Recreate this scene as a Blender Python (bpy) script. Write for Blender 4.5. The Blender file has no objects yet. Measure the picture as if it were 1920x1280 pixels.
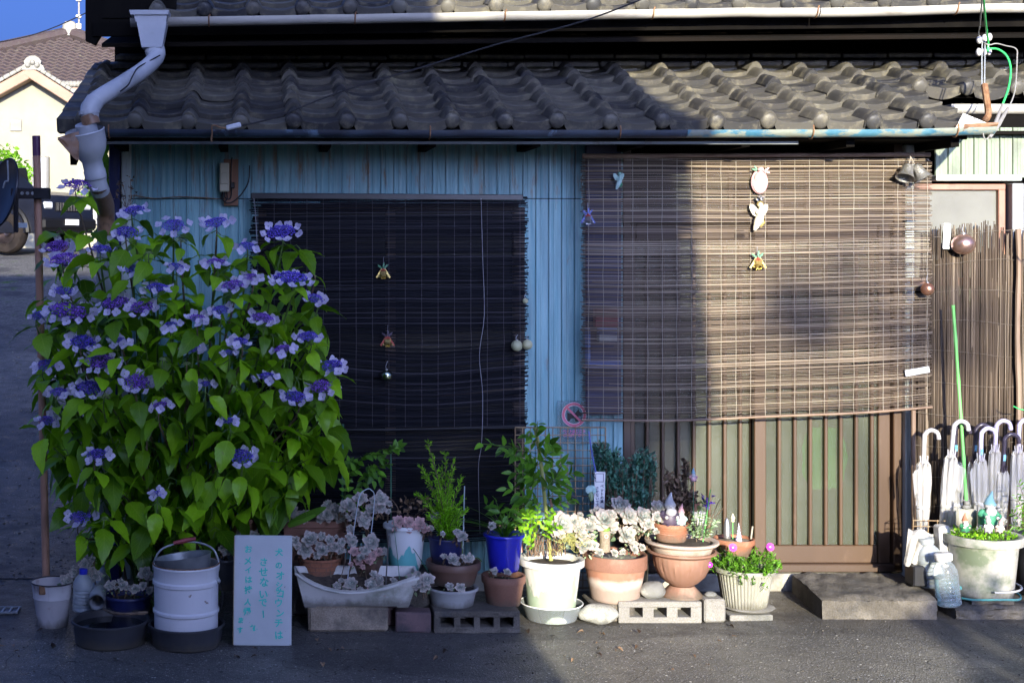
import bpy, math, random
from mathutils import Vector, Matrix, Euler, noise
import numpy as np
R = math.radians
rnd = random.Random(7)
scene = bpy.context.scene
COL = scene.collection

# ------------------------------------------------------------------ camera
FPX, HX, HY, CH, CD = 2700.0, 480.0, 455.0, 1.757, 7.3      # focal length and vanishing point in photo pixels, eye height, distance to the wall
cam = bpy.data.cameras.new('camera')
cam.sensor_width = 36.0
cam.lens = FPX / 1920 * 36
cam.shift_x = (960 - HX) / 1920
cam.shift_y = -(640 - HY) / 1920
cam.clip_start, cam.clip_end = 0.05, 3000
co = bpy.data.objects.new('camera', cam); COL.objects.link(co)
co.location = (0, -CD, CH); co.rotation_euler = (R(90), 0, 0)
scene.camera = co

# ------------------------------------------------------------------ light
SUN_EL, SUN_AZ = R(13.5), R(1.5)                     # low sun behind the camera, a little to the right
world = bpy.data.worlds.new('World'); scene.world = world; world.use_nodes = True
wn = world.node_tree.nodes; wn.clear()
sky = wn.new('ShaderNodeTexSky'); sky.sky_type = 'NISHITA'; sky.sun_disc = False
sky.sun_elevation = SUN_EL; sky.sun_rotation = math.pi - SUN_AZ
sky.altitude = 0; sky.air_density = 0.3; sky.dust_density = 7.0; sky.ozone_density = 6.8
bg = wn.new('ShaderNodeBackground'); bg.inputs['Strength'].default_value = 0.15
wo = wn.new('ShaderNodeOutputWorld')
tint = wn.new('ShaderNodeMix'); tint.data_type = 'RGBA'; tint.blend_type = 'MULTIPLY'; tint.inputs[0].default_value = 1.0; tint.inputs[7].default_value = (1.06, .95, 1.06, 1)   # cool, slightly violet white balance of the shade
world.node_tree.links.new(sky.outputs[0], tint.inputs[6]); world.node_tree.links.new(tint.outputs[2], bg.inputs[0]); world.node_tree.links.new(bg.outputs[0], wo.inputs[0])
sl = bpy.data.lights.new('sun', 'SUN'); sl.energy = 5.0; sl.angle = R(0.45); sl.color = (1.0, 0.92, 0.72)
so = bpy.data.objects.new('sun', sl); COL.objects.link(so)
SDIR = Vector((-math.sin(SUN_AZ) * math.cos(SUN_EL), math.cos(SUN_AZ) * math.cos(SUN_EL), -math.sin(SUN_EL)))
so.rotation_euler = SDIR.to_track_quat('-Z', 'Y').to_euler(); so.location = (2, -20, 12)

vs = scene.view_settings
scene.display_settings.display_device = 'sRGB'
vs.view_transform = 'Standard'; vs.look = 'None'; vs.gamma = 1.0; vs.use_curve_mapping = False
vs.exposure = 1.38
scene.render.engine = 'CYCLES'
scene.cycles.max_bounces = 8; scene.cycles.transparent_max_bounces = 12
scene.cycles.caustics_reflective = False; scene.cycles.caustics_refractive = False
scene.cycles.sample_clamp_indirect = 6.0
try: scene.cycles.use_denoising = True
except Exception: pass

# ------------------------------------------------------------------ pixel <-> place helpers (photo pixels at a given depth Y)
def S(Y): return FPX / (CD + Y)
def PX(px, Y): return (px - HX) / S(Y)
def PZ(py, Y): return CH - (py - HY) / S(Y)
def P(px, py, Y): return Vector((PX(px, Y), Y, PZ(py, Y)))
def GY(py, z=0.0): return FPX * (CH - z) / (py - HY) - CD       # depth of a point at height z seen at photo row py

# ------------------------------------------------------------------ mesh helpers
class MB:
    def __init__(s): s.v = []; s.f = []; s.uv = {}; s.val = None
    def add(s, vs_, fs):
        o = len(s.v); s.v.extend([tuple(p) for p in vs_]); s.f.extend([tuple(i + o for i in f) for f in fs]); return o
    def box(s, c, d, rot=None, ch=0.0):
        x, y, z = d[0] / 2, d[1] / 2, d[2] / 2
        c = Vector(c)
        if ch <= 0:
            vs_ = [Vector((a * x, b * y, e * z)) for a in (-1, 1) for b in (-1, 1) for e in (-1, 1)]
            fs = [(0, 1, 3, 2), (4, 6, 7, 5), (0, 4, 5, 1), (2, 3, 7, 6), (0, 2, 6, 4), (1, 5, 7, 3)]
        else:
            ch = min(ch, x * .9, y * .9, z * .9)
            vs_, idx = [], {}
            for a in (-1, 1):
                for b in (-1, 1):
                    for e in (-1, 1):
                        for k in range(3):
                            q = [a * x, b * y, e * z]
                            for j in range(3):
                                if j != k: q[j] -= (a, b, e)[j] * ch
                            idx[(a, b, e, k)] = len(vs_); vs_.append(Vector(q))
            fs = []
            sg = (-1, 1)
            for k in range(3):
                i, j = [(1, 2), (2, 0), (0, 1)][k]
                for sgn in sg:
                    def key(u, w):
                        t = [0, 0, 0]; t[k] = sgn; t[i] = u; t[j] = w; return (t[0], t[1], t[2], k)
                    q = [idx[key(-1, -1)], idx[key(1, -1)], idx[key(1, 1)], idx[key(-1, 1)]]
                    fs.append(tuple(q if sgn > 0 else q[::-1]))
            for k in range(3):          # edges parallel to axis k
                i, j = [(1, 2), (2, 0), (0, 1)][k]
                for u in sg:
                    for w in sg:
                        def kk(e, m):
                            t = [0, 0, 0]; t[k] = e; t[i] = u; t[j] = w; return idx[(t[0], t[1], t[2], m)]
                        q = [kk(-1, i), kk(-1, j), kk(1, j), kk(1, i)]
                        fs.append(tuple(q if u * w < 0 else q[::-1]))
            for a in sg:
                for b in sg:
                    for e in sg:
                        t = [idx[(a, b, e, k)] for k in range(3)]
                        fs.append(tuple(t if a * b * e > 0 else t[::-1]))
        if rot is not None:
            m = rot if isinstance(rot, Matrix) else Euler(rot).to_matrix()
            vs_ = [m @ p for p in vs_]
        s.add([p + c for p in vs_], fs)
    def tube(s, pts, r, n=8, cap=True):
        pts = [Vector(p) for p in pts]; k = len(pts)
        rs = r if isinstance(r, (list, tuple)) else [r] * k
        up = None; vs_ = []
        for i, p in enumerate(pts):
            t = (pts[min(i + 1, k - 1)] - pts[max(i - 1, 0)])
            t = t.normalized() if t.length > 1e-9 else Vector((0, 0, 1))
            if up is None:
                up = Vector((0, 0, 1)) if abs(t.z) < .9 else Vector((1, 0, 0))
            a = t.cross(up)
            if a.length < 1e-6: a = t.orthogonal()
            a.normalize(); b = a.cross(t).normalized(); up = b
            for j in range(n):
                w = 2 * math.pi * j / n
                vs_.append(p + (a * math.cos(w) + b * math.sin(w)) * rs[i])
        fs = [(i * n + j, i * n + (j + 1) % n, (i + 1) * n + (j + 1) % n, (i + 1) * n + j) for i in range(k - 1) for j in range(n)]
        if cap: fs += [tuple(range(n))[::-1], tuple(range((k - 1) * n, k * n))]
        s.add(vs_, fs)
    def lathe(s, prof, n=32, c=(0, 0, 0), flute=None, ax=None, closed=False, ell=(1, 1)):
        # prof: (r, z[, flute amount]); first and last may have r = 0
        c = Vector(c); rows = []; vs_ = []; fs = []
        for p in prof:
            r, z = p[0], p[1]; fa = p[2] if len(p) > 2 else 0
            if r < 1e-6:
                rows.append([len(vs_)]); vs_.append(Vector((0, 0, z)))
            else:
                row = []
                for j in range(n):
                    w = 2 * math.pi * j / n
                    rr = r
                    if fa and flute: rr = r * (1 + fa * (abs(math.cos(w * flute / 2)) - .6))
                    row.append(len(vs_)); vs_.append(Vector((rr * math.cos(w) * ell[0], rr * math.sin(w) * ell[1], z)))
                rows.append(row)
        for a, b in zip(rows[:-1], rows[1:]):
            for j in range(n):
                j2 = (j + 1) % n
                if len(a) == 1 and len(b) == 1: continue
                if len(a) == 1: fs.append((a[0], b[j2], b[j]))
                elif len(b) == 1: fs.append((a[j], a[j2], b[0]))
                else: fs.append((a[j], a[j2], b[j2], b[j]))
        if ax is not None: vs_ = [ax @ p for p in vs_]
        s.add([p + c for p in vs_], fs)
    def ball(s, c, r, n=12, m=8, rot=None, fn=None):
        rr = r if isinstance(r, (tuple, list)) else (r, r, r)
        c = Vector(c); vs_ = [Vector((0, 0, -1))]
        for i in range(1, m):
            t = math.pi * i / m
            for j in range(n):
                w = 2 * math.pi * j / n
                vs_.append(Vector((math.sin(t) * math.cos(w), math.sin(t) * math.sin(w), -math.cos(t))))
        vs_.append(Vector((0, 0, 1)))
        if fn: vs_ = [p * fn(p) for p in vs_]
        vs_ = [Vector((p.x * rr[0], p.y * rr[1], p.z * rr[2])) for p in vs_]
        if rot is not None:
            mm = rot if isinstance(rot, Matrix) else Euler(rot).to_matrix()
            vs_ = [mm @ p for p in vs_]
        fs = [(0, 1 + (j + 1) % n, 1 + j) for j in range(n)]
        for i in range(m - 2):
            for j in range(n):
                a = 1 + i * n; fs.append((a + j, a + (j + 1) % n, a + n + (j + 1) % n, a + n + j))
        l = len(vs_) - 1; a = 1 + (m - 2) * n
        fs += [(a + j, a + (j + 1) % n, l) for j in range(n)]
        s.add([p + c for p in vs_], fs)
    def extr(s, poly, y0, y1, M_=None):
        # polygon in XZ (counter-clockwise seen from -Y) pushed from y0 to y1
        n = len(poly)
        vs_ = [Vector((x, y0, z)) for x, z in poly] + [Vector((x, y1, z)) for x, z in poly]
        if M_ is not None: vs_ = [M_ @ p for p in vs_]
        s.add(vs_, [tuple(range(n)), tuple(range(2 * n - 1, n - 1, -1))] + [(i + n, (i + 1) % n + n, (i + 1) % n, i) for i in range(n)])
    def grid(s, nx, ny, fn):
        vs_ = [fn(i / nx, j / ny) for j in range(ny + 1) for i in range(nx + 1)]
        return s.add(vs_, [(j * (nx + 1) + i, j * (nx + 1) + i + 1, (j + 1) * (nx + 1) + i + 1, (j + 1) * (nx + 1) + i) for j in range(ny) for i in range(nx)])
    def merge(s, mesh_v, mesh_f, M_, uv=None):
        o = s.add([M_ @ Vector(p) for p in mesh_v], mesh_f)
        if uv is not None:
            for i, t in enumerate(uv): s.uv[o + i] = t
    def mesh(s, name, smooth=True, angle=38):
        me = bpy.data.meshes.new(name); me.from_pydata(s.v, [], s.f)
        if s.uv:
            ul = me.uv_layers.new(name='UVMap')
            li = np.zeros(len(me.loops), dtype=np.int32); me.loops.foreach_get('vertex_index', li)
            tab = np.zeros((len(s.v), 2), dtype=np.float32)
            for k, t in s.uv.items(): tab[k] = t
            ul.data.foreach_set('uv', tab[li].ravel())
        if s.val is not None:
            at = me.attributes.new('shade', 'FLOAT', 'POINT'); at.data.foreach_set('value', np.array(s.val, dtype=np.float32))
        if smooth:
            me.polygons.foreach_set('use_smooth', [True] * len(me.polygons))
            if angle: me.set_sharp_from_angle(angle=R(angle))
        me.update(); return me
    def build(s, name, mat, parent=None, smooth=True, angle=38, loc=(0, 0, 0)):
        return obj(name, s.mesh(name, smooth, angle), mat, parent, loc)

def obj(name, mesh, mat=None, parent=None, loc=(0, 0, 0), rot=None, scale=None):
    if mat is not None and not mesh.materials: mesh.materials.append(mat)
    o = bpy.data.objects.new(name, mesh); COL.objects.link(o)
    if parent is not None: o.parent = parent
    o.location = loc
    if rot is not None: o.rotation_euler = rot
    if scale is not None: o.scale = scale if isinstance(scale, (tuple, list)) else (scale,) * 3
    return o
def thing(name, label, cat, loc=(0, 0, 0), group=None, rotz=0.0):
    o = bpy.data.objects.new(name, None); COL.objects.link(o); o.location = loc; o.rotation_euler = (0, 0, rotz)
    o.empty_display_size = .1
    return tag(o, label, cat, group)
def tag(o, label, cat, group=None):
    o['label'] = label; o['category'] = cat
    if group: o['group'] = group
    return o
def struct(o): o['kind'] = 'structure'; return o
def stuff(o): o['kind'] = 'stuff'; return o
def copy_tree(o, parent=None):
    c = o.copy(); COL.objects.link(c); c.parent = parent
    for ch in list(o.children): copy_tree(ch, c)
    return c
def nz(x, y=0, z=0): return noise.noise(Vector((x, y, z)))
def lerp(a, b, t): return a + (b - a) * t
def sstep(a, b, x):
    t = min(1, max(0, (x - a) / (b - a))); return t * t * (3 - 2 * t)
def smooth_path(pts, sub=6):
    pts = [Vector(p) for p in pts]; out = []
    for i in range(len(pts) - 1):
        p0, p1, p2, p3 = pts[max(i - 1, 0)], pts[i], pts[i + 1], pts[min(i + 2, len(pts) - 1)]
        for k in range(sub):
            t = k / sub
            out.append(.5 * ((2 * p1) + (-p0 + p2) * t + (2 * p0 - 5 * p1 + 4 * p2 - p3) * t * t + (-p0 + 3 * p1 - 3 * p2 + p3) * t ** 3))
    return out + [pts[-1]]

# ------------------------------------------------------------------ materials
class NT:
    def __init__(s, name):
        s.m = bpy.data.materials.new(name); s.m.use_nodes = True; s.t = s.m.node_tree; s.t.nodes.clear()
    def n(s, typ, **k):
        nd = s.t.nodes.new('ShaderNode' + typ)
        ins = k.pop('i', {})
        for a, b in k.items(): setattr(nd, a, b)
        for a, b in ins.items():
            if isinstance(b, bpy.types.NodeSocket): s.t.links.new(b, nd.inputs[a])
            else:
                try: nd.inputs[a].default_value = b
                except TypeError: nd.inputs[a].default_value = b[:3]
        return nd
    def link(s, a, b): s.t.links.new(a, b)
    def mix(s, f, a, b, bt='MIX'):
        nd = s.n('Mix', data_type='RGBA', blend_type=bt, clamp_factor=True)
        for idx, val in ((0, f), (6, a), (7, b)):
            if isinstance(val, bpy.types.NodeSocket): s.link(val, nd.inputs[idx])
            else: nd.inputs[idx].default_value = val if idx == 0 else c4(val)
        return nd.outputs[2]
    def ramp(s, f, a, b):
        nd = s.n('MapRange', clamp=True, i={'Value': f, 'From Min': a, 'From Max': b}); return nd.outputs[0]
    def math(s, op, a, b=0.0):
        nd = s.n('Math', operation=op)
        for k, val in ((0, a), (1, b)):
            if isinstance(val, bpy.types.NodeSocket): s.link(val, nd.inputs[k])
            else: nd.inputs[k].default_value = val
        return nd.outputs[0]
    def coord(s, stretch=(1, 1, 1), world_=False, rndoff=True):
        if world_: v = s.n('NewGeometry').outputs['Position']
        else: v = s.n('TexCoord').outputs['Object']
        mp = s.n('Mapping', i={'Vector': v, 'Scale': stretch})
        if rndoff and not world_:
            oi = s.n('ObjectInfo'); off = s.n('VectorMath', operation='SCALE', i={0: (13.1, 7.7, 5.3), 'Scale': oi.outputs['Random']})
            s.link(off.outputs[0], mp.inputs['Location'])
        return mp.outputs[0]
    def noise(s, v, scale, detail=5, rough=.55): return s.n('TexNoise', i={'Vector': v, 'Scale': scale, 'Detail': detail, 'Roughness': rough}).outputs[0]
    def bump(s, h, strength=.3, dist=.01, nrm=None):
        k = {'Height': h, 'Strength': strength, 'Distance': dist}
        if nrm is not None: k['Normal'] = nrm
        return s.n('Bump', i=k).outputs[0]
    def out(s, sh, disp=None):
        o = s.n('OutputMaterial'); s.link(sh, o.inputs[0]); return s.m
    def bsdf(s, **k):
        nd = s.n('BsdfPrincipled')
        for a, b in k.items():
            a = a.replace('_', ' ')
            if isinstance(b, bpy.types.NodeSocket): s.link(b, nd.inputs[a])
            elif a == 'Base Color': nd.inputs[a].default_value = c4(b)
            else: nd.inputs[a].default_value = b
        return nd.outputs[0]
def c4(c): return (c[0], c[1], c[2], 1.0) if len(c) == 3 else tuple(c)

def mat(name, c1, c2=None, scale=6, rough=.7, metal=0.0, spec=.5, bump=0.0, bscale=60, stretch=(1, 1, 1), c3=None, s3=3, t3=(.52, .66), rv=0.0, fine=0.0, st3=(1, 1, 1), coat=0.0, world_=False, splash=0.0):
    t = NT(name); v = t.coord(stretch, world_)
    col = c4(c1)
    if c2: col = t.mix(t.ramp(t.noise(v, scale), .38, .62), c1, c2)
    if c3: col = t.mix(t.ramp(t.noise(t.coord(st3, world_), s3, 7, .65), *t3), col, c3)
    if splash:
        z = t.n('SeparateXYZ', i={0: t.n('TexCoord').outputs['Object']}).outputs[2]
        g = t.math('ADD', t.ramp(z, splash, 0.0), t.math('MULTIPLY', t.math('SUBTRACT', t.noise(t.coord((14, 14, 9)), 1.0, 7, .7), .5), 1.5))
        col = t.mix(t.math('MULTIPLY', t.ramp(g, .35, .9), .75), col, (.085, .075, .055))
        col = t.mix(t.math('MULTIPLY', t.ramp(t.noise(t.coord((30, 30, 2.5)), 1.0, 6, .65), .58, .8), .4), col, (.12, .11, .085))
    if fine:
        f = t.ramp(t.noise(v, 160, 3), .3, .7)
        col = t.mix(fine, col, t.mix(f, (0.02, .02, .02), (.9, .9, .9)), 'OVERLAY')
    if rv:
        oi = t.n('ObjectInfo'); h = t.n('HueSaturation', i={'Color': col, 'Value': t.ramp(oi.outputs['Random'], 0, 1)})
        mr = h.inputs['Value'].links[0].from_node; mr.inputs['To Min'].default_value = 1 - rv; mr.inputs['To Max'].default_value = 1 + rv
        col = h.outputs[0]
    k = dict(Base_Color=col, Roughness=rough, Metallic=metal, Specular_IOR_Level=spec, Coat_Weight=coat)
    if bump: k['Normal'] = t.bump(t.noise(v, bscale, 6), bump, .006)
    return t.out(t.bsdf(**k))
MT = {}
def m_asphalt():
    t = NT('asphalt'); v = t.coord((1, 1, 1), True)
    big = t.noise(v, 1.3, 4); mid = t.noise(v, 9, 6)
    col = t.mix(t.ramp(big, .35, .65), (.09, .089, .087), (.175, .167, .148))
    col = t.mix(t.ramp(mid, .45, .75), col, (.13, .125, .115))
    vo = t.n('TexVoronoi', feature='F1', i={'Vector': v, 'Scale': 130.0, 'Randomness': 1.0})
    g = t.n('SeparateColor', i={0: vo.outputs['Color']}).outputs[0]
    stone = t.math('MULTIPLY', t.ramp(vo.outputs['Distance'], .42, .3), t.ramp(g, .6, .62))
    col = t.mix(stone, col, t.mix(t.ramp(g, .6, 1.0), (.1, .1, .1), (.5, .48, .44)))
    vo2 = t.n('TexVoronoi', feature='F1', i={'Vector': v, 'Scale': 34.0})
    g2 = t.n('SeparateColor', i={0: vo2.outputs['Color']}).outputs[1]
    chip = t.math('MULTIPLY', t.ramp(vo2.outputs['Distance'], .2, .12), t.ramp(g2, .8, .82))
    col = t.mix(chip, col, (.6, .58, .52))
    crk = t.n('TexVoronoi', feature='DISTANCE_TO_EDGE', i={'Vector': t.n('VectorMath', operation='ADD', i={0: v, 1: t.n('TexNoise', i={'Vector': v, 'Scale': 3.0}).outputs[1]}).outputs[0], 'Scale': .8}).outputs[0]
    col = t.mix(t.ramp(crk, .006, .001), col, (.02, .02, .02))
    y = t.n('SeparateXYZ', i={0: v}).outputs[1]
    edge = t.math('ADD', t.math('MULTIPLY', t.ramp(y, -1.15, -.45), t.ramp(y, 4.0, .4)), t.math('MULTIPLY', t.math('SUBTRACT', t.noise(v, 4.5, 8, .7), .5), 2.2))
    col = t.mix(t.math('MULTIPLY', t.ramp(edge, .55, 1.0), .7), col, t.mix(t.noise(v, 90, 3), (.05, .042, .032), (.13, .11, .085)))
    patch = t.ramp(t.noise(t.coord((.35, .8, 1), True), 1.0, 2, .4), .52, .535)
    col = t.mix(t.math('MULTIPLY', patch, .45), col, (.045, .045, .048))
    damp = t.ramp(t.noise(v, 2.1, 4, .6), .6, .68)
    col = t.mix(t.math('MULTIPLY', damp, .4), col, (.03, .03, .032))
    h = t.math('ADD', t.math('MULTIPLY', vo.outputs['Distance'], -1.0), t.math('MULTIPLY', t.noise(v, 60, 4), 1.2))
    return t.out(t.bsdf(Base_Color=col, Roughness=t.ramp(mid, .0, 1.3), Normal=t.bump(h, .9, .006), Specular_IOR_Level=.15))
MT['asphalt'] = m_asphalt()
def m_gravel():
    t = NT('gravel'); v = t.coord((1, 1, 1), True)
    vo = t.n('TexVoronoi', feature='F1', i={'Vector': v, 'Scale': 45.0}); g = t.n('SeparateColor', i={0: vo.outputs['Color']}).outputs[0]
    col = t.mix(g, (.075, .075, .075), (.18, .175, .17))
    col = t.mix(t.ramp(t.noise(v, 1.2, 6, .7), .5, .62), col, (.07, .07, .075))
    grass = t.ramp(t.noise(v, 2.3, 6, .7), .6, .68)
    col = t.mix(grass, col, (.06, .12, .02))
    return t.out(t.bsdf(Base_Color=col, Roughness=.95, Specular_IOR_Level=.1, Normal=t.bump(t.math('ADD', vo.outputs['Distance'], t.noise(v, 7, 6)), .12, .003)))
MT['gravel'] = m_gravel()
def m_tile(name, c1, c2, dust):
    t = NT(name); v = t.coord((1, 1, 1)); w = t.coord((1, 1, 1), True)
    oi = t.n('ObjectInfo')
    col = t.mix(t.ramp(oi.outputs['Random'], 0, 1), c1, c2)
    col = t.mix(t.math('MULTIPLY', t.ramp(t.noise(v, 5, 3), .4, .7), .5), col, (.075, .066, .055))
    col = t.mix(t.math('MULTIPLY', t.ramp(t.noise(v, 16, 6, .65), .5, .75), .55), col, dust)
    lich = t.ramp(t.noise(w, 3.2, 8, .75), .6, .7)
    col = t.mix(t.math('MULTIPLY', lich, .6), col, (.22, .2, .125))
    return t.out(t.bsdf(Base_Color=col, Roughness=.5, Specular_IOR_Level=.3, Normal=t.bump(t.noise(v, 90, 4), .15, .002)))
MT['tile'] = m_tile('roof_tile', (.024, .025, .029), (.105, .098, .08), (.3, .265, .175))
MT['tile2'] = m_tile('far_tile', (.05, .036, .038), (.08, .058, .055), (.11, .085, .075))
def m_siding():
    t = NT('siding_paint'); w = t.coord((1, 1, 1), True); ws = t.coord((14, 14, 1.6), True); wf = t.coord((60, 60, 2.5), True)
    z = t.n('SeparateXYZ', i={0: w}).outputs[2]
    oi = t.n('ObjectInfo')
    col = t.mix(oi.outputs['Random'], (.11, .29, .34), (.17, .37, .41))
    col = t.mix(t.ramp(t.noise(wf, 1.0, 4), .4, .7), col, (.27, .45, .47))
    dirt = t.ramp(t.noise(ws, 1.0, 6, .6), .45, .75)
    col = t.mix(t.math('MULTIPLY', dirt, .6), col, (.12, .2, .22))
    # rust bleeding from the upper ends of the sheets, in streaks
    up = t.ramp(z, 1.75, 2.12)
    str_ = t.noise(t.coord((26, 26, 4), True), 1.0, 7, .7)
    rust = t.ramp(t.math('ADD', str_, t.math('MULTIPLY', up, .1)), .62, .8)
    col = t.mix(rust, col, t.mix(t.noise(w, 60, 5), (.13, .06, .025), (.25, .15, .06)))
    speck = t.ramp(t.noise(t.coord((90, 90, 14), True), 1.0, 5), .72, .76)
    col = t.mix(speck, col, (.2, .12, .04))
    b = t.bump(t.noise(t.coord((180, 180, 2), True), 1.0, 2), .25, .003)
    return t.out(t.bsdf(Base_Color=col, Roughness=.5, Metallic=0.0, Normal=b))
MT['siding'] = m_siding()
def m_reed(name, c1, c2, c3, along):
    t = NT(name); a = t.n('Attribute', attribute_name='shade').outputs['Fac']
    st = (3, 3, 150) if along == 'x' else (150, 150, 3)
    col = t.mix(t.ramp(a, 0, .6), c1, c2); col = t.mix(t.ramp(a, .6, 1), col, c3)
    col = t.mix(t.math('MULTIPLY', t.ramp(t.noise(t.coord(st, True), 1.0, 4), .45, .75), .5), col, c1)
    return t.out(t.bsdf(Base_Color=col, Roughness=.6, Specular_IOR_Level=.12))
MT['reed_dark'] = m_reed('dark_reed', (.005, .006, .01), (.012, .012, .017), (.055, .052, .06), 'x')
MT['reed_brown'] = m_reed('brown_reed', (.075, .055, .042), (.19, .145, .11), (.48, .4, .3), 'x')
MT['reed_grey'] = m_reed('grey_reed', (.035, .026, .019), (.09, .066, .048), (.28, .225, .165), 'z')
def m_frost(name, c, alpha, rough=.35):
    t = NT(name); v = t.coord((1, 1, 1))
    n1 = t.n('TexVoronoi', feature='F1', i={'Vector': v, 'Scale': 240.0}).outputs['Distance']
    b = t.bump(n1, .22, .003)
    col = t.mix(t.ramp(t.noise(v, 2.5, 4), .35, .65), c, tuple(x * .72 for x in c))
    p = t.bsdf(Base_Color=col, Roughness=rough, Specular_IOR_Level=.35, Normal=b)
    tr = t.n('BsdfTransparent').outputs[0]
    return t.out(t.n('MixShader', i={0: alpha, 1: tr, 2: p}).outputs[0])
MT['frost'] = m_frost('frosted_glass', (.11, .122, .088), .5, .28)
MT['frost_w'] = m_frost('frosted_window', (.15, .15, .13), .97)
def m_glass(name, tint, alpha, rough=.05):
    t = NT(name)
    p = t.bsdf(Base_Color=tint, Roughness=rough, Specular_IOR_Level=.8)
    fr = t.n('Fresnel', i={'IOR': 1.45}).outputs[0]
    f = t.math('ADD', t.math('MULTIPLY', fr, .8), alpha)
    return t.out(t.n('MixShader', i={0: f, 1: t.n('BsdfTransparent').outputs[0], 2: p}).outputs[0])
MT['clear'] = m_glass('clear_plastic', (.6, .65, .68), .16, .12)
MT['vinyl'] = m_glass('clear_vinyl', (.72, .71, .7), .33, .14)
MT['acrylic'] = m_glass('clear_acrylic', (.2, .35, .4), .22, .15)
MT['milky'] = m_glass('milky_plastic', (.5, .55, .58), .5, .3)
MT['window_dark'] = mat('dark_window_glass', (.008, .009, .012), rough=.3, spec=.25)
def m_leaf(name, c1, c2, vein, trans=.35, rough=.42, veins=8.0, tip=None, rv=.35, blem=False):
    t = NT(name); uv = t.n('UVMap').outputs[0]
    sx = t.n('SeparateXYZ', i={0: uv}); u, w = sx.outputs[0], sx.outputs[1]
    au = t.math('ABSOLUTE', t.math('SUBTRACT', u, .5))
    oi = t.n('ObjectInfo')
    g = t.n('NewGeometry')
    r_ = t.math('FRACT', t.math('ADD', oi.outputs['Random'], g.outputs['Random Per Island']))
    col = t.mix(r_, c1, c2)
    ph = t.math('SUBTRACT', t.math('MULTIPLY', w, veins), t.math('MULTIPLY', au, veins * .7))
    sv = t.math('ABSOLUTE', t.math('SUBTRACT', t.math('FRACT', ph), .5))
    side = t.ramp(sv, .1, .02); mid = t.ramp(au, .022, .008)
    vv = t.math('MAXIMUM', t.math('MULTIPLY', side, .6), mid)
    col = t.mix(t.math('MULTIPLY', vv, .6), col, vein)
    col = t.mix(t.math('MULTIPLY', t.ramp(t.noise(t.coord((1, 1, 1)), 25, 4), .5, .8), .35), col, tuple(x * .55 for x in c1))
    if blem: col = t.mix(t.math('MULTIPLY', t.ramp(t.noise(t.coord((1, 1, 1)), 3.2, 7, .7), .66, .72), .8), col, (.13, .09, .03))
    if tip: col = t.mix(t.ramp(t.math('MAXIMUM', w, t.math('MULTIPLY', au, 1.7)), .55, .95), col, tip)
    h = t.n('HueSaturation', i={'Color': col, 'Value': t.n('MapRange', i={'Value': r_, 'To Min': 1 - rv, 'To Max': 1 + rv}).outputs[0]})
    p = t.bsdf(Base_Color=h.outputs[0], Roughness=rough, Specular_IOR_Level=.4, Normal=t.bump(vv, -.8, .006))
    if trans <= 0: return t.out(p)
    tl = t.n('BsdfTranslucent', i={0: t.mix(1.0, h.outputs[0], (1.5, 1.6, .6), 'MULTIPLY')}).outputs[0]
    return t.out(t.n('MixShader', i={0: trans, 1: p, 2: tl}).outputs[0])
MT['hyd_leaf'] = m_leaf('hydrangea_leaf', (.1, .25, .008), (.24, .45, .012), (.32, .48, .06), rough=.33, blem=True, rv=.45)
MT['green_leaf'] = m_leaf('green_leaf', (.05, .16, .012), (.12, .29, .02), (.2, .36, .06), veins=4)
MT['strap_leaf'] = m_leaf('strap_leaf', (.06, .17, .014), (.12, .26, .03), (.05, .1, .02), veins=0)
MT['dark_leaf'] = m_leaf('dark_leaf', (.02, .06, .012), (.05, .12, .02), (.1, .17, .04), veins=3)
MT['teal_leaf'] = m_leaf('teal_leaf', (.03, .12, .09), (.09, .22, .15), (.14, .26, .17), veins=0, trans=.2, rv=.5)
MT['sage_leaf'] = m_leaf('sage_leaf', (.13, .22, .12), (.26, .34, .2), (.3, .38, .25), veins=0, trans=.2, rv=.4)
MT['dead_leaf'] = m_leaf('dead_leaf', (.05, .03, .022), (.2, .13, .08), (.2, .15, .1), veins=0, trans=.1, rv=.7)
MT['lime_leaf'] = m_leaf('lime_leaf', (.15, .38, .014), (.28, .55, .025), (.25, .45, .05), veins=0, trans=.4, rv=.3)
MT['far_leaf'] = m_leaf('far_leaf', (.1, .26, .016), (.2, .4, .03), (.25, .45, .05), veins=0, trans=.45, rv=.3)
MT['echeveria'] = m_leaf('echeveria_leaf', (.15, .215, .2), (.27, .3, .265), (.33, .38, .34), trans=.06, rough=.5, veins=0, tip=(.46, .36, .32), rv=.25)
MT['echeveria_pink'] = m_leaf('echeveria_pink_leaf', (.24, .19, .18), (.36, .28, .25), (.36, .31, .28), trans=.06, rough=.5, veins=0, tip=(.56, .29, .28), rv=.25)
MT['petal'] = m_leaf('lilac_petal', (.58, .52, .76), (.7, .63, .85), (.6, .5, .78), trans=.3, rough=.6, veins=0, rv=.14)
MT['magenta'] = m_leaf('magenta_petal', (.55, .02, .5), (.68, .05, .6), (.6, .1, .6), trans=.25, rough=.5, veins=0, rv=.1)
MT['fertile'] = m_leaf('blue_floret_bud', (.08, .075, .52), (.18, .11, .62), (.1, .1, .5), trans=.1, rough=.6, veins=0, rv=.5)
MT['fertile_violet'] = m_leaf('violet_floret_bud', (.17, .07, .52), (.3, .13, .6), (.1, .1, .5), trans=.1, rough=.6, veins=0, rv=.5)
MT['fertile_green'] = m_leaf('green_floret_bud', (.24, .36, .12), (.45, .52, .25), (.4, .5, .2), trans=.1, rough=.6, veins=0, rv=.4)
MT['stem_green'] = mat('green_stem', (.06, .13, .02), (.12, .2, .04), 20, .6)
MT['stem_brown'] = mat('brown_stem', (.09, .06, .04), (.2, .14, .09), 30, .8, bump=.4)
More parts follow.
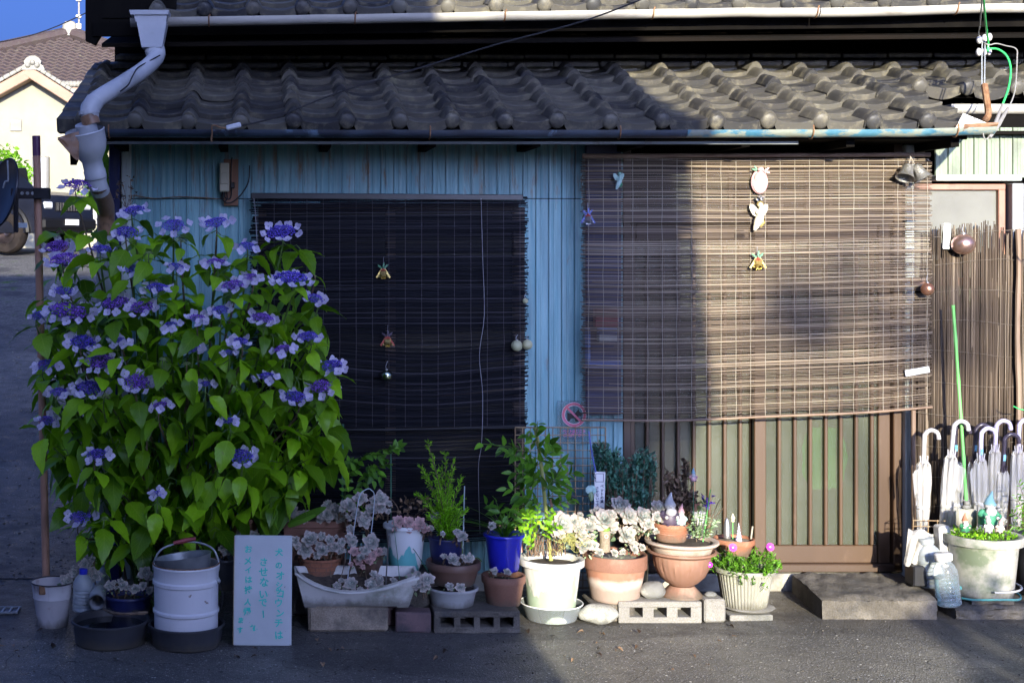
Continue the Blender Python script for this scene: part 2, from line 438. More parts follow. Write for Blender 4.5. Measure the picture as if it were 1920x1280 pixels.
MT['wood_dark'] = mat('dark_timber', (.004, .0035, .0035), (.008, .007, .006), 4, .9, spec=.05, stretch=(1, 1, .1), bump=.3)
MT['black'] = mat('black_plastic', (.012, .012, .014), (.022, .022, .026), 8, .35)
MT['black_matte'] = mat('black_cable', (.01, .01, .012), rough=.6)
MT['pipe_grey'] = mat('grey_pvc', (.42, .44, .47), (.5, .51, .53), 5, .4, c3=(.3, .29, .27), s3=4, t3=(.58, .8))
MT['pipe_grey_dirty'] = mat('grey_pvc_dusty', (.38, .4, .43), (.46, .47, .5), 5, .5, c3=(.2, .19, .18), s3=9, t3=(.55, .8))
MT['tape_brown'] = mat('brown_tape', (.22, .12, .065), (.3, .17, .1), 9, .35, c3=(.14, .08, .05), s3=20)
MT['gutter_white'] = mat('white_gutter', (.46, .44, .39), (.38, .36, .32), 3, .45, c3=(.25, .22, .18), s3=4, t3=(.56, .75), st3=(1, 3, 3))
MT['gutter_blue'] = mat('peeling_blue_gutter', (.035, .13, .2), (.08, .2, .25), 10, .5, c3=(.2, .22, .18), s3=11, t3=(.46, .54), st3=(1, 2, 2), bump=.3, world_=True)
MT['gutter_shaded'] = mat('shaded_gutter', (.015, .02, .035), (.03, .045, .07), 6, .45, c3=(.09, .14, .2), s3=5, t3=(.6, .66), bump=.2, world_=True)  # left run of the blue gutter, its shade put into a darker colour
MT['rail_grey'] = mat('grey_eave_rail', (.2, .22, .22), (.12, .14, .15), 4, .5, c3=(.1, .06, .04), s3=7, t3=(.6, .7), world_=True)
MT['rust'] = mat('rusty_iron', (.16, .07, .03), (.28, .16, .08), 25, .8, bump=.5, c3=(.08, .04, .02), s3=14)
MT['mesh_wire'] = mat('rusty_wire', (.34, .24, .13), (.2, .11, .06), 18, .7, c3=(.5, .42, .28), s3=9)
MT['bronze'] = mat('bronze_aluminium', (.058, .031, .016), (.072, .039, .02), 3, .42, stretch=(1, 1, .15), c3=(.12, .075, .045), s3=6, t3=(.58, .8), bump=.05)
MT['bronze_d'] = mat('bronze_frame', (.05, .029, .018), (.062, .036, .022), 3, .42, stretch=(1, 1, .15))
MT['pale_wood'] = mat('pale_painted_post', (.5, .56, .52), (.42, .48, .46), 6, .6, stretch=(1, 1, .1), c3=(.2, .2, .19), s3=16, t3=(.58, .66), st3=(4, 4, .3), bump=.3)
MT['siding_sunlit'] = mat('sunlit_siding_sheet', (.16, .21, .14), (.2, .24, .17), 6, .55, stretch=(4, 4, .5), c3=(.12, .14, .1), s3=5)  # same siding at the right, with warm sunlight put into a greenish colour
MT['window_red'] = mat('red_brown_frame', (.27, .12, .08), (.33, .16, .11), 5, .5, stretch=(1, 1, .2), c3=(.2, .1, .07), s3=14)
MT['white_frame'] = mat('white_jamb', (.26, .27, .28), (.22, .23, .24), 5, .55, c3=(.3, .3, .3), s3=8, t3=(.62, .8))
MT['concrete'] = mat('concrete', (.2, .19, .175), (.26, .25, .23), 5, .9, bump=.6, bscale=90, c3=(.12, .12, .11), s3=5, t3=(.5, .68), fine=.25)
MT['concrete_d'] = mat('dark_concrete', (.075, .066, .054), (.14, .125, .105), 7, .9, bump=1.0, bscale=70, c3=(.05, .05, .05), s3=6, t3=(.5, .7), fine=.3)
MT['plaster'] = mat('foundation_plaster', (.42, .4, .33), (.33, .31, .26), 4, .9, bump=.4, c3=(.14, .13, .11), s3=4, t3=(.52, .7))
MT['stone_tan'] = mat('tan_stone', (.22, .18, .13), (.3, .25, .19), 8, .9, bump=.8, bscale=50, c3=(.06, .055, .05), s3=5, t3=(.5, .7), fine=.3)
MT['stone_pale'] = mat('pale_granite', (.3, .3, .27), (.37, .37, .34), 9, .8, bump=.3, c3=(.22, .22, .2), s3=16, t3=(.5, .6), fine=.3)
MT['stone_grey'] = mat('grey_rock', (.13, .13, .125), (.2, .2, .19), 7, .75, bump=.7, bscale=40, c3=(.3, .29, .26), s3=6, t3=(.6, .66))
MT['brick'] = mat('purple_brick', (.09, .06, .065), (.14, .09, .09), 9, .85, bump=.6, c3=(.05, .045, .05), s3=6)
MT['terra'] = mat('terracotta', (.27, .105, .055), (.33, .14, .078), 5, .8, bump=.2, c3=(.46, .27, .19), s3=6, t3=(.56, .74), fine=.12, splash=.07)
MT['terra_d'] = mat('dark_terracotta', (.18, .085, .055), (.23, .11, .075), 5, .75, bump=.2, c3=(.3, .18, .13), s3=6, t3=(.58, .78), fine=.1, splash=.07)
MT['terra_br'] = mat('brown_plastic_pot', (.1, .055, .04), (.13, .07, .05), 5, .5, c3=(.2, .13, .1), s3=7, t3=(.6, .8), splash=.07)
def m_efflo():
    t = NT('limed_terracotta'); v = t.coord((1, 1, 1)); z = t.n('SeparateXYZ', i={0: t.n('TexCoord').outputs['Object']}).outputs[2]
    zz = t.math('ADD', z, t.math('MULTIPLY', t.math('SUBTRACT', t.noise(v, 9, 5), .5), .07))
    col = t.mix(t.ramp(t.noise(v, 6), .4, .6), (.3, .135, .085), (.36, .18, .12))
    band = t.math('MULTIPLY', t.ramp(zz, .06, .085), t.ramp(zz, .115, .095))
    col = t.mix(t.ramp(zz, .09, .07), col, (.31, .23, .19))
    col = t.mix(t.math('MULTIPLY', band, .75), col, (.55, .5, .45))
    col = t.mix(t.ramp(t.noise(v, 5, 6), .55, .75), col, (.36, .26, .21))
    return t.out(t.bsdf(Base_Color=col, Roughness=.85, Normal=t.bump(t.noise(v, 70), .25, .004)))
MT['terra_lime'] = m_efflo()
def m_flake(name, paint, under, z0, z1, stain):
    t = NT(name); v = t.coord((1, 1, 1)); z = t.n('SeparateXYZ', i={0: t.n('TexCoord').outputs['Object']}).outputs[2]
    n1 = t.noise(t.coord((16, 16, 5)), 1.0, 5, .5)
    f = t.math('ADD', t.ramp(z, z0, z1), t.math('MULTIPLY', t.math('SUBTRACT', n1, .5), 1.6))
    col = t.mix(t.ramp(f, .48, .52), under, paint)
    col = t.mix(t.ramp(t.noise(t.coord((9, 9, 2)), 1.0, 6), .56, .7), col, stain)
    return t.out(t.bsdf(Base_Color=col, Roughness=.6, Normal=t.bump(t.ramp(f, .47, .53), .35, .003)))
MT['white_flake'] = m_flake('flaking_white_paint', (.6, .59, .56), (.3, .38, .28), .0, .3, (.33, .33, .32))
MT['turq_flake'] = m_flake('white_over_turquoise', (.62, .64, .64), (.12, .42, .42), -.06, .19, (.45, .46, .45))
MT['white_plastic'] = mat('white_plastic', (.62, .61, .58), (.54, .53, .5), 4, .5, c3=(.33, .33, .29), s3=5, t3=(.56, .75), splash=.07)
MT['trough'] = mat('stained_white_trough', (.56, .55, .52), (.46, .45, .42), 4, .55, c3=(.2, .22, .17), s3=5, t3=(.5, .68), splash=.07)
MT['planter_algae'] = mat('algae_stained_planter', (.4, .385, .34), (.33, .32, .28), 3, .6, c3=(.13, .16, .1), s3=5, t3=(.48, .62), splash=.07)
MT['cement_pot'] = mat('cement_pot', (.24, .235, .2), (.3, .29, .25), 5, .85, bump=.4, c3=(.2, .22, .15), s3=5, t3=(.5, .68), splash=.07)
MT['beige'] = mat('beige_bowl', (.5, .4, .33), (.42, .33, .27), 5, .7, c3=(.3, .25, .22), s3=5, t3=(.56, .74), splash=.07)
MT['urn'] = mat('brown_urn', (.21, .11, .075), (.26, .14, .096), 5, .65, c3=(.4, .27, .21), s3=5, t3=(.58, .78), splash=.07)
MT['cobalt'] = mat('cobalt_glaze', (.012, .016, .34), (.016, .02, .42), 3, .28, spec=.6)
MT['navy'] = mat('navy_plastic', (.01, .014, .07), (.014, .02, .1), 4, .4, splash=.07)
MT['grey_bowl'] = mat('grey_plastic_bowl', (.3, .31, .31), (.38, .38, .37), 4, .55, c3=(.2, .16, .2), s3=6, t3=(.55, .7), splash=.07)
MT['enamel'] = mat('white_enamel', (.66, .66, .68), (.6, .6, .63), 3, .32, c3=(.2, .14, .1), s3=17, t3=(.66, .7), spec=.55, splash=.07)
MT['pail'] = mat('white_pail', (.6, .58, .58), (.54, .5, .5), 3, .4, c3=(.3, .2, .17), s3=7, t3=(.6, .72), splash=.07)
MT['zinc'] = mat('galvanised_zinc', (.4, .42, .43), (.3, .32, .33), 12, .45, metal=.6)
MT['basin'] = mat('dark_basin', (.035, .036, .042), (.05, .052, .06), 5, .38, c3=(.1, .1, .1), s3=8, t3=(.62, .8), splash=.07)
MT['water'] = mat('dark_water', (.008, .01, .012), rough=.03, spec=.7)
MT['soil'] = mat('soil', (.035, .026, .02), (.075, .056, .042), 40, .95, bump=.9, bscale=60)
MT['moss'] = mat('moss', (.1, .2, .03), (.2, .32, .06), 50, .95, bump=.9, bscale=110)
MT['board'] = mat('weathered_white_board', (.5, .54, .55), (.44, .48, .49), 5, .6, c3=(.1, .1, .11), s3=55, t3=(.69, .72))
MT['board_edge'] = mat('yellowed_board_edge', (.4, .32, .2), (.3, .23, .14), 12, .8)
MT['ink_turq'] = mat('turquoise_paint', (.02, .52, .42), (.05, .6, .48), 30, .5)
MT['ink_navy'] = mat('navy_ink', (.02, .03, .1), rough=.6)
MT['ink_black'] = mat('black_ink', (.01, .01, .012), rough=.6)
MT['ink_pink'] = mat('faded_pink_ink', (.62, .14, .36), (.5, .1, .26), 14, .5)
MT['ink_red'] = mat('sun_faded_red', (.5, .1, .13), (.56, .16, .3), 12, .45)
MT['ink_white'] = mat('white_ink', (.75, .75, .78), rough=.5)
MT['bamboo_green'] = mat('green_plastic_stake', (.12, .42, .1), (.16, .48, .14), 9, .4)
MT['stake_dark'] = mat('dark_green_stake', (.03, .12, .07), (.04, .16, .09), 9, .45)
MT['stake_pale'] = mat('pale_stake', (.4, .46, .5), rough=.45)
MT['bamboo'] = mat('bamboo', (.3, .3, .08), (.4, .38, .14), 6, .5, stretch=(1, 1, .3))
MT['bamboo_dk'] = mat('weathered_bamboo', (.17, .11, .075), (.24, .17, .12), 6, .6, stretch=(1, 1, .3))
MT['string'] = mat('cotton_string', (.4, .36, .3), (.3, .27, .22), 40, .9)
MT['fence_wire'] = mat('fence_wire', (.17, .14, .11), (.11, .09, .07), 30, .8)
MT['string_d'] = mat('dark_string', (.09, .085, .1), rough=.9)
MT['cord_white'] = mat('white_cord', (.3, .3, .33), rough=.8)
MT['wire_green'] = mat('green_wire', (.04, .5, .12), rough=.35)
MT['wire_grey'] = mat('grey_wire', (.22, .21, .2), rough=.5)
MT['porcelain'] = mat('porcelain', (.66, .64, .62), (.58, .56, .54), 6, .25, spec=.6)
MT['copper'] = mat('copper_bauble', (.45, .22, .14), (.55, .3, .2), 14, .35, metal=.8, bump=.3, bscale=90)
MT['iris'] = mat('iridescent_ball', (.6, .38, .28), (.5, .36, .48), 2, .28, metal=.9)
MT['mirror'] = mat('mirror_ball', (.6, .66, .55), (.5, .58, .4), 10, .16, metal=1.0)
MT['pale_ball'] = mat('pale_yellow_ball', (.5, .48, .28), (.42, .42, .26), 6, .4, c3=(.3, .42, .3), s3=5)
MT['gold'] = mat('gold_bell', (.55, .42, .14), (.62, .5, .2), 8, .3, metal=.7)
MT['silver'] = mat('silver_bell', (.6, .6, .62), (.5, .5, .52), 8, .28, metal=.85)
MT['pewter'] = mat('pewter_bell', (.36, .35, .32), (.28, .27, .25), 30, .4, metal=.7, bump=.6, bscale=120)
MT['holly'] = mat('holly_green', (.03, .16, .07), (.05, .22, .1), 20, .4)
MT['ribbon_red'] = mat('red_ribbon', (.34, .05, .03), (.42, .08, .05), 20, .5)
MT['ribbon_blue'] = mat('blue_ribbon', (.08, .11, .36), (.12, .16, .45), 20, .5)
MT['cream'] = mat('cream_resin', (.62, .58, .44), (.54, .5, .36), 20, .5, bump=.4, bscale=60)
MT['white_resin'] = mat('white_resin', (.46, .45, .44), (.4, .39, .38), 20, .6, bump=.3, c3=(.22, .25, .2), s3=12, t3=(.6, .75))
MT['pink_resin'] = mat('pink_resin', (.58, .3, .3), (.62, .36, .36), 20, .5)
MT['blue_paint'] = mat('sky_blue_paint', (.14, .29, .36), (.18, .34, .4), 20, .5)
MT['green_paint'] = mat('jade_paint', (.05, .24, .13), rough=.6)
MT['teal_plastic'] = mat('teal_plastic', (.08, .32, .3), (.12, .36, .34), 9, .5)
MT['skin_resin'] = mat('flesh_resin', (.58, .42, .34), (.62, .48, .4), 12, .55)
MT['rust_hat'] = mat('rust_red_paint', (.36, .13, .07), (.42, .18, .1), 20, .6)
MT['dark_cloth'] = mat('plum_paint', (.05, .035, .06), (.07, .05, .08), 20, .5)
MT['mint_paint'] = mat('mint_paint', (.3, .5, .46), (.36, .52, .5), 20, .6)
MT['towel'] = mat('towel_cloth', (.5, .48, .44), (.42, .4, .37), 18, .95, bump=.9, bscale=180)
MT['white_hook'] = mat('white_handle_plastic', (.5, .49, .5), (.44, .43, .46), 6, .3)
MT['dark_hook'] = mat('dark_handle_plastic', (.035, .03, .05), (.05, .04, .06), 6, .3)
MT['lilac_hook'] = mat('lilac_handle_plastic', (.52, .48, .68), (.48, .45, .64), 6, .3)
MT['sticker'] = mat('blue_sticker', (.08, .42, .62), (.3, .55, .7), 60, .4)
MT['cap_blue'] = mat('blue_cap', (.02, .03, .5), rough=.35)
MT['cap_white'] = mat('white_cap', (.7, .7, .7), rough=.35)
MT['cream_wall'] = mat('cream_render', (.25, .235, .175), (.225, .21, .155), 2, .9, bump=.15, c3=(.19, .175, .125), s3=1.2, t3=(.55, .8))
MT['fascia'] = mat('tan_fascia', (.24, .15, .1), (.3, .19, .13), 2, .7)
MT['ridge_white'] = mat('pale_ridge_tile', (.22, .21, .18), (.17, .165, .14), 6, .7)
MT['carpaint'] = mat('dark_car_paint', (.006, .007, .012), (.009, .01, .016), 3, .25, coat=.15, spec=.3)
MT['tyre'] = mat('tyre_rubber', (.012, .01, .01), (.024, .019, .017), 8, .85, spec=.1)
MT['car_trim'] = mat('car_trim', (.005, .005, .006), rough=.5, spec=.2)
MT['rim'] = mat('dark_alloy', (.06, .05, .055), (.1, .08, .08), 6, .3, metal=.8)
MT['chrome'] = mat('chrome', (.6, .6, .62), rough=.12, metal=1.0)
MT['lamp'] = mat('lamp_glass', (.5, .52, .56), rough=.1, spec=.8)
MT['pole_tan'] = mat('tan_pole', (.42, .21, .13), (.48, .26, .17), 3, .5, stretch=(1, 1, .1), c3=(.28, .17, .13), s3=8, t3=(.6, .78))
MT['purple_tape'] = mat('purple_tape', (.09, .03, .075), rough=.4)
MT['dish'] = mat('dark_dish', (.012, .013, .02), (.02, .02, .03), 4, .32)
MT['steel_dark'] = mat('dark_steel', (.03, .03, .04), (.06, .05, .05), 10, .4, metal=.5)
MT['box_cream'] = mat('cream_box', (.5, .46, .33), (.44, .4, .29), 5, .45)
MT['board_brown'] = mat('brown_mounting_board', (.24, .12, .07), (.3, .16, .1), 6, .7, stretch=(4, 4, .4))
MT['cable_white'] = mat('white_connector', (.5, .52, .56), rough=.4)
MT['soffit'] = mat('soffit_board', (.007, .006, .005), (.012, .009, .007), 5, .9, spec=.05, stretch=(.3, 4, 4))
MT['stucco'] = mat('grey_stucco', (.24, .23, .22), (.28, .27, .26), 3, .9, bump=.2)
MT['red_box'] = mat('red_box', (.22, .03, .04), (.28, .05, .06), 6, .5)
MT['blue_box'] = mat('blue_box', (.06, .12, .4), (.09, .17, .46), 6, .4)
MT['grey_box'] = mat('pale_grey_box', (.4, .42, .42), (.34, .36, .36), 6, .5)
MT['green_cloth'] = mat('green_cloth', (.05, .36, .03), (.08, .44, .04), 3, .9)
# ================================================================== ground
def gz(x, y):
    side = sstep(-.75, -1.6, x)
    rise = 1.62 * sstep(-2.0, 21.0, y) * sstep(.2, 5, y) if y > .2 else 0.0
    return side * rise
def ground_mesh():
    b = MB()
    xs = [-400, -120, -40, -20, -12, -8, -6] + [-4.5 + .3 * i for i in range(16)] + [.3, 1, 2, 3, 4, 5, 7, 10, 20, 60, 400]
    ys = [-400, -100, -40, -20, -12, -8, -5, -3, -1.5, -.5] + [.2 + .6 * i for i in range(40)] + [26, 32, 40, 60, 120, 400, 1500]
    vs_ = [(x, y, gz(x, y) - .004) for y in ys for x in xs]; n = len(xs)
    b.add(vs_, [(j * n + i, j * n + i + 1, (j + 1) * n + i + 1, (j + 1) * n + i) for j in range(len(ys) - 1) for i in range(n - 1)])
    return b
struct(ground_mesh().build('ground', MT['gravel'], angle=0))
b = MB()
def road_pt(u, v):
    x = lerp(-30, 30, u); y = lerp(-9, .25, v)
    e = 0.12 * nz(x * 1.7, 3) + .05 * nz(x * 6, 9) if v > .98 else 0
    z = .004 * nz(x * 1.1, y * 1.1, 5) if y > -3 else 0
    return (x, y + (e if x < -.8 else 0), z + .0)
b.grid(150, 46, road_pt)
struct(b.build('road', MT['asphalt'], angle=0))
b = MB()
def path_pt(u, v):
    y = lerp(.24, 9, v * v * .6 + v * .4); x = lerp(-7, -.76, u) + (.25 * nz(y * 1.3, 2) - .05 if .02 < u < .5 else 0)
    return (x, y + (.6 * nz(x * 1.1, 4) + .2 * nz(x * 5, 7) if v > .99 else 0), gz(x, y) + .002 + .003 * nz(x * 1.7, y * 1.7) * sstep(.3, 1.5, y))
b.grid(110, 110, path_pt)
struct(b.build('side_lane', MT['asphalt'], angle=0))

# ================================================================== the house
house = thing('house', 'old single-storey house with tiled pent roof and pale blue sheet-metal siding', 'house')
# ---- core walls
b = MB()
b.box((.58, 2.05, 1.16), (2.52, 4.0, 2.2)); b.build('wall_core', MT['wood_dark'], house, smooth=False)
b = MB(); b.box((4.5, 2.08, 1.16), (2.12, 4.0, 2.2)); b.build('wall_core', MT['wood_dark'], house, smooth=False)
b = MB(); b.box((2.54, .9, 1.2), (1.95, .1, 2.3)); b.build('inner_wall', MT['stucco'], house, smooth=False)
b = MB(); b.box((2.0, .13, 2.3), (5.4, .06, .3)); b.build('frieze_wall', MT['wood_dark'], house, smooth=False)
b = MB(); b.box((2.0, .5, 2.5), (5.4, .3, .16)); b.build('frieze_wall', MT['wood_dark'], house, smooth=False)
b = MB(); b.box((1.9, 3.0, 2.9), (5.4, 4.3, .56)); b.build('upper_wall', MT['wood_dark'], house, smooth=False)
# ---- siding strips
def strip(w, z0, z1):
    prof = [(0, .002), (.002, -.009), (.008, -.009), (.011, -.001), (.024, -.001), (.027, -.003), (.040, -.003), (.043, -.001), (w - .001, -.001), (w, .002)]
    k = len(prof); m = MB()
    vs_ = [(x, y, z) for z in (z0, z1) for x, y in prof]
    m.add(vs_, [(i, i + 1, k + i + 1, k + i) for i in range(k - 1)] + [tuple(range(k, 2 * k))])
    return m.mesh('siding_strip', True, 25)
zs = PZ(373, 0)
lo, up = strip(.0655, .085, zs - .001), strip(.0655, zs + .003, 2.34)
x = -.68; i = 0
while x < 1.83:
    for me, dy in ((lo, 0), (up, -.004)):
        obj('siding_strip', me, MT['siding'], house, (x, dy + .0015 * rnd.uniform(-1, 1), 0))
    x += .0655
lo2 = strip(.0655, PZ(333, 0) + .0, 2.34)
x = 3.44
while x < 5.5:
    obj('siding_strip', lo2, MT['siding_sunlit'], house, (x, 0, 0)); x += .0655
b = MB(); b.box((4.5, -.004, .95), (2.1, .03, 1.7)); b.build('wall_sheet', MT['siding_sunlit'], house, smooth=False)
# ---- corner post, foundation
b = MB(); b.box((-.712, -.02, 1.2), (.055, .09, 2.36), ch=.004); b.build('corner_post', MT['navy'], house)
b = MB(); b.box((-.655, -.03, 1.16), (.05, .03, 2.2), ch=.006); b.build('corner_trim', MT['pale_wood'], house)
b = MB(); b.box((2.45, .02, .03), (6.4, .1, .11), ch=.008); b.build('foundation', MT['plaster'], house)
b = MB(); b.box(((PX(1098, -.03) + PX(1164, -.03)) / 2, -.028, 1.57), (66 / S(-.03), .03, 1.36), ch=.004); b.build('shade_backing', MT['navy'], house)  # added dark board behind the right blind, standing in for shade on the siding
# ---- eave: soffit, fascia rail, beam
TH = math.atan2(.40, 1.08)
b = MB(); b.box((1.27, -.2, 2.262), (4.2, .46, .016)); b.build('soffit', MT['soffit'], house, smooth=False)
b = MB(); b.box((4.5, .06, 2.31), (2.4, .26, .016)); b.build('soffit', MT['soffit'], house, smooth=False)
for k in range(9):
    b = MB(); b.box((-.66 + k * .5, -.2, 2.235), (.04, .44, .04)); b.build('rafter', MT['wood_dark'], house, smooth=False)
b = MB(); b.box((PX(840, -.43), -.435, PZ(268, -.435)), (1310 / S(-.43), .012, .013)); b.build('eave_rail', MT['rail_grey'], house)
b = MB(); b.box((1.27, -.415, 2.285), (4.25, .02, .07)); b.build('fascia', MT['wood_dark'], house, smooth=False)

# ---- tiles
PT = .2508; NR = 7; EX = math.hypot(1.08, .40) / NR
def tprof(u):
    if u < .30: return .046 * math.sin(math.pi * (u + .02) / .34) ** .8 if 0 < (u + .02) / .34 < 1 else 0
    t = (u - .30) / .72
    return -.013 * math.sin(math.pi * min(1, t)) + .012 * max(0, t - .75)
def tile_mesh(eave=False, seed=0):
    m = MB(); n = 18; Lt = EX * 1.28; th = .027
    us = [-.02 + 1.05 * i / n for i in range(n + 1)]
    r_ = random.Random(seed)
    lip = .056 if eave else .027
    rows = []
    for y, dz in ((0.0, th + .001), (.006, th + .004), (Lt * .5, th * .5 + .002), (Lt, .0)):
        rows.append([(u * PT, y, tprof(u) + dz + .0015 * nz(u * 3, y * 9, seed)) for u in us])
    bot = [(u * PT, .002, tprof(u) + th - lip * (1.0 if not eave else (.62 + .38 * (1 - min(1, abs(u - .62) / .5) ** 2)))) for u in us]
    back = [(u * PT, .03, tprof(u) + th - .03 if not eave else tprof(u) + th - .02) for u in us]
    allr = [back, bot] + rows; k = n + 1
    m.add([p for r2 in allr for p in r2], [(j * k + i, j * k + i + 1, (j + 1) * k + i + 1, (j + 1) * k + i) for j in range(len(allr) - 1) for i in range(n)])
    # side cheeks
    for e in (0, n):
        m.add([r2[e] for r2 in allr] , [tuple(range(len(allr)))])
    if eave:
        m.ball((.035, -.001, .024), (.039, .016, .039), 16, 8)
    return m.mesh('tile', True, 32)
TM = [tile_mesh(False, s) for s in (1, 2, 3)]; TE = [tile_mesh(True, s) for s in (4, 5)]
def lay(roof, ox, oy, oz, th, c0, c1, r0, r1, seed):
    r_ = random.Random(seed)
    for r2 in range(r0, r1):
        for c in range(c0, c1):
            y = oy + r2 * EX * math.cos(th); z = oz + r2 * EX * math.sin(th)
            me = r_.choice(TE if r2 == r0 else TM)
            o = obj('tile', me, MT['tile'], roof, (ox + c * PT + r_.uniform(-.004, .004), y + r_.uniform(-.006, .006), z + r_.uniform(-.003, .004) + .007 * nz(c * .7, r2 * .6, seed)),
                    (th + R(r_.uniform(-1, 1)), R(r_.uniform(-1.2, 1.2)), R(r_.gauss(0, 1.2))))
OX, OY, OZ = .679 - .035, -.45, PZ(237, -.45)
b = MB()
dy, dz = 1.15 * math.cos(TH), 1.15 * math.sin(TH)
b.add([(-.84, OY + .03, OZ - .02), (3.4, OY + .03, OZ - .02), (3.4, OY + .03 + dy, OZ - .02 + dz), (-.84, OY + .03 + dy, OZ - .02 + dz)], [(0, 1, 2, 3)])
b.add([(3.4, .2, OZ + .2), (5.7, .2, OZ + .2), (5.7, .75, OZ + .41), (3.4, .75, OZ + .41)], [(0, 1, 2, 3)])
lroof = b.build('lower_roof', MT['wood_dark'], house, smooth=False)
lay(lroof, OX, OY, OZ, TH, -6, 11, 0, NR, 3)
lay(lroof, OX, OY, OZ, TH, 11, 20, 4, NR, 5)
# verge: stacked edge tiles and barge board at the left end
for r2 in range(NR):
    b = MB(); b.box((0, .09, -.03), (.1, .2, .085), ch=.012)
    obj('verge_tile', b.mesh('verge_tile'), MT['tile'], lroof, (-.9 + .008 * r2, OY + r2 * EX * math.cos(TH), OZ + .035 + r2 * EX * math.sin(TH)), (TH - R(4), 0, R(rnd.uniform(-2, 2))))
b = MB(); b.box((-.87, OY + .55, OZ + .1), (.03, 1.2, .16), rot=(TH, 0, 0)); b.build('barge_board', MT['wood_dark'], lroof, smooth=False)
b = MB(); b.box((-.8, OY + .06, OZ - .045), (.16, .1, .1), ch=.01); b.build('eave_end_block', MT['tile'], lroof)
# flashing tiles against the upper wall
for k in range(23):
    L = .245; zz = OZ + .425 + .0035 * k * .25
    for lvl, (y, z, h) in enumerate(((.64, zz, .03), (.7, zz + .05, .028))):
        b = MB(); b.box((0, 0, 0), (L, .16, h), ch=.006)
        obj('flashing_tile', b.mesh('flashing_tile'), MT['tile'], lroof, (-.75 + k * .25 + lvl * .1 + rnd.uniform(-.003, .003), y, z + rnd.uniform(-.002, .002)), (R(10 + rnd.uniform(-2, 2)), R(rnd.uniform(-.6, .6)), R(rnd.uniform(-.8, .8))))
b = MB(); b.box((1.95, .72, OZ + .40), (5.6, .2, .06)); b.build('flashing_bed', MT['plaster'], lroof, smooth=False)
# ---- upper roof
UY, UZ = .14, PZ(15, .14)
uo = bpy.data.objects.new('tmp', None)
b = MB(); b.add([(-.8, UY + .05, UZ - .045), (5.8, UY + .05, UZ + .01), (5.8, UY + 4, UZ + 1.3), (-.8, UY + 4, UZ + 1.25)], [(0, 1, 2, 3)])
uroof = b.build('upper_roof', MT['wood_dark'], house, smooth=False)
r_ = random.Random(11)
for r2 in range(4):
    for c in range(-5, 21):
        X_ = (657 - 480) / S(UY) - .035 + (c + 1) * PT
        obj('tile', r_.choice(TE if r2 == 0 else TM), MT['tile'], uroof, (X_ + r_.uniform(-.003, .003), UY + r2 * EX * math.cos(TH) + r_.uniform(-.006, .006), UZ - .028 + .0115 * X_ + r2 * EX * math.sin(TH)),
            (TH + R(r_.uniform(-1, 1)), R(r_.uniform(-1, 1)), R(r_.uniform(-1, 1))))
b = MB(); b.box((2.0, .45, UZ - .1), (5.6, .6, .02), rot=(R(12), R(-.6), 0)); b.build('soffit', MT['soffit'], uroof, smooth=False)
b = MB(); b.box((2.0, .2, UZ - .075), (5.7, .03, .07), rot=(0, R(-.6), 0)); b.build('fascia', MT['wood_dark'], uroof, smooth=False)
Yb = .2
poly = [(160, -60), (160, 76), (178, 84), (205, 40), (213, 60), (330, 62), (330, -60)]
b = MB(); b.extr([(PX(a, Yb), PZ(c, Yb)) for a, c in poly], Yb, Yb + .05); b.build('barge_board', MT['wood_dark'], uroof, smooth=False)

# ---- gutters
def half_pipe(pts, r, n=10, t=.003):
    m = MB(); k = n + 1; rows = []
    for p in pts:
        for rr in (r, r - t):
            rows.append([(p[0], p[1] - rr * math.cos(math.pi * j / n), p[2] - rr * math.sin(math.pi * j / n)) for j in range(k)])
    vs_ = [q for r2 in rows for q in r2]; fs = []
    for i in range(len(pts) - 1):
        a0, a1 = 2 * i * k, 2 * (i + 1) * k
        for j in range(n):
            fs.append((a0 + j, a0 + j + 1, a1 + j + 1, a1 + j)); fs.append((a0 + k + j + 1, a0 + k + j, a1 + k + j, a1 + k + j + 1))
        fs.append((a0, a1, a1 + k, a0 + k)); fs.append((a0 + n, a0 + k + n, a1 + k + n, a1 + n))
    for a0 in (0, 2 * (len(pts) - 1) * k):
        fs.append(tuple(range(a0, a0 + k)))
    m.add(vs_, fs); return m
GYL = -.53
def gpath(p0, p1, Y, f, n=26):
    return [(PX(lerp(p0, p1, i / n), Y), Y + .003 * nz(i * .6, 2), PZ(f(lerp(p0, p1, i / n)), Y) + .002 * nz(i * .5, 7)) for i in range(n + 1)]
lowf = lambda p: 243 + 2 * math.sin((p - 200) / 500) - (4 if p > 1700 else 0) * (p - 1700) / 150
half_pipe(gpath(186, 1285, GYL, lowf), .036).build('gutter', MT['gutter_shaded'], house)
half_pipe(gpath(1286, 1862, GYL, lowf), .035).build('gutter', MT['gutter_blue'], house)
for p in (205, 398, 805, 1160, 1520, 1790):
    b = MB(); Y = GYL; x = PX(p, Y); z = PZ(lowf(p), Y)
    b.tube([(x, Y + .12, z - .01), (x, Y + .04, z - .03)] + [(x, Y - .041 * math.cos(a), z - .041 * math.sin(a)) for a in [math.pi * k / 8 for k in range(8, -1, -1)]] + [(x, Y - .035, z + .02)], .0035, 6)
    b.build('gutter_bracket', MT['rust'], house)
b = MB(); Y = GYL
def tape_pt(u, v):
    x = PX(lerp(1800, 1868, u), Y); a = math.pi * (v * 1.1 - .05); r2 = .04 + .004 * nz(u * 7, v * 5); z = PZ(236, Y) + .012 * u
    return (x, Y - r2 * math.cos(a) * (1 - .5 * u), z - r2 * math.sin(a) * (1 - .55 * u))
b.grid(10, 8, tape_pt); b.build('gutter_end_wrap', MT['tape_brown'], house)
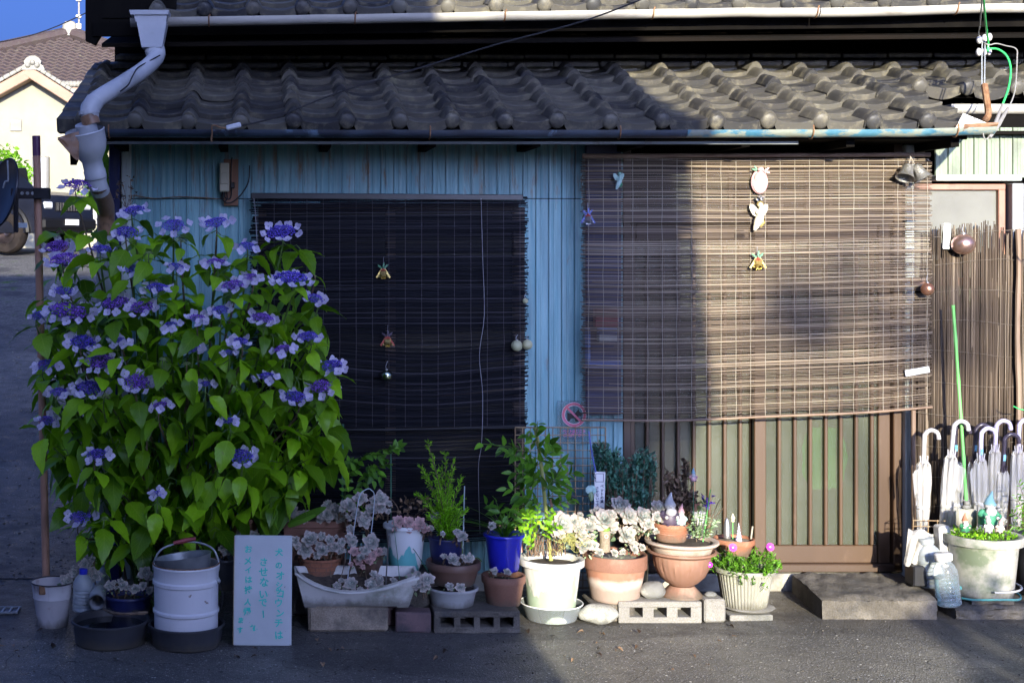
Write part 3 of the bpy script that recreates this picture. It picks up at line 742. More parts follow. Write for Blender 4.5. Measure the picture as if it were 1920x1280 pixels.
b = MB(); b.add([P(1806, 212, -.45), P(1868, 238, -.5), P(1835, 243, -.5), P(1790, 243, -.5)], [(0, 1, 2, 3)]); b.add([P(1806, 212, -.45) + Vector((0, .004, -.003)), P(1868, 238, -.5) + Vector((0, .004, -.003)), P(1835, 243, -.5) + Vector((0, .004, -.003)), P(1790, 243, -.5) + Vector((0, .004, -.003))], [(3, 2, 1, 0)])
b.build('gutter_end_sheet', MT['white_plastic'], house, smooth=False)
upf = lambda p: lerp(36, 9, (p - 250) / 1670) + (3 * math.sin((p - 1400) / 130) if 1400 < p < 1810 else 0)
GYU = .08
for a0, a1 in ((245, 943), (945, 1532), (1534, 2150)):
    half_pipe(gpath(a0, a1, GYU, upf, 18), .042).build('upper_gutter', MT['gutter_white'], house)
for p in (392, 665, 945, 1222, 1528, 1790):
    b = MB(); x = PX(p, GYU); z = PZ(upf(p), GYU)
    b.tube([(x, GYU + .12, z + .03), (x, GYU + .05, z)] + [(x, GYU - .044 * math.cos(a), z - .044 * math.sin(a)) for a in [math.pi * k / 8 for k in range(8, -1, -1)]] + [(x + .006, GYU - .04, z + .012)], .004, 6)
    b.build('gutter_bracket', MT['rust'], house)
half_pipe(gpath(1775, 2100, .1, lambda p: 197, 8), .05).build('back_gutter', MT['gutter_white'], house)

# ---- downpipe with hopper and funnel
dp = MB(); Yh = .0
path = smooth_path([P(293, 88, .02), P(295, 103, .0), P(284, 118, -.1), P(262, 136, -.25), P(225, 160, -.42), P(190, 181, -.52), P(172, 196, -.56), P(168, 215, -.57), P(172, 232, -.57)], 5)
dp.tube(path, .041, 14); pipe = dp.build('downpipe', MT['pipe_grey'], house)
b = MB()
def frustum(m, c, t, btm, h):      # c: top centre; t, btm: (w, d)
    x, y, z = c
    vs_ = [(x + a * t[0] / 2, y + e * t[1] / 2, z) for a, e in ((-1, -1), (1, -1), (1, 1), (-1, 1))] + [(x + a * btm[0] / 2, y + e * btm[1] / 2, z - h) for a, e in ((-1, -1), (1, -1), (1, 1), (-1, 1))]
    m.add(vs_, [(0, 1, 2, 3), (7, 6, 5, 4)] + [(i + 4, (i + 1) % 4 + 4, (i + 1) % 4, i) for i in range(4)])
s_ = S(0)
c = P(282, 24, .02); frustum(b, c, (74 / s_, .17), (70 / s_, .16), .022)
c = P(284, 32, .02); frustum(b, c, (62 / s_, .14), (56 / s_, .13), .035)
c = P(286, 45, .02); frustum(b, c, (56 / s_, .13), (38 / s_, .1), .125)
b.build('hopper', MT['pipe_grey'], pipe, angle=30)
b = MB(); b.tube([P(287, 90, .02), P(292, 101, .015)], .047, 14); b.build('pipe_collar', MT['pipe_grey'], pipe)
b = MB(); b.tube([P(178, 190, -.55), P(169, 203, -.57), P(167, 218, -.57)], .046, 14); b.tube([P(167, 207, -.57), P(168, 214, -.57)], .05, 14); b.build('elbow', MT['pipe_grey'], pipe)
b = MB(); b.tube([P(166, 216, -.575), P(172, 234, -.575)], .0425, 14); b.build('tape_wrap', MT['tape_brown'], pipe)
# funnel head
ax = (P(178, 318, -.5) - P(158, 236, -.57)).normalized().to_track_quat('Z', 'Y').to_matrix()
b = MB(); b.lathe([(.0, .0), (.05, 0), (.052, .05), (.0, .05)], 18, P(160, 232, -.57), ax=ax); b.build('pipe_socket', MT['pipe_grey'], pipe)
b = MB(); b.lathe([(.1, .045), (.104, .05), (.1, .06), (.098, .11), (.085, .15), (.058, .19), (.053, .2), (.053, .24), (.057, .245), (.057, .28), (.05, .285), (.05, .34)], 24, P(157, 238, -.57) - ax @ Vector((0, 0, .03)), ax=ax, ell=(.98, .8)); b.build('funnel', MT['pipe_grey'], pipe)
b = MB()
def tp(u, v):
    q = P(lerp(108, 148, u), lerp(lerp(258, 246, u), lerp(262, 300, min(1, u * 1.2)), v), -.67 + .05 * u)
    return q + Vector((0, .012 * nz(u * 4, v * 4, 3), 0))
b.grid(8, 8, tp); b.build('tape_patch', MT['tape_brown'], pipe)
b = MB(); b.tube(smooth_path([P(176, 318, -.5), P(183, 345, -.45), P(196, 378, -.3), P(199, 400, -.22), P(198, 440, -.2)], 5), .043, 14); b.build('lower_bend', MT['tape_brown'], pipe)
b = MB(); b.tube([P(175, 308, -.5), P(183, 338, -.46)], .046, 14); b.tube([P(186, 352, -.42), P(189, 360, -.4)], .0455, 14); b.build('coupling', MT['pipe_grey'], pipe)
b = MB(); b.tube([P(198, 396, -.2), P(193, 700, -.2), P(190, 1060, -.22)], .041, 14); b.build('standpipe', MT['pipe_grey_dirty'], pipe)
b = MB(); b.tube([P(192, 1005, -.22), P(191, 1034, -.22)], .044, 14); b.build('tape_wrap', MT['tape_brown'], pipe)

# ---- sliding door
fr = MB(); s0 = S(.03)
Yd = .02
xl, xr, xo = PX(1166, Yd), PX(1655, Yd), PX(1690, Yd)
zt, zb = 1.86, .1
door = thing_ = None
b = MB(); b.box(((xl + xo) / 2, Yd + .03, .115), (xo - xl, .16, .04), ch=.004)
door = b.build('door', MT['bronze_d'], house)
b = MB(); b.box(((xl + xo) / 2, Yd + .03, 1.885), (xo - xl, .14, .06), ch=.004); b.build('head_rail', MT['bronze_d'], door)
b = MB(); b.box((xo - .03, Yd - .0, 1.2), (.062, .1, 2.2), ch=.004); b.build('frame_post', MT['bronze'], door)
b = MB(); b.box((xo - .083, Yd + .02, 1.0), (.04, .05, 1.76), ch=.003); b.build('frame_post', MT['bronze_d'], door)
b = MB(); b.box((xl + .02, Yd + .03, 1.2), (.04, .12, 2.2), ch=.004); b.build('frame_post', MT['bronze_d'], door)
def panel(x0, x1, Y, slats):
    zb_, zt_ = .135, 1.855
    for xa, w in ((x0 + .034, .06), (x1 - .034, .06)):
        b = MB(); b.box((xa, Y, (zb_ + zt_) / 2), (w, .034, zt_ - zb_), ch=.004); b.build('stile', MT['bronze'], door)
    b = MB(); b.box(((x0 + x1) / 2, Y, zb_ + .045), (x1 - x0 - .137, .03, .09), ch=.004); b.build('bottom_rail', MT['bronze'], door)
    b = MB(); b.box(((x0 + x1) / 2, Y, zt_ - .04), (x1 - x0 - .137, .03, .08), ch=.004); b.build('top_rail', MT['bronze'], door)
    b = MB(); b.box(((x0 + x1) / 2, Y + .006, (zb_ + zt_) / 2), (x1 - x0 - .13, .005, zt_ - zb_ - .15)); b.build('glass_pane', MT['frost'], door, smooth=False)
    me = MB(); me.box((0, 0, 0), (.018, .022, zt_ - zb_ - .172), ch=.004); me = me.mesh('slat')
    for x in slats: obj('slat', me, MT['bronze'], door, (x, Y - .012, (zb_ + zt_) / 2 + .005))
Yp = Yd - .005
panel(PX(1411, Yp), PX(1668, Yp), Yp, [PX(q, Yp) for q in (1459, 1488, 1517, 1546, 1574, 1603, 1632)])
Yq = Yd + .05
panel(PX(1166, Yq), PX(1428, Yq), Yq, [PX(q, Yq) for q in (1212, 1241, 1270, 1299, 1328, 1357, 1386)])
b = MB(); b.box(((xl + xo) / 2, Yd + .04, 2.045), (xo - xl - .08, .005, .25)); b.build('transom_pane', MT['frost'], door, smooth=False)
for q in (1322, 1372, 1468, 1516, 1560):
    b = MB(); b.box((PX(q, Yd), Yd + .025, 2.045), (.016, .02, .25)); b.build('transom_bar', MT['bronze_d'], door)
b = MB()
def gc(u, v):
    w = .5 + .5 * math.sin(v * 3.1) ** .5
    x = PX(lerp(1500, 1585, .5 + (u - .5) * w), .06); z = PZ(lerp(915, 800, v), .06)
    return (x + .012 * nz(v * 5, 1), .036 + .003 * math.sin(u * 20), z + .02 * nz(u * 4, v * 2, 2))
b.grid(20, 14, gc); tag(b.build('green_cloth', MT['green_cloth']), 'bright green cloth hanging behind the frosted glass of the sliding door', 'cloth')
# pale post right of the door and the wood frame of the little window
b = MB(); b.box((PX(1699, -.02), -.02, 1.15), (17 / S(0), .09, 2.2), ch=.005); b.build('door_jamb', MT['pale_wood'], house)
# ---- right-hand window
wx0, wx1, wz0, wz1 = PX(1700, -.02), PX(1868, -.02), PZ(520, -.02), PZ(356, -.02)
b = MB(); b.box(((wx0 + wx1) / 2, -.018, (wz0 + wz1) / 2), (wx1 - wx0, .006, wz1 - wz0)); win = b.build('window', MT['frost_w'], house, smooth=False)
b = MB(); b.box(((wx0 + wx1) / 2 + .01, -.03, wz1 + .014), (wx1 - wx0 + .05, .03, .03), ch=.003); b.build('window_frame', MT['window_red'], win)
b = MB(); b.box((wx1 + .016, -.031, (wz0 + wz1) / 2), (.034, .032, wz1 - wz0), ch=.003); b.build('window_frame', MT['window_red'], win)
b = MB(); b.box((wx1 + .075, -.05, (wz0 + wz1) / 2 - .02), (.058, .08, wz1 - wz0 + .1), ch=.004); b.build('jamb', MT['white_frame'], win)
b = MB(); b.box((PX(1830, -.06), -.05, PZ(334, -.06)), (.43, .09, .03), ch=.004); b.build('lintel', MT['pale_wood'], win)
b = MB(); b.box((PX(1800, -.06), -.05, wz0 - .02), (.5, .07, .04), ch=.004); b.build('window_sill', MT['window_red'], win)
# ---- window behind the left blind
x0, x1, z0, z1 = PX(492, -.03), PX(972, -.03), PZ(985, -.03), PZ(388, -.03)
b = MB(); b.box(((x0 + x1) / 2, -.025, (z0 + z1) / 2), (x1 - x0, .012, z1 - z0)); wl = b.build('window', MT['window_dark'], house, smooth=False)
for x, w in ((x0, .04), ((x0 + x1) / 2, .05), (x1, .06)):
    b = MB(); b.box((x, -.034, (z0 + z1) / 2), (w, .022, z1 - z0), ch=.003); b.build('window_stile', MT['bronze_d'], wl)
for z in (z0, z1, lerp(z0, z1, .42)):
    b = MB(); b.box(((x0 + x1) / 2, -.033, z), (x1 - x0, .018, .04), ch=.003); b.build('window_rail', MT['bronze_d'], wl)

# ================================================================== far house, left background
FY = 30.0
fh = thing('far_house', 'cream rendered house with brown hipped tile roof and front gable up the slope', 'house', (0, FY, 0))
def L(px, py, dy=0.0):
    q = P(px, py, FY + dy); q.y -= FY; return q
b = MB(); b.extr([(L(a, c).x, L(a, c).z) for a, c in ((-160, 560), (190, 560), (190, 205), (62, 140), (-80, 220), (-160, 220))], 0, 6); b.build('wall', MT['cream_wall'], fh, smooth=False)
b = MB(); b.extr([(L(a, c).x, L(a, c).z) for a, c in ((150, 560), (420, 560), (420, 150), (150, 150))], 1.5, 8); b.build('wall', MT['cream_wall'], fh, smooth=False)
# gable fascias
for a, c in (((62, 128), (-90, 212)), ((62, 128), (182, 204))):
    p0, p1 = L(*a), L(*c); dirn = (p1 - p0); ln = dirn.length; ang = math.atan2(dirn.z, dirn.x)
    b = MB(); b.box((ln / 2, -.28, -.15), (ln + .1, .5, .26), ch=.02)
    o = b.build('gable_board', MT['fascia'], fh, loc=p0); o.rotation_euler = (0, -ang, 0) if dirn.x > 0 else (math.pi, -ang, 0)
    if dirn.x < 0:
        o.rotation_euler = (0, -ang, 0); o.scale = (1, 1, -1); o.location.y += .006
    n = 13
    for k in range(n):
        q = p0.lerp(p1, (k + .5) / n)
        bb = MB(); bb.box((0, -.25, .05), (ln / n * 1.04, .6, .1), ch=.02); oo = bb.build('verge_tile', MT['ridge_white'], fh, loc=q); oo.rotation_euler = (0, -math.atan2(dirn.z, dirn.x) if dirn.x > 0 else -math.atan2(-dirn.z, -dirn.x), 0)
b = MB(); b.extr([(L(a, c).x, L(a, c).z) for a, c in ((50, 150), (74, 150), (62, 128))], -.5, -.05); b.build('gable_peak', MT['fascia'], fh, smooth=False)
# hipped roof faces with rolled tile columns
def roof_face(A, Bl, Br, pitch, rows):
    m = MB()
    w = (Br - Bl); W = w.length; ux = w.normalized(); ap = (A - Bl).dot(ux)
    base = Bl + ux * ap; up = A - base; H = up.length; uu = up.normalized(); nn = ux.cross(uu)
    if nn.z < 0: nn = -nn
    k = int(W / pitch); sub = 6
    for c in range(k):
        x0 = c * pitch
        hmax = H * min((x0 + pitch / 2) / ap if x0 < ap else 1, (W - x0 - pitch / 2) / (W - ap))
        rr = max(1, int(rows * hmax / H))
        for r2 in range(rr):
            y0, y1 = r2 * H / rows, (r2 + 1) * H / rows
            top = []; bt = []; lip = []
            for j in range(sub + 1):
                x = x0 + pitch * j / sub; hz = .05 * math.sin(math.pi * j / sub) ** 2 * (1 if j < sub else 0)
                bt.append(Bl + ux * x + uu * y0 + nn * (hz + .045)); top.append(Bl + ux * x + uu * y1 + nn * hz); lip.append(Bl + ux * x + uu * y0 + nn * (hz))
            m.add(lip + bt + top, [(j, j + 1, sub + 2 + j, sub + 1 + j) for j in range(sub)] + [(sub + 1 + j, sub + 2 + j, 2 * sub + 3 + j, 2 * sub + 2 + j) for j in range(sub)])
    return m
A = L(132, 66, 5.5); Bl = L(-330, 168, .6); Br = L(420, 168, .6)
stuff(roof_face(A, Bl, Br, .25, 18).build('roof_tiles', MT['tile2'], fh))
for e in (Bl, Br):
    b = MB(); d = e - A; n = 26
    for k in range(n):
        q = A.lerp(e, (k + .5) / n)
    b.tube([A + Vector((0, 0, .06)), e + Vector((0, 0, .06))], [.2, .2], 8); b.build('hip_ridge', MT['tile2'], fh)
b = MB(); b.lathe([(.0, 0), (.24, 0), (.22, .2), (.2, .34), (.13, .42), (0, .45)], 14, A + Vector((0, -.2, -.05)), ell=(1, .4)); b.build('ridge_ornament', MT['ridge_white'], fh)
b = MB(); q = L(62, 132, -.45); poly = [(-.42, 0), (.42, 0), (.36, .14), (.27, .2), (.3, .3), (.2, .42), (.08, .48), (-.08, .48), (-.2, .42), (-.3, .3), (-.27, .2), (-.36, .14)]
b.extr([(q.x + a * .75, q.z + c * .75) for a, c in poly], q.y - .1, q.y + .12)
for a in (-.16, 0, .16): b.ball((q.x + a * .75, q.y - .11, q.z + (.16 if a else .25) * .75), .07, 10, 6)
b.build('gable_ornament', MT['ridge_white'], fh)
b = MB()
for k in range(14): b.ball(L(112 + k * 7, 158, .5), .09, 8, 6)
b.build('eave_discs', MT['ridge_white'], fh)
b = MB(); q0, q1 = L(60, 366, -.12), L(92, 294, -.12); b.box(((q0.x + q1.x) / 2, -.06, (q0.z + q1.z) / 2), (q1.x - q0.x, .1, q1.z - q0.z), ch=.01); fw = b.build('window', MT['black'], fh)
b = MB(); b.box(((q0.x + q1.x) / 2 - .03, -.12, (q0.z + q1.z) / 2 + .05), (q1.x - q0.x - .1, .02, q1.z - q0.z - .14)); b.build('pane', MT['white_frame'], fw, smooth=False)
for k in range(5):
    b = MB(); b.box((lerp(q0.x, q1.x, .1 + k * .2), -.16, (q0.z + q1.z) / 2), (.035, .03, q1.z - q0.z)); b.build('window_bar', MT['white_frame'] if k < 4 else MT['black'], fw, smooth=False)
for p0_, p1_, m_ in ((L(100, 168, .4), L(330, 170, .4), 'fascia'), (L(178, 172, -.1), L(178, 420, -.1), 'gutter_white')):
    b = MB(); b.tube([p0_, p1_], .06, 8); b.build('gutter_pipe', MT[m_], fh)
b = MB(); q0 = L(30, 235, -.02); b.box((q0.x, -.03, q0.z), (.3, .05, .3), ch=.01); b.build('wall_vent', MT['ridge_white'], fh)
# aerial mast behind the far house
am = thing('antenna_mast', 'thin television mast with pale boxes above the hipped roof', 'antenna', P(148, 66, FY + 6))
b = MB(); b.tube([(0, 0, -1), (0, 0, 2.2)], .03, 8); b.build('pole', MT['wire_grey'], am)
for z in (.25, .55, 1.05):
    b = MB(); b.box((0, -.05, z), (.16, .1, .16 if z < .3 else .09), ch=.01); b.build('signal_box', MT['gutter_white'], am)
# sky wires
for k, (a, c) in enumerate((((-40, 84), (190, 10)), ((160, 62), (260, -20)))):
    b = MB(); p0, p1 = P(a[0], a[1], 16 + k * 4), P(c[0], c[1], 14 + k * 4); pts = [p0.lerp(p1, t / 12) - Vector((0, 0, .12 * math.sin(math.pi * t / 12))) for t in range(13)]
    b.tube(pts, .009, 5); tag(b.build('overhead_wire', MT['black_matte']), ('dark wire running across the open sky above the far roof', 'short wire slanting up behind the upper eave corner')[k], 'wire')

# ================================================================== across the lane, behind the camera: what throws the shade
TE_, TA = math.tan(SUN_EL) / math.cos(SUN_AZ), math.tan(SUN_AZ)
def occ(x, z, Y): return (x - Y * TA, z - Y * TE_)        # place at depth Y (< 0) whose shadow meets the wall plane at (x, z)
oh = thing('opposite_house', 'grey stucco house across the lane with an overhanging upper bay', 'house', (0, 0, 0))
yo = -9.3
x1, z1 = occ(.93, 4.4, yo); x2, z2 = occ(1.2, 2.9, yo)
b = MB(); b.box(((x1 - 11) / 2, yo - 3, z1 / 2), (x1 + 11, 6, z1)); b.build('wall', MT['stucco'], oh, smooth=False)
b = MB(); b.box(((x1 + x2) / 2 + .001, yo - 2.9, z2 / 2), (x2 - x1 - .002, 5.8, z2)); b.build('stair_wall', MT['stucco'], oh, smooth=False)
_, z4 = occ(0, .36, yo - .8)
b = MB(); b.extr([(x2, z4), (occ(2.2, 0, yo)[0], z4), occ(2.27, .9, yo), occ(2.14, 2.15, yo), occ(2.03, 2.6, yo), occ(2.0, 2.92, yo), (x2, occ(0, 2.92, yo)[1])], yo, yo - .8); b.build('upper_bay', MT['stucco'], oh, smooth=False)
b = MB(); b.add([(-11.4, yo + .4, z1 - .1), (x1 + .1, yo + .4, z1 - .1), (x1 + .1, yo - 3, z1 + 1.0), (-11.4, yo - 3, z1 + 1.0), (-11.4, yo - 6.4, z1 - .1), (x1 + .1, yo - 6.4, z1 - .1)], [(0, 1, 2, 3), (3, 2, 5, 4), (0, 3, 4), (1, 5, 2)]); b.build('roof', MT['tile2'], oh, smooth=False)
for k in range(4):
    b = MB(); b.box((-9 + k * 2.4, yo + .02, 1.5), (1.2, .06, 1.1), ch=.01); w_ = b.build('window', MT['window_dark'], oh)
    b = MB(); b.box((-9 + k * 2.4, yo + .055, 1.5), (.05, .03, 1.1)); b.build('window_bar', MT['white_frame'], w_)
# ================================================================== reed blinds
def reeds(m, x0, x1, z0, z1, Y, step, rad, zf, seed, jit=.015, gap=.03, nseg=9, yf=None, bright=.12):
    r_ = random.Random(seed); m.val = m.val or []
    z = z1
    while z > z0:
        if r_.random() > gap:
            a, c = x0 + r_.uniform(-jit, jit * .6), x1 + r_.uniform(-jit * .6, jit)
            if r_.random() < .04: a += r_.uniform(0, .4)
            if r_.random() < .04: c -= r_.uniform(0, .4)
            rr = rad * r_.uniform(.7, 1.2); tilt = r_.uniform(-.0022, .0022); sh = min(1, max(0, r_.gauss(.38, .2) + (.45 if r_.random() < bright else 0)))
            k = r_.uniform(0, 99); vs_ = []
            for i in range(nseg + 1):
                x = lerp(a, c, i / nseg)
                zz = z + zf(x, z) + tilt * (i / nseg - .5) * 2 + .0016 * nz(x * 4, k)
                yy = Y + .0015 * nz(x * 3, k, 4) + (yf(x, z) if yf else 0)
                for w in range(4):
                    vs_.append((x, yy + rr * math.cos(w * math.pi / 2), zz + rr * math.sin(w * math.pi / 2)))
                    m.val.append(min(1, max(0, sh + .18 * nz(x * 5, k, 8))))
            fs = [(i * 4 + w, i * 4 + (w + 1) % 4, (i + 1) * 4 + (w + 1) % 4, (i + 1) * 4 + w) for i in range(nseg) for w in range(4)]
            fs += [(3, 2, 1, 0), (nseg * 4, nseg * 4 + 1, nseg * 4 + 2, nseg * 4 + 3)]
            m.add(vs_, fs)
        z -= step * r_.uniform(.45, 1.55)
    return m
# left blind
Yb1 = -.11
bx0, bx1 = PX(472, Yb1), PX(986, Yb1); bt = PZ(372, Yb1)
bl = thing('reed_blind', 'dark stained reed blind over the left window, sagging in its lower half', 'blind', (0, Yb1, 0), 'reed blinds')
def sag1(x, z):
    t = (x - bx0) / (bx1 - bx0); low = sstep(PZ(600, Yb1), PZ(640, Yb1), z) if False else sstep(1.30, 1.24, z)
    s = -.045 * math.exp(-((t - .62) / .28) ** 2) * low * sstep(.78, 1.05, z) + .008 * (t - .5)
    return s + .003 * nz(x * 2.2, z * 2, 3)
zmid = PZ(800, Yb1)
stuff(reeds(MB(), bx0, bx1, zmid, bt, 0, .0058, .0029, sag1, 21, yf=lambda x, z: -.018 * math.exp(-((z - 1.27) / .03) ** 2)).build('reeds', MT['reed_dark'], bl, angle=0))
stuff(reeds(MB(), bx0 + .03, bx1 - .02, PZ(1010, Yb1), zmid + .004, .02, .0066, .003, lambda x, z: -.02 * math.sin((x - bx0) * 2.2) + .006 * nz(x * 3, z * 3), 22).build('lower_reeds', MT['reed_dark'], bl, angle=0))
for zz, tl in ((zmid - .004, 0.01), (zmid + .006, -.004)):
    b = MB(); b.tube([(bx0, -.006, zz - .012), ((bx0 + bx1) / 2, -.008, zz - .018 + tl), (bx1, -.006, zz)], .0045, 6); b.build('bottom_rod', MT['black_matte'], bl)
b = MB(); b.box(((bx0 + bx1) / 2 - .01, -.004, bt + .008), (bx1 - bx0 - .01, .018, .03), rot=(0, R(.35), 0), ch=.003); b.build('top_rail', MT['black'], bl)
n = 17
for k in range(n):
    x = lerp(bx0 + .03, bx1 - .03, k / (n - 1)); b = MB()
    b.tube([(x + .003 * nz(k, j), -.005 - (.018 * math.exp(-((z - 1.27) / .03) ** 2)), z) for j, z in enumerate([lerp(bt, zmid, q / 16) for q in range(17)])], .0011, 4); b.build('string', MT['string_d'], bl)
pts = smooth_path([P(902, 372, Yb1 - .03), P(905, 480, Yb1 - .03), P(908, 590, Yb1 - .03), P(899, 665, Yb1 - .035), P(905, 740, Yb1 - .03), P(903, 830, Yb1 - .03), P(897, 880, Yb1 - .03), P(900, 1000, Yb1 - .03)], 5)
b = MB(); b.tube(pts, .0013, 5); tag(b.build('pull_cord', MT['cord_white']), 'thin white pull cord hanging down the dark left blind', 'cord')
b = MB(); b.tube(smooth_path([P(476, 372, Yb1 - .02), P(479, 400, Yb1 - .02), P(482, 460, Yb1 - .02)], 4), .002, 5); tag(b.build('tie_cord', MT['cord_white']), 'short white cord hanging at the upper left corner of the left blind', 'cord')
# right blind
Yb2 = -.17
cx0, cx1 = PX(1092, Yb2), PX(1744, Yb2); ct = PZ(297, Yb2)
br = thing('reed_blind', 'brown reed blind in front of the sliding door, half in the sun', 'blind', (0, Yb2, 0), 'reed blinds')
cb = PZ(786, Yb2)
def sag2(x, z):
    t = (x - cx0) / (cx1 - cx0)
    return .062 * t * t * sstep(2.2, .9, z) + .005 * nz(x * 1.6, z * 1.5, 5) + .002 * math.sin(x * 7 + z * 3)
stuff(reeds(MB(), cx0, cx1, cb, ct, 0, .0051, .0018, sag2, 31, jit=.012, gap=.04, bright=.2).build('reeds', MT['reed_brown'], br, angle=0))
n = 24
for k in range(n):
    x = lerp(cx0 + .03, cx1 - .015, k / (n - 1)); b = MB()
    for yy in (-.0035,):
        b.tube([(x + .004 * nz(k * 3, j * .5), yy, z + sag2(x, z)) for j, z in enumerate([lerp(ct, cb, q / 20) for q in range(21)])], .0012, 4)
    b.build('string', MT['string'], br)
b = MB(); b.tube([(x, .0, cb - .006 + sag2(x, cb)) for x in [lerp(cx0 - .005, cx1 + .01, q / 12) for q in range(13)]], .006, 7); b.build('bottom_rod', MT['bamboo_dk'], br)
b = MB(); b.tube([(cx0, .0, ct + .012), (cx1, .0, ct + .018)], .011, 8); b.build('top_rod', MT['bamboo_dk'], br)

# ================================================================== reed fence on the right
Yf = -.12
fx0, fx1 = PX(1712, Yf), PX(1960, Yf)
fe = thing('reed_fence', 'weathered grey-brown reed screen leaning against the wall right of the door', 'fence', (0, Yf, 0))
def vreeds(m, x0, x1, zt, zb, step, rad, seed, y0):
    r_ = random.Random(seed); m.val = m.val or []; x = x0
    while x < x1:
        t = zt(x) + r_.uniform(-.03, .015); bb = zb + r_.uniform(-.02, .02); lean = .05 * (x - x0) + r_.uniform(-.012, .012)
        rr = rad * r_.uniform(.6, 1.25); sh = min(1, max(0, r_.gauss(.4, .22))); k = r_.uniform(0, 99); vs_ = []; ns = 6
        for i in range(ns + 1):
            u = i / ns; z = lerp(bb, t, u)
            xx = x + lean * u + .006 * nz(k, u * 3); yy = y0 + .012 * nz(x * 3, u * 2, seed) + r_.uniform(-.001, .001)
            for w in range(4):
                vs_.append((xx + rr * math.cos(w * math.pi / 2 + .4), yy + rr * math.sin(w * math.pi / 2 + .4), z)); m.val.append(min(1, max(0, sh + .2 * nz(z * 6, k))))
        m.add(vs_, [(i * 4 + w, i * 4 + (w + 1) % 4, (i + 1) * 4 + (w + 1) % 4, (i + 1) * 4 + w) for i in range(ns) for w in range(4)] + [(ns * 4, ns * 4 + 1, ns * 4 + 2, ns * 4 + 3)])
        x += step * r_.uniform(.7, 1.3)
    return m
ftop = lambda x: PZ(418 + 8 * math.sin((x - fx0) * 9) + (24 if x > PX(1850, Yf) else 0) * min(1, (x - PX(1850, Yf)) / .1), Yf)
stuff(vreeds(MB(), PX(1748, Yf), fx1, ftop, .03, .0047, .0031, 41, 0).build('reeds', MT['reed_grey'], fe, angle=0))
stuff(vreeds(MB(), PX(1746, Yf), fx1, lambda x: PZ(470, Yf) + .05 * nz(x * 4, 2), .03, .0052, .0036, 43, .007).build('middle_reeds', MT['reed_grey'], fe, angle=0))
stuff(vreeds(MB(), fx0, fx1, lambda x: PZ(560, Yf) + .05 * nz(x * 3, 1), .03, .0046, .0036, 42, .012).build('back_reeds', MT['reed_grey'], fe, angle=0))
for k in range(11):
    z = ftop(fx0) - .05 - k * .15
    b = MB(); b.tube([(x, -.008 + .006 * nz(x * 5, k), z + .018 * math.sin(x * 7 + k * .8) + .006 * nz(x * 9, k)) for x in [lerp(fx0 if z < 1.4 else PX(1750, Yf), fx1, q / 18) for q in range(19)]], .0012, 4); b.build('binding_wire', MT['fence_wire'], fe)
b = MB(); b.tube([(PX(1712, Yf) - .005, -.015, PZ(768, Yf)), (PX(1710, Yf), -.015, .02)], .011, 8); b.build('edge_cane', MT['bamboo_dk'], fe)
b = MB(); q = [P(1909, lerp(430, 1010, i / 14), Yf - .03) for i in range(15)]
b.tube([(p.x + .004 * math.sin(i), -.03, p.z) for i, p in enumerate(q)], [.012 + (.002 if i % 3 == 0 else 0) for i in range(15)], 8); b.build('support_cane', MT['bamboo_dk'], fe)
b = MB(); b.tube(smooth_path([P(1910, 466, Yf - .05), P(1917, 478, Yf - .05), P(1930, 472, Yf - .05)], 4), .003, 5); b.tube(smooth_path([P(1876, 756, Yf - .04), P(1890, 762, Yf - .05), P(1905, 764, Yf - .04)], 4), .003, 5); b.build('twist_tie', MT['wire_green'], fe)

# ================================================================== wall fixtures
jb = thing('junction_box', 'cream electrical box with cables on a brown board near the eave', 'junction box', P(432, 385, -.03))
s_ = S(-.03)
b = MB(); b.box((.003, .012, .115), (27 / s_, .02, .235), ch=.002); b.build('mounting_board', MT['board_brown'], jb)
b = MB(); b.box((-11 / s_, -.018, .14), (18 / s_, .045, .145), ch=.005); b.build('box', MT['box_cream'], jb)
b = MB(); b.box((-11 / s_, -.022, .135), (16 / s_, .045, .06), ch=.004); b.build('cover', MT['box_cream'], jb)
b = MB(); b.box((4 / s_, -.01, .1), (8 / s_, .03, .03), ch=.004); b.build('clip', MT['black'], jb)
for k, pp in enumerate((((-14, -.02, .065), (-16, -.03, .045), (-12, -.03, .02), (-4, -.02, .012), (6, -.02, .02), (22, -.02, .06), (34, -.02, .12), (36, .0, .2)), ((-10, -.02, .07), (-10, -.03, .04), (-2, -.03, .03), (2, -.02, .06), (1, -.02, .14), (3, -.01, .24)), ((-7, -.02, .07), (-6, -.03, .03), (-14, -.03, .03), (-13, -.03, .16), (-16, -.03, .2)))):
    b = MB(); b.tube(smooth_path([(a / s_, y, z) for a, y, z in pp], 5), .0035, 6); b.build('cable', MT['black_matte'], jb)
b = MB(); b.tube(smooth_path([P(250, 366, -.02), P(290, 372, -.025), P(340, 369, -.02), P(414, 373, -.02)], 6), .0026, 6); tag(b.build('wall_wire', MT['rust']), 'rusty wire strung across the siding to the cream electrical box', 'wire')
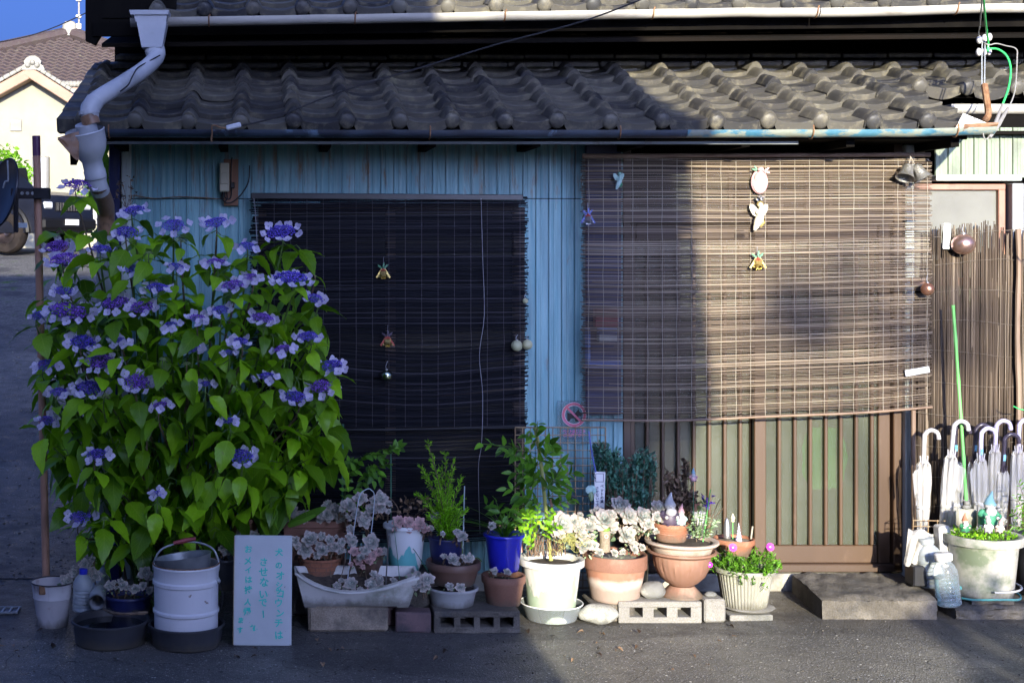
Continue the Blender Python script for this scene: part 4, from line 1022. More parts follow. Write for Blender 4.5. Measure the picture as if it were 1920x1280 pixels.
# cable over the roof to a pale connector
b = MB(); b.tube(smooth_path([P(1250, -20, -.7), P(1100, 38, -.66), P(930, 84, -.62), P(800, 124, -.58), P(640, 172, -.58), P(520, 219, -.6), P(452, 236, -.62)], 6), .0042, 6); tag(b.build('roof_cable', MT['black_matte']), 'thin black cable sagging diagonally down over the dark roof tiles', 'cable')
cc = thing('cable_connector', 'pale blue-grey cable connector hanging on a hook at the gutter', 'connector', P(438, 237, -.62))
b = MB(); b.box((0, 0, 0), (.07, .022, .024), rot=(0, R(-14), 0), ch=.005); b.build('body', MT['cable_white'], cc)
b = MB(); b.tube(smooth_path([(-.035, 0, -.008), (-.06, 0, -.006), (-.085, 0, .004), (-.1, 0, .0), (-.1, .01, -.03), (-.104, .02, -.06), (-.1, .02, -.07)], 4), .004, 6); b.build('hook', MT['rust'], cc)
b = MB(); b.tube(smooth_path([P(300, 104, -.12), P(278, 116, -.2), P(258, 128, -.34), P(247, 146, -.44), P(240, 160, -.5), P(225, 172, -.5)], 5), .0035, 5); tag(b.build('pipe_cable', MT['black_matte']), 'black cable draped around the slanting grey downpipe', 'cable')

# insulators with the green wire
ia = thing('insulator_bracket', 'porcelain insulators on a rusty bracket with green wire above the eave corner', 'insulator', P(1845, 90, -.2))
for (a, c, dy) in ((1836, 75, -.02), (1846, 72, .02), (1855, 70, .06), (1835, 98, -.02), (1845, 98, .02), (1854, 97, .05)):
    q = P(a, c, -.2 + dy) - ia.location
    b = MB(); b.ball(q, (.0125, .017, .02), 12, 8); b.build('insulator', MT['porcelain'], ia)
b = MB(); b.tube([P(1841, 165, -.25) - ia.location, P(1841, 100, -.2) - ia.location, P(1842, 70, -.2) - ia.location], .0035, 6); b.tube([P(1846, 165, -.25) - ia.location, P(1847, 70, -.18) - ia.location], .0035, 6); b.build('wire_hanger', MT['zinc'], ia)
b = MB(); q0, q1 = P(1846, 160, -.26) - ia.location, P(1850, 228, -.4) - ia.location
b.tube(smooth_path([q0, q0.lerp(q1, .4) + Vector((.006, 0, 0)), q0.lerp(q1, .8) + Vector((.01, 0, 0)), q1 + Vector((-.012, 0, 0))], 4), [.016] * 12 + [.007], 8); b.build('strap', MT['rust'], ia)
b = MB(); b.tube(smooth_path([P(1842, -30, -.9), P(1846, 20, -.6), P(1850, 60, -.3), P(1853, 80, -.2), P(1852, 96, -.2), P(1856, 92, -.2), P(1872, 93, -.22), P(1888, 106, -.25), P(1895, 130, -.28), P(1891, 165, -.32), P(1879, 198, -.36)], 5), .005, 7); o = b.build('green_wire', MT['wire_green']); tag(o, 'bright green insulated wire looping down from the porcelain insulators', 'wire')
b = MB(); b.tube(smooth_path([P(1842, -10, -.8), P(1838, 40, -.5), P(1836, 70, -.2), P(1852, 84, -.2), P(1868, 82, -.2), P(1885, 86, -.22), P(1905, 92, -.25), P(1907, 110, -.27), P(1903, 170, -.33), P(1890, 205, -.38)], 5), .0032, 6); tag(b.build('grey_wire', MT['wire_grey']), 'dark grey wire squared off beside the green wire loop', 'wire')
b = MB(); b.tube([P(1880, 196, -.36), P(1866, 232, -.5), P(1861, 243, -.52)], [.007, .009, .006], 8); b.tube([P(1890, 203, -.38), P(1872, 234, -.5), P(1855, 258, -.54)], [.007, .011, .009], 8); b.tube(smooth_path([P(1855, 256, -.54), P(1847, 262, -.55), P(1843, 250, -.55)], 3), .003, 5); tag(b.build('wire_sleeve', MT['wire_grey']), 'pair of grey splice sleeves where the wires meet the gutter end', 'cable')

# ================================================================== signs
# prohibition plate for dogs, clear acrylic
Ys = -.035
ds = thing('dog_sign', 'clear plastic no-dogs sign with pink ring on the blue siding', 'sign', P(1076, 832, Ys))
s_ = S(Ys)
def text_obj(name, body, size, mat_, parent, loc, rotz=0.0, offset=0.0, align='CENTER', depth=.0006, sx=1.0):
    cu = bpy.data.curves.new(name, 'FONT'); cu.body = body; cu.size = size; cu.offset = offset; cu.align_x = align; cu.extrude = depth; cu.resolution_u = 2; cu.fill_mode = 'BOTH'
    o = bpy.data.objects.new(name, cu); COL.objects.link(o)
    dg = bpy.context.evaluated_depsgraph_get()
    me = bpy.data.meshes.new_from_object(o.evaluated_get(dg)); bpy.data.objects.remove(o)
    o2 = obj(name, me, mat_, parent, loc, (R(90), rotz, 0), (sx, 1, 1)); return o2
b = MB(); b.box((0, 0, 40 / s_), (62 / s_, .004, 82 / s_), ch=.002); b.build('plate', MT['acrylic'], ds)
def ring(m, c, r0, r1, y0, y1, n=40):
    vs_ = []
    for j in range(n):
        w = 2 * math.pi * j / n
        for r2 in (r0, r1):
            for y in (y0, y1): vs_.append((c[0] + r2 * math.cos(w), y, c[1] + r2 * math.sin(w)))
    fs = []
    for j in range(n):
        a, e = 4 * j, 4 * ((j + 1) % n)
        fs += [(a, a + 2, e + 2, e), (a + 2, a + 3, e + 3, e + 2), (a + 1, a, e, e + 1), (a + 3, a + 1, e + 1, e + 3)]
    m.add(vs_, fs)
cz = (832 - 777) / s_; rr = 23 / s_
b = MB(); ring(b, (0, cz), rr * .985, rr, -.0045, -.0025); ring(b, (0, cz), rr * .74, rr * .765, -.0045, -.0025); b.build('ring_outline', MT['ink_white'], ds)
b = MB(); ring(b, (0, cz), rr * .765, rr * .985, -.0042, -.0022)
b.box((0, -.0046, cz), (rr * 1.62, .002, rr * .17), rot=(0, R(45), 0)); b.build('ring', MT['ink_red'], ds, smooth=False)
dog = [(-.57, -.53), (-.35, -.53), (-.3, -.36), (-.22, -.3), (.06, -.3), (.12, -.53), (.34, -.53), (.3, -.2), (.4, -.1), (.6, -.13), (.62, .02), (.7, .1), (.52, .2), (.42, .27), (.38, .48), (.2, .26), (.08, .1), (-.4, .1), (-.53, .2), (-.55, .1), (-.53, -.02)]
b = MB(); b.extr([(a * rr, cz + c * rr) for a, c in dog], -.004, -.0024); b.build('dog_silhouette', MT['ink_black'], ds, smooth=False)
text_obj('lettering', 'ペットはここの', .0165, MT['ink_pink'], ds, (0, -.0035, 22 / s_), offset=.0006)
text_obj('lettering', 'ご遠慮下さい', .0185, MT['ink_pink'], ds, (0, -.0035, 14.5 / s_), offset=.0006)
text_obj('lettering', 'No uncaged animals', .0118, MT['ink_navy'], ds, (0, -.0035, 9.5 / s_))
# hanging tag on the wire grid
Yt = -.36
tg = thing('hanging_tag', 'narrow white plastic tag with vertical lettering hung on the wire grid', 'sign', P(1124, 968, Yt))
s_ = S(Yt)
b = MB(); b.box((0, 0, 42 / s_), (20 / s_, .003, 84 / s_), rot=(0, R(1.5), 0), ch=.003); b.build('plate', MT['cap_white'], tg)
b = MB(); q = 7 / s_; 
for (dx, dz, w, h) in ((0, 7.6, 15, .9), (0, -7.6, 15, .9), (-7.2, 0, .9, 15), (7.2, 0, .9, 15)): b.box((dx / s_, -.0022, (73 + dz) / s_), (w / s_, .001, h / s_))
b.build('printed_frame', MT['ink_navy'], tg, smooth=False)
for k, chx in enumerate('ペットの糞、尿'): text_obj('lettering', chx, .0165, MT['ink_navy'], tg, (4.5 / s_, -.0028, (55 - k * 7.2) / s_), offset=.0003)
for k, chx in enumerate('させないで下さい'): text_obj('lettering', chx, .0165, MT['ink_navy'], tg, (-4.5 / s_, -.0028, (51 - k * 6.4) / s_), offset=.0003)
b = MB(); b.tube(smooth_path([(-8 / s_, -.008, 72 / s_), (-14 / s_, -.012, 80 / s_), (-10 / s_, .01, 90 / s_)], 4), .002, 5); b.build('wire_tie', MT['black_matte'], tg)
# sign board with brush lettering
Yg = GY(1210)
sb = thing('sign_board', 'weathered white board with turquoise hand-painted characters standing on the asphalt', 'sign', P(492, 1210, Yg))
s_ = S(Yg); sb.rotation_euler = (R(-7), R(.6), 0)
hb, wb = 203 / s_, 109 / s_
b = MB(); b.box((0, .012, hb / 2), (wb, .022, hb), ch=.003); b.build('board', MT['board'], sb)
b = MB(); b.box((-wb / 2 - .001, .0125, hb / 2), (.003, .02, hb - .006)); b.build('edge_strip', MT['board_edge'], sb)
r_ = random.Random(4)
def col_text(chars, x, ys, size):
    for chx, y in zip(chars, ys):
        text_obj('lettering', chx, size * r_.uniform(.9, 1.15), MT['ink_turq'], sb, ((x + r_.uniform(-1.5, 1.5)) / s_, -.0012, hb - (y + 9) / s_), R(r_.uniform(-9, 9)), offset=.001, depth=.0008)
col_text('犬のオシッコウンチは', 31, [27, 51, 71, 88, 97, 104, 121, 140, 158, 180], .036)
col_text('させないで!!', 1, [46, 65, 84, 106, 121, 140, 142], .038)
col_text('おメイは持人帰', -28, [22, 44, 60, 78, 97, 119, 137], .034)
col_text('れ', -16, [166], .034)
col_text('ます', -43, [152, 170], .026)

# ================================================================== ornaments on the blinds
def bell(m, c, r, h, rot=(0, 0, 0), n=16):
    ax = Euler(rot).to_matrix()
    m.lathe([(0, 0), (r * .35, 0), (r * .55, -h * .12), (r * .62, -h * .5), (r * .78, -h * .8), (r, -h), (r * .96, -h * 1.01), (r * .7, -h * .8), (r * .5, -h * .4), (0, -h * .2)], n, c, ax=ax)
def leafpair(m, c, s, rots):
    for a in rots:
        rot = Euler((0, a, 0)).to_matrix()
        poly = [(0, 0), (.3, .25), (.45, .2), (.55, .4), (.5, .5), (.75, .6), (.8, .9), (1, 1.1), (.6, .95), (.5, 1), (.4, .7), (.2, .65), (.2, .4)]
        vs_ = [rot @ Vector((x * s * .6, -.002 - .003 * math.sin(z * 3), z * s * .9)) + Vector(c) for x, z in poly] + [rot @ Vector((x * s * .6, .001, z * s * .9)) + Vector(c) for x, z in poly]
        k = len(poly); m.add(vs_, [tuple(range(k)), tuple(range(2 * k - 1, k - 1, -1))] + [(i + k, (i + 1) % k + k, (i + 1) % k, i) for i in range(k)])
def bell_ornament(px, py, Y, label, bm, leafm, ribm, sc=1.0, hang=25):
    o = thing('bell_ornament', label, 'ornament', P(px, py, Y), 'christmas bell ornaments on the blinds')
    for sx in (-1, 1):
        b = MB(); bell(b, (sx * .012 * sc, -.01, .0), .019 * sc, .038 * sc, (R(-25), R(sx * 28), 0)); q = b.build('bell', MT[bm], o)
        b = MB(); b.ball((sx * .022 * sc, -.028 * sc, -.03 * sc), .005 * sc, 8, 6); b.build('clapper', MT[bm], q)
    b = MB(); leafpair(b, (0, -.012, .004), .034 * sc, (R(-75), R(15), R(-20))); b.build('leaves', MT[leafm], o)
    b = MB()
    for k in range(3): b.ball((.008 * sc * (k - 1), -.02, .006 * sc * (k % 2)), .006 * sc, 8, 6)
    b.build('berries', MT['ribbon_red'], o)
    for sx in (-1, 1):
        b = MB(); b.box((sx * .02 * sc, -.018, -.014 * sc), (.009 * sc, .003, .05 * sc), rot=(0, R(-sx * 32), 0)); b.build('ribbon', MT[ribm], o)
    b = MB(); b.tube([(0, 0, .0), (.004, .004, hang / S(Y))], .001, 4); b.build('hanger', MT['cord_white'], o)
    return o
bell_ornament(718, 507, Yb1 - .02, 'small gold bells with green holly, uppermost ornament on the left blind', 'gold', 'holly', 'gold', 1.0)
bell_ornament(726, 634, Yb1 - .03, 'small gold bells with red ribbons at the fold of the left blind', 'gold', 'dark_cloth', 'ribbon_red', 1.0)
bell_ornament(1101, 405, Yb2 - .02, 'small silver bells with blue bow at the left edge of the right blind', 'silver', 'ribbon_blue', 'ribbon_blue', 1.0)
bell_ornament(1419, 487, Yb2 - .02, 'small gold bells with green holly below the cream angel', 'gold', 'holly', 'gold', 1.15)
# big pewter bells
pb = thing('pewter_bells', 'pair of large pewter bells at the top right of the brown blind', 'ornament', P(1707, 308, Yb2 - .05))
b = MB(); bell(b, (-.014, -.01, -.004), .047, .075, (R(-18), R(22), 0), 20); b.build('bell', MT['pewter'], pb)
b = MB(); bell(b, (.022, -.004, -.004), .045, .078, (R(-12), R(-26), 0), 20); b.build('bell', MT['pewter'], pb)
b = MB(); b.tube(smooth_path([(-.012, -.01, 0), (0, .0, .03), (.004, .01, .04), (.02, 0, 0)], 4), .002, 5); b.build('cord', MT['string'], pb)
# baubles
def bauble(px, py, Y, r_px, label, m_, cap='silver', loop=10, ell=(1, 1, 1)):
    o = thing('bauble', label, 'bauble', P(px, py, Y), 'baubles hung on blinds and fence'); r = r_px / S(Y)
    b = MB(); b.ball((0, 0, 0), (r * ell[0], r * ell[1], r * ell[2]), 28, 18); b.build('ball', MT[m_], o, angle=0)
    b = MB(); b.lathe([(0, .0), (r * .22, .0), (r * .22, r * .16), (0, r * .16)], 10, (0, 0, r * ell[2] * .96)); b.build('cap', MT[cap], o)
    b = MB(); b.tube(smooth_path([(0, 0, r), (-.004, 0, r + loop * .4 / S(Y)), (.005, .005, r + loop / S(Y))], 4), .0014, 5); b.build('hanger', MT['cord_white'], o)
    return o
bauble(725, 704, Yb1 - .05, 11, 'silver-green mirrored bauble hanging on the dark left blind', 'mirror', loop=16)
bauble(969, 648, Yb1 - .05, 10.5, 'cream bauble, left one of the pair at the left blind edge', 'pale_ball')
bauble(989, 646, Yb1 - .04, 9.5, 'greenish cream bauble, right one of the pair at the left blind edge', 'pale_ball')
bauble(985, 564, Yb1 - .03, 5, 'tiny cream bauble above the pair at the left blind edge', 'pale_ball')
bauble(1806, 458, Yf - .05, 21.5, 'large shiny bronze iridescent ball in front of the reed fence', 'iris', loop=16, ell=(1, 1, .9))
bauble(1739, 542, Yb2 - .06, 12, 'small copper textured bauble at the right edge of the brown blind', 'copper', loop=18)
# smiling pink and white plaque
fp = thing('face_plaque', 'white and pink oval face plaque with holly at the top of the brown blind', 'ornament', P(1424, 338, Yb2 - .03))
b = MB(); b.ball((0, 0, -.008), (.042, .012, .06), 20, 12); b.build('outer_plaque', MT['pink_resin'], fp)
b = MB(); b.ball((0, -.008, -.012), (.035, .01, .052), 20, 12); b.build('beard', MT['white_resin'], fp)
b = MB(); b.ball((.0, -.014, .008), (.03, .01, .036), 20, 12); b.build('collar', MT['pink_resin'], fp)
b = MB(); b.ball((.0, -.02, .012), (.025, .009, .03), 20, 12); b.build('face', MT['white_resin'], fp)
b = MB()
for a, c in ((-.006, .016), (.006, .016), (0, .008), (-.002, .002), (.003, .002)): b.ball((a, -.029, c), .0018, 6, 5)
b.build('painted_eyes', MT['ink_black'], fp)
b = MB(); leafpair(b, (-.012, -.01, .044), .03, (R(-60), R(-95))); b.build('holly_leaf', MT['holly'], fp)
b = MB(); leafpair(b, (.012, -.012, .044), .034, (R(35), R(75))); b.ball((0, -.02, .052), (.016, .01, .012), 10, 8); b.build('bow', MT['pink_resin'], fp)
for sx in (-1, 1):
    b = MB(); bell(b, (sx * .006, -.008, -.078), .017, .026, (R(-20), R(sx * 50), 0)); b.build('small_bell', MT['silver'], fp)
def angel(px, py, Y, sc, m1, m2, label):
    o = thing('angel_ornament', label, 'ornament', P(px, py, Y)); 
    # body leaning, one skin of ellipsoids fused visually as a figurine
    b = MB(); b.tube(smooth_path([(-.02 * sc, -.012, -.085 * sc), (-.008 * sc, -.014, -.055 * sc), (.006 * sc, -.014, -.02 * sc), (.008 * sc, -.014, .008 * sc), (.006 * sc, -.014, .024 * sc)], 4), [.006 * sc, .008 * sc, .012 * sc, .014 * sc, .017 * sc, .019 * sc, .02 * sc, .019 * sc, .018 * sc, .016 * sc, .015 * sc, .014 * sc, .012 * sc, .01 * sc, .008 * sc, .007 * sc, .006 * sc], 12); b.build('body', MT[m1], o)
    b = MB(); b.ball((.006 * sc, -.017, .034 * sc), .013 * sc, 14, 10); b.build('head', MT[m1], o)
    b = MB(); b.ball((.006 * sc, -.012, .039 * sc), (.016 * sc, .014 * sc, .014 * sc), 12, 8, fn=lambda p: 1 + .15 * nz(p.x * 4, p.y * 4, p.z * 4)); b.build('hair', MT[m2], o)
    for sx in (-1, 1):
        pl = [(0, 0), (.014, .02), (.03, .034), (.044, .034), (.046, .018), (.04, .002), (.03, -.016), (.016, -.024), (.004, -.018)]
        b = MB(); q = [(.004 * sc + sx * a * sc * (1 if sx < 0 else .9), c * sc + .004) for a, c in pl]
        b.extr(q if sx > 0 else q[::-1], -.008, -.001); b.build('wing', MT[m1], o)
        b = MB(); b.tube([(.006 * sc + sx * .012 * sc, -.016, .012 * sc), (.006 * sc + sx * .02 * sc, -.024, -.004 * sc), (.008 * sc, -.03, -.008 * sc)], [.006 * sc, .005 * sc, .004 * sc], 8); b.build('arm', MT[m1], o)
    b = MB(); b.tube([(.012 * sc, -.014, -.03 * sc), (.02 * sc, -.02, -.05 * sc), (.008 * sc, -.014, -.07 * sc)], [.01 * sc, .009 * sc, .005 * sc], 8); b.build('leg', MT[m2], o)
    return o
angel(1421, 398, Yb2 - .03, 1.05, 'cream', 'gold', 'cream and gold winged angel below the face plaque on the brown blind')
angel(1159, 335, Yb2 - .03, .62, 'mint_paint', 'green_paint', 'tiny pale green winged figure high on the shaded part of the brown blind')
# thermometers
def thermo(px, py, Y, w, h, rot, label):
    o = thing('thermometer', label, 'thermometer', P(px, py, Y)); s_ = S(Y); o.rotation_euler = (0, R(rot), 0)
    b = MB(); b.box((0, 0, 0), (w / s_, .008, h / s_), ch=.0025); b.build('plate', MT['cap_white'], o)
    b = MB(); b.tube([(0, -.005, -h * .36 / s_), (0, -.005, h * .4 / s_)], .0012, 6); b.build('glass_tube', MT['red_box'], o)
    b = MB()
    for k in range(11):
        for sx in (-1, 1): b.box((sx * w * .26 / s_, -.0045, (-.36 + k * .076) * h / s_), (w * .2 / s_, .001, .9 / s_))
    b.build('scale_marks', MT['ink_black'], o, smooth=False)
thermo(1775, 443, Yf - .02, 13, 48, 3, 'small white upright thermometer tied to the reed fence')
thermo(1720, 696, Yb2 - .02, 12, 46, 80, 'small white thermometer lying aslant on the brown blind')
# shelf with boxes behind the right blind
Ysf = -.1
sh = thing('wall_shelf', 'small blue shelf frame on the siding behind the right blind', 'shelf', P(1130, 690, Ysf)); s_ = S(Ysf)
b = MB(); b.box((-28 / s_, 0, .1), (.014, .06, .2), ch=.003); b.build('side', MT['blue_box'], sh)
b = MB(); b.box((2 / s_, 0, .006), (62 / s_, .06, .014), ch=.003); b.build('shelf_board', MT['blue_box'], sh)
b = MB(); b.box((2 / s_, -.025, .03), (60 / s_, .01, .02), ch=.003); b.build('front_rail', MT['blue_box'], sh)
def small_box(px, py, w, h, m_, label, Y=Ysf):
    s_ = S(Y); b = MB(); b.box((0, 0, h / 2 / s_), (w / s_, .05, h / s_), ch=.003); o = b.build('storage_box', MT[m_], None, loc=P(px, py, Y)); tag(o, label, 'box')
small_box(1138, 640, 34, 14, 'grey_box', 'pale grey carton behind the blind beneath the blue packet')
small_box(1138, 628, 34, 14, 'blue_box', 'blue packet lying on the pale grey carton behind the blind')
small_box(1136, 612, 44, 34, 'red_box', 'dark red box behind the shaded left edge of the right blind')
# ================================================================== plant helpers
def frame(d, n):
    y = Vector(d).normalized(); x = y.cross(Vector(n))
    if x.length < 1e-5: x = y.orthogonal()
    x.normalize(); z = x.cross(y); return Matrix((x, y, z)).transposed()
def leaf_data(W, nl=8, nw=2, droop=.25, fold=.25, serr=0.0, tip=1.0, curve=0.0, shape='ovate', thick=0.0):
    v, f, uv = [], [], []
    for j in range(nl + 1):
        t = j / nl
        if shape == 'ovate': w = math.sin(math.pi * min(1, t) ** .72) ** .85 * (1 - .25 * t ** 3)
        elif shape == 'strap': w = (math.sin(math.pi * (.06 + .94 * t) ** .9)) ** .55
        elif shape == 'spoon': w = (math.sin(math.pi * t ** 1.35)) ** .95 * .98 + .3 * (1 - t) ** 2
        else: w = math.sin(math.pi * t) ** .8
        if t >= 1: w = 0.0
        for i in range(-nw, nw + 1):
            u = i / nw
            e = 1 + (serr * (1 if (j % 2) else -1) if abs(u) == 1 and 0 < j < nl else 0)
            x = u * w * W / 2 * e
            z = -droop * t * t + fold * abs(x) + curve * math.sin(math.pi * t) + .015 * math.sin(t * 17 + u * 3) * abs(u) * (1 if shape == 'ovate' else 0)
            v.append((x, t, z)); uv.append((.5 + u * .5, t))
    k = 2 * nw + 1
    for j in range(nl):
        for i in range(2 * nw): f.append((j * k + i, j * k + i + 1, (j + 1) * k + i + 1, (j + 1) * k + i))
    return v, f, uv
def data_mesh(name, data, mat_):
    v, f, uv = data; m = MB(); m.merge(v, f, Matrix.Identity(4), uv); me = m.mesh(name, True, 0); me.materials.append(mat_); return me
def put(name, me, parent, p, d, n, s):
    o = bpy.data.objects.new(name, me); COL.objects.link(o); o.parent = parent
    sc = s if isinstance(s, (tuple, list)) else (s, s, s)
    o.matrix_basis = Matrix.Translation(p) @ frame(d, n).to_4x4() @ Matrix.Diagonal((sc[0], sc[1], sc[2], 1))
    return o
def add_leaf(m, data, p, d, n, s):
    sc = s if isinstance(s, (tuple, list)) else (s, s, s)
    m.merge(data[0], data[1], Matrix.Translation(p) @ frame(d, n).to_4x4() @ Matrix.Diagonal((sc[0], sc[1], sc[2], 1)), data[2])
LEAFLET = leaf_data(.42, 5, 1, .15, .3)
OVAL = leaf_data(.6, 5, 1, .15, .25)
NEEDLE = leaf_data(.3, 3, 1, .05, .4, shape='lens')
SCRAP = leaf_data(.7, 4, 1, .5, .6)
def rv(r_, s=1.0): return Vector((r_.uniform(-1, 1), r_.uniform(-1, 1), r_.uniform(-1, 1))) * s

# ================================================================== hydrangea
hyd = thing('hydrangea_bush', 'large lacecap hydrangea with blue and lilac flower heads against the siding', 'bush', (PX(330, -.45), -.45, 0))
HL = hyd.location.copy()
hv = [data_mesh('leaf', leaf_data(w, 14, 3, dr, fo, .05, curve=cu), MT['hyd_leaf']) for w, dr, fo, cu in ((.6, .22, .16, .03), (.54, .35, .22, .05), (.64, .15, .12, .04), (.56, .45, .18, .08))]
def hyd_depth(px, py):
    a = ((px - 345) / 310) ** 2 + ((py - 730) / 380) ** 2
    return -.38 - .5 * math.sqrt(max(0, 1 - .95 * a))
heads = [(146, 348, 72, 1), (250, 396, 62, 0), (325, 424, 62, 0), (405, 418, 62, 0), (527, 436, 76, 0), (462, 462, 46, 0), (238, 436, 58, 0), (190, 468, 56, 2), (108, 463, 66, 1), (122, 487, 80, 1), (405, 492, 50, 1), (295, 540, 60, 0), (437, 535, 60, 1), (545, 522, 88, 0), (128, 585, 100, 1), (215, 569, 72, 1), (266, 576, 62, 1), (413, 582, 46, 0), (370, 597, 44, 1), (492, 597, 60, 1), (577, 631, 54, 0), (155, 642, 66, 0), (360, 655, 46, 0), (428, 660, 28, 2), (188, 678, 82, 1), (86, 684, 50, 0), (168, 728, 72, 0), (257, 716, 66, 1), (622, 686, 56, 0), (604, 724, 62, 1), (553, 744, 58, 0), (88, 788, 40, 0), (428, 789, 36, 0), (182, 852, 52, 0), (452, 856, 62, 0), (295, 925, 26, 0), (152, 968, 58, 0), (75, 592, 44, 2), (330, 500, 40, 0), (470, 520, 40, 1), (250, 505, 44, 0), (320, 610, 40, 0), (450, 640, 44, 0), (530, 655, 46, 1), (110, 735, 46, 0), (300, 760, 40, 1), (500, 705, 44, 0), (225, 640, 40, 0), (120, 545, 50, 0), (590, 560, 44, 0), (385, 720, 34, 0),
         (340, 450, 34, 3), (280, 474, 18, 3), (305, 673, 18, 3), (350, 682, 22, 3), (196, 742, 34, 3), (196, 972, 20, 3)]
def head_mesh(seed, mat_):
    r_ = random.Random(seed); m = MB()
    oct_v = [(1, 0, 0), (-1, 0, 0), (0, 1, 0), (0, -1, 0), (0, 0, 1), (0, 0, -1)]; oct_f = [(0, 2, 4), (2, 1, 4), (1, 3, 4), (3, 0, 4), (2, 0, 5), (1, 2, 5), (3, 1, 5), (0, 3, 5)]
    N = 230
    for i in range(N):
        rr = math.sqrt((i + .5) / N) * r_.uniform(.9, 1.05); a = i * 2.39996
        z = .26 * (1 - rr * rr) + r_.uniform(-.05, .08)
        s = r_.uniform(.032, .068)
        m.merge(oct_v, oct_f, Matrix.Translation((rr * math.cos(a) * .92, rr * math.sin(a) * .92, z)) @ Euler((r_.random() * 3, r_.random() * 3, 0)).to_matrix().to_4x4() @ Matrix.Diagonal((s, s, s * 1.3, 1)))
    for i in range(14):          # little stalks under the dome
        a = i * 2.4; rr = .25 + .6 * (i / 14)
        m.tube([(0, 0, -.45), (rr * math.cos(a) * .5, rr * math.sin(a) * .5, -.12), (rr * math.cos(a), rr * math.sin(a), .36 * (1 - rr * rr) - .05)], .016, 4, False)
    me = m.mesh('flower_head', True, 0); me.materials.append(mat_); return me
HM = {0: [head_mesh(i, MT['fertile']) for i in (1, 2)], 1: [head_mesh(i, MT['fertile_violet']) for i in (3, 4)], 2: [head_mesh(5, MT['fertile'])], 3: [head_mesh(6, MT['fertile_green'])]}
def floret_mesh(seed):
    r_ = random.Random(seed); m = MB(); pet = leaf_data(1.02, 5, 2, -.12, .1, shape='lens')
    for k in range(4):
        a = k * math.pi / 2 + r_.uniform(-.12, .12); d = Vector((math.cos(a), math.sin(a), .1 + r_.uniform(-.08, .15)))
        add_leaf(m, pet, d * .03, d, (0, 0, 1), .5 * r_.uniform(.92, 1.08))
    me = m.mesh('floret', True, 0); me.materials.append(MT['petal']); return me
FM = [floret_mesh(i) for i in range(4)]
r_ = random.Random(17)
stems = []
for (px, py, w, kind) in heads:
    Y = hyd_depth(px, py) - .12
    if py < 400 and px < 200: Y = -.5
    p = P(px, py, Y) - HL; rad = w / 2 / S(Y) * .8
    tilt = Vector((r_.uniform(-.2, .2), -.4 + r_.uniform(-.2, .15), 1)).normalized()
    h = bpy.data.objects.new('flower_head', r_.choice(HM[kind])); COL.objects.link(h); h.parent = hyd
    q = tilt.to_track_quat('Z', 'Y')
    h.matrix_basis = Matrix.Translation(p) @ q.to_matrix().to_4x4() @ Matrix.Rotation(r_.random() * 6, 4, 'Z') @ Matrix.Diagonal((rad, rad, rad, 1))
    stuff(h)
    hi = h.matrix_basis.to_3x3().inverted()
    if kind != 3:
        nfl = max(4, int(w / 8)) if kind != 2 else 5
        for k in range(nfl):
            a = 2 * math.pi * (k + r_.uniform(-.3, .3)) / nfl; rr = r_.uniform(1.02, 1.28)
            fs = r_.uniform(.036, .05) / rad if kind != 2 else .03 / rad
            fo = bpy.data.objects.new('floret', r_.choice(FM)); COL.objects.link(fo); fo.parent = h
            out = Vector((math.cos(a), math.sin(a), 0))
            n_world = (q @ out) * .55 + Vector((r_.uniform(-.3, .3), -.9, .55))
            n_l = (hi @ n_world).normalized()
            fo.matrix_basis = Matrix.Translation((rr * out.x, rr * out.y, r_.uniform(-.16, .08))) @ n_l.to_track_quat('Z', 'Y').to_matrix().to_4x4() @ Matrix.Rotation(r_.random() * 6, 4, 'Z') @ Matrix.Diagonal((fs, fs, fs, 1))
    stems.append((px, py, Y, kind))
# shoots without flowers
poly = [(120, 400), (210, 405), (330, 450), (450, 470), (560, 455), (585, 500), (590, 580), (600, 660), (635, 720), (630, 830), (600, 890), (520, 930), (470, 980), (400, 1000), (320, 1000), (230, 1050), (165, 1010), (130, 930), (100, 850), (85, 760), (75, 690), (80, 600), (85, 520)]
def inside(x, y):
    c = False; n = len(poly)
    for i in range(n):
        (x1, y1), (x2, y2) = poly[i], poly[(i + 1) % n]
        if (y1 > y) != (y2 > y) and x < (x2 - x1) * (y - y1) / (y2 - y1) + x1: c = not c
    return c
tips = []
tries = 0
while len(tips) < 105 and tries < 30000:
    tries += 1
    x, y = r_.uniform(70, 640), r_.uniform(400, 1050)
    if not inside(x, y): continue
    dmin = 43 if y > 560 else 58
    if any((x - a) ** 2 + (y - c) ** 2 < dmin ** 2 for a, c in tips): continue
    if any((x - a) ** 2 + (y - c) ** 2 < 34 ** 2 for a, c, _, _ in heads): continue
    tips.append((x, y))
nleaf = 0
pet_m = MB(); extra = MB(); ldx = [leaf_data(w, 12, 2, dr, .18, .05, curve=.04) for w, dr in ((.6, .25), (.55, .38))]
def hyd_leaf(p, phi, droop, ln):
    global nleaf
    h = Vector((math.cos(phi), math.sin(phi), 0)); d = h * math.cos(droop) - Vector((0, 0, 1)) * math.sin(droop)
    n = h * math.sin(droop) + Vector((0, 0, 1)) * math.cos(droop) + rv(r_, .45)
    b0 = p + d * .03
    pet_m.tube([p, b0], .0022, 4, False)
    if nleaf < 298: put('leaf', r_.choice(hv), hyd, b0, d + rv(r_, .22), n, (ln, ln, ln))
    else: add_leaf(extra, r_.choice(ldx), b0, d + rv(r_, .22), n, ln)
    nleaf += 1
r_.shuffle(tips)
todo = [(a, c, Y - 0.0, True) for a, c, Y, k in stems if k != 3 and c > 370] + [(a, c, hyd_depth(a, c), False) for a, c in tips] + [(a, c, Y, False) for a, c, Y, k in stems if k == 3]
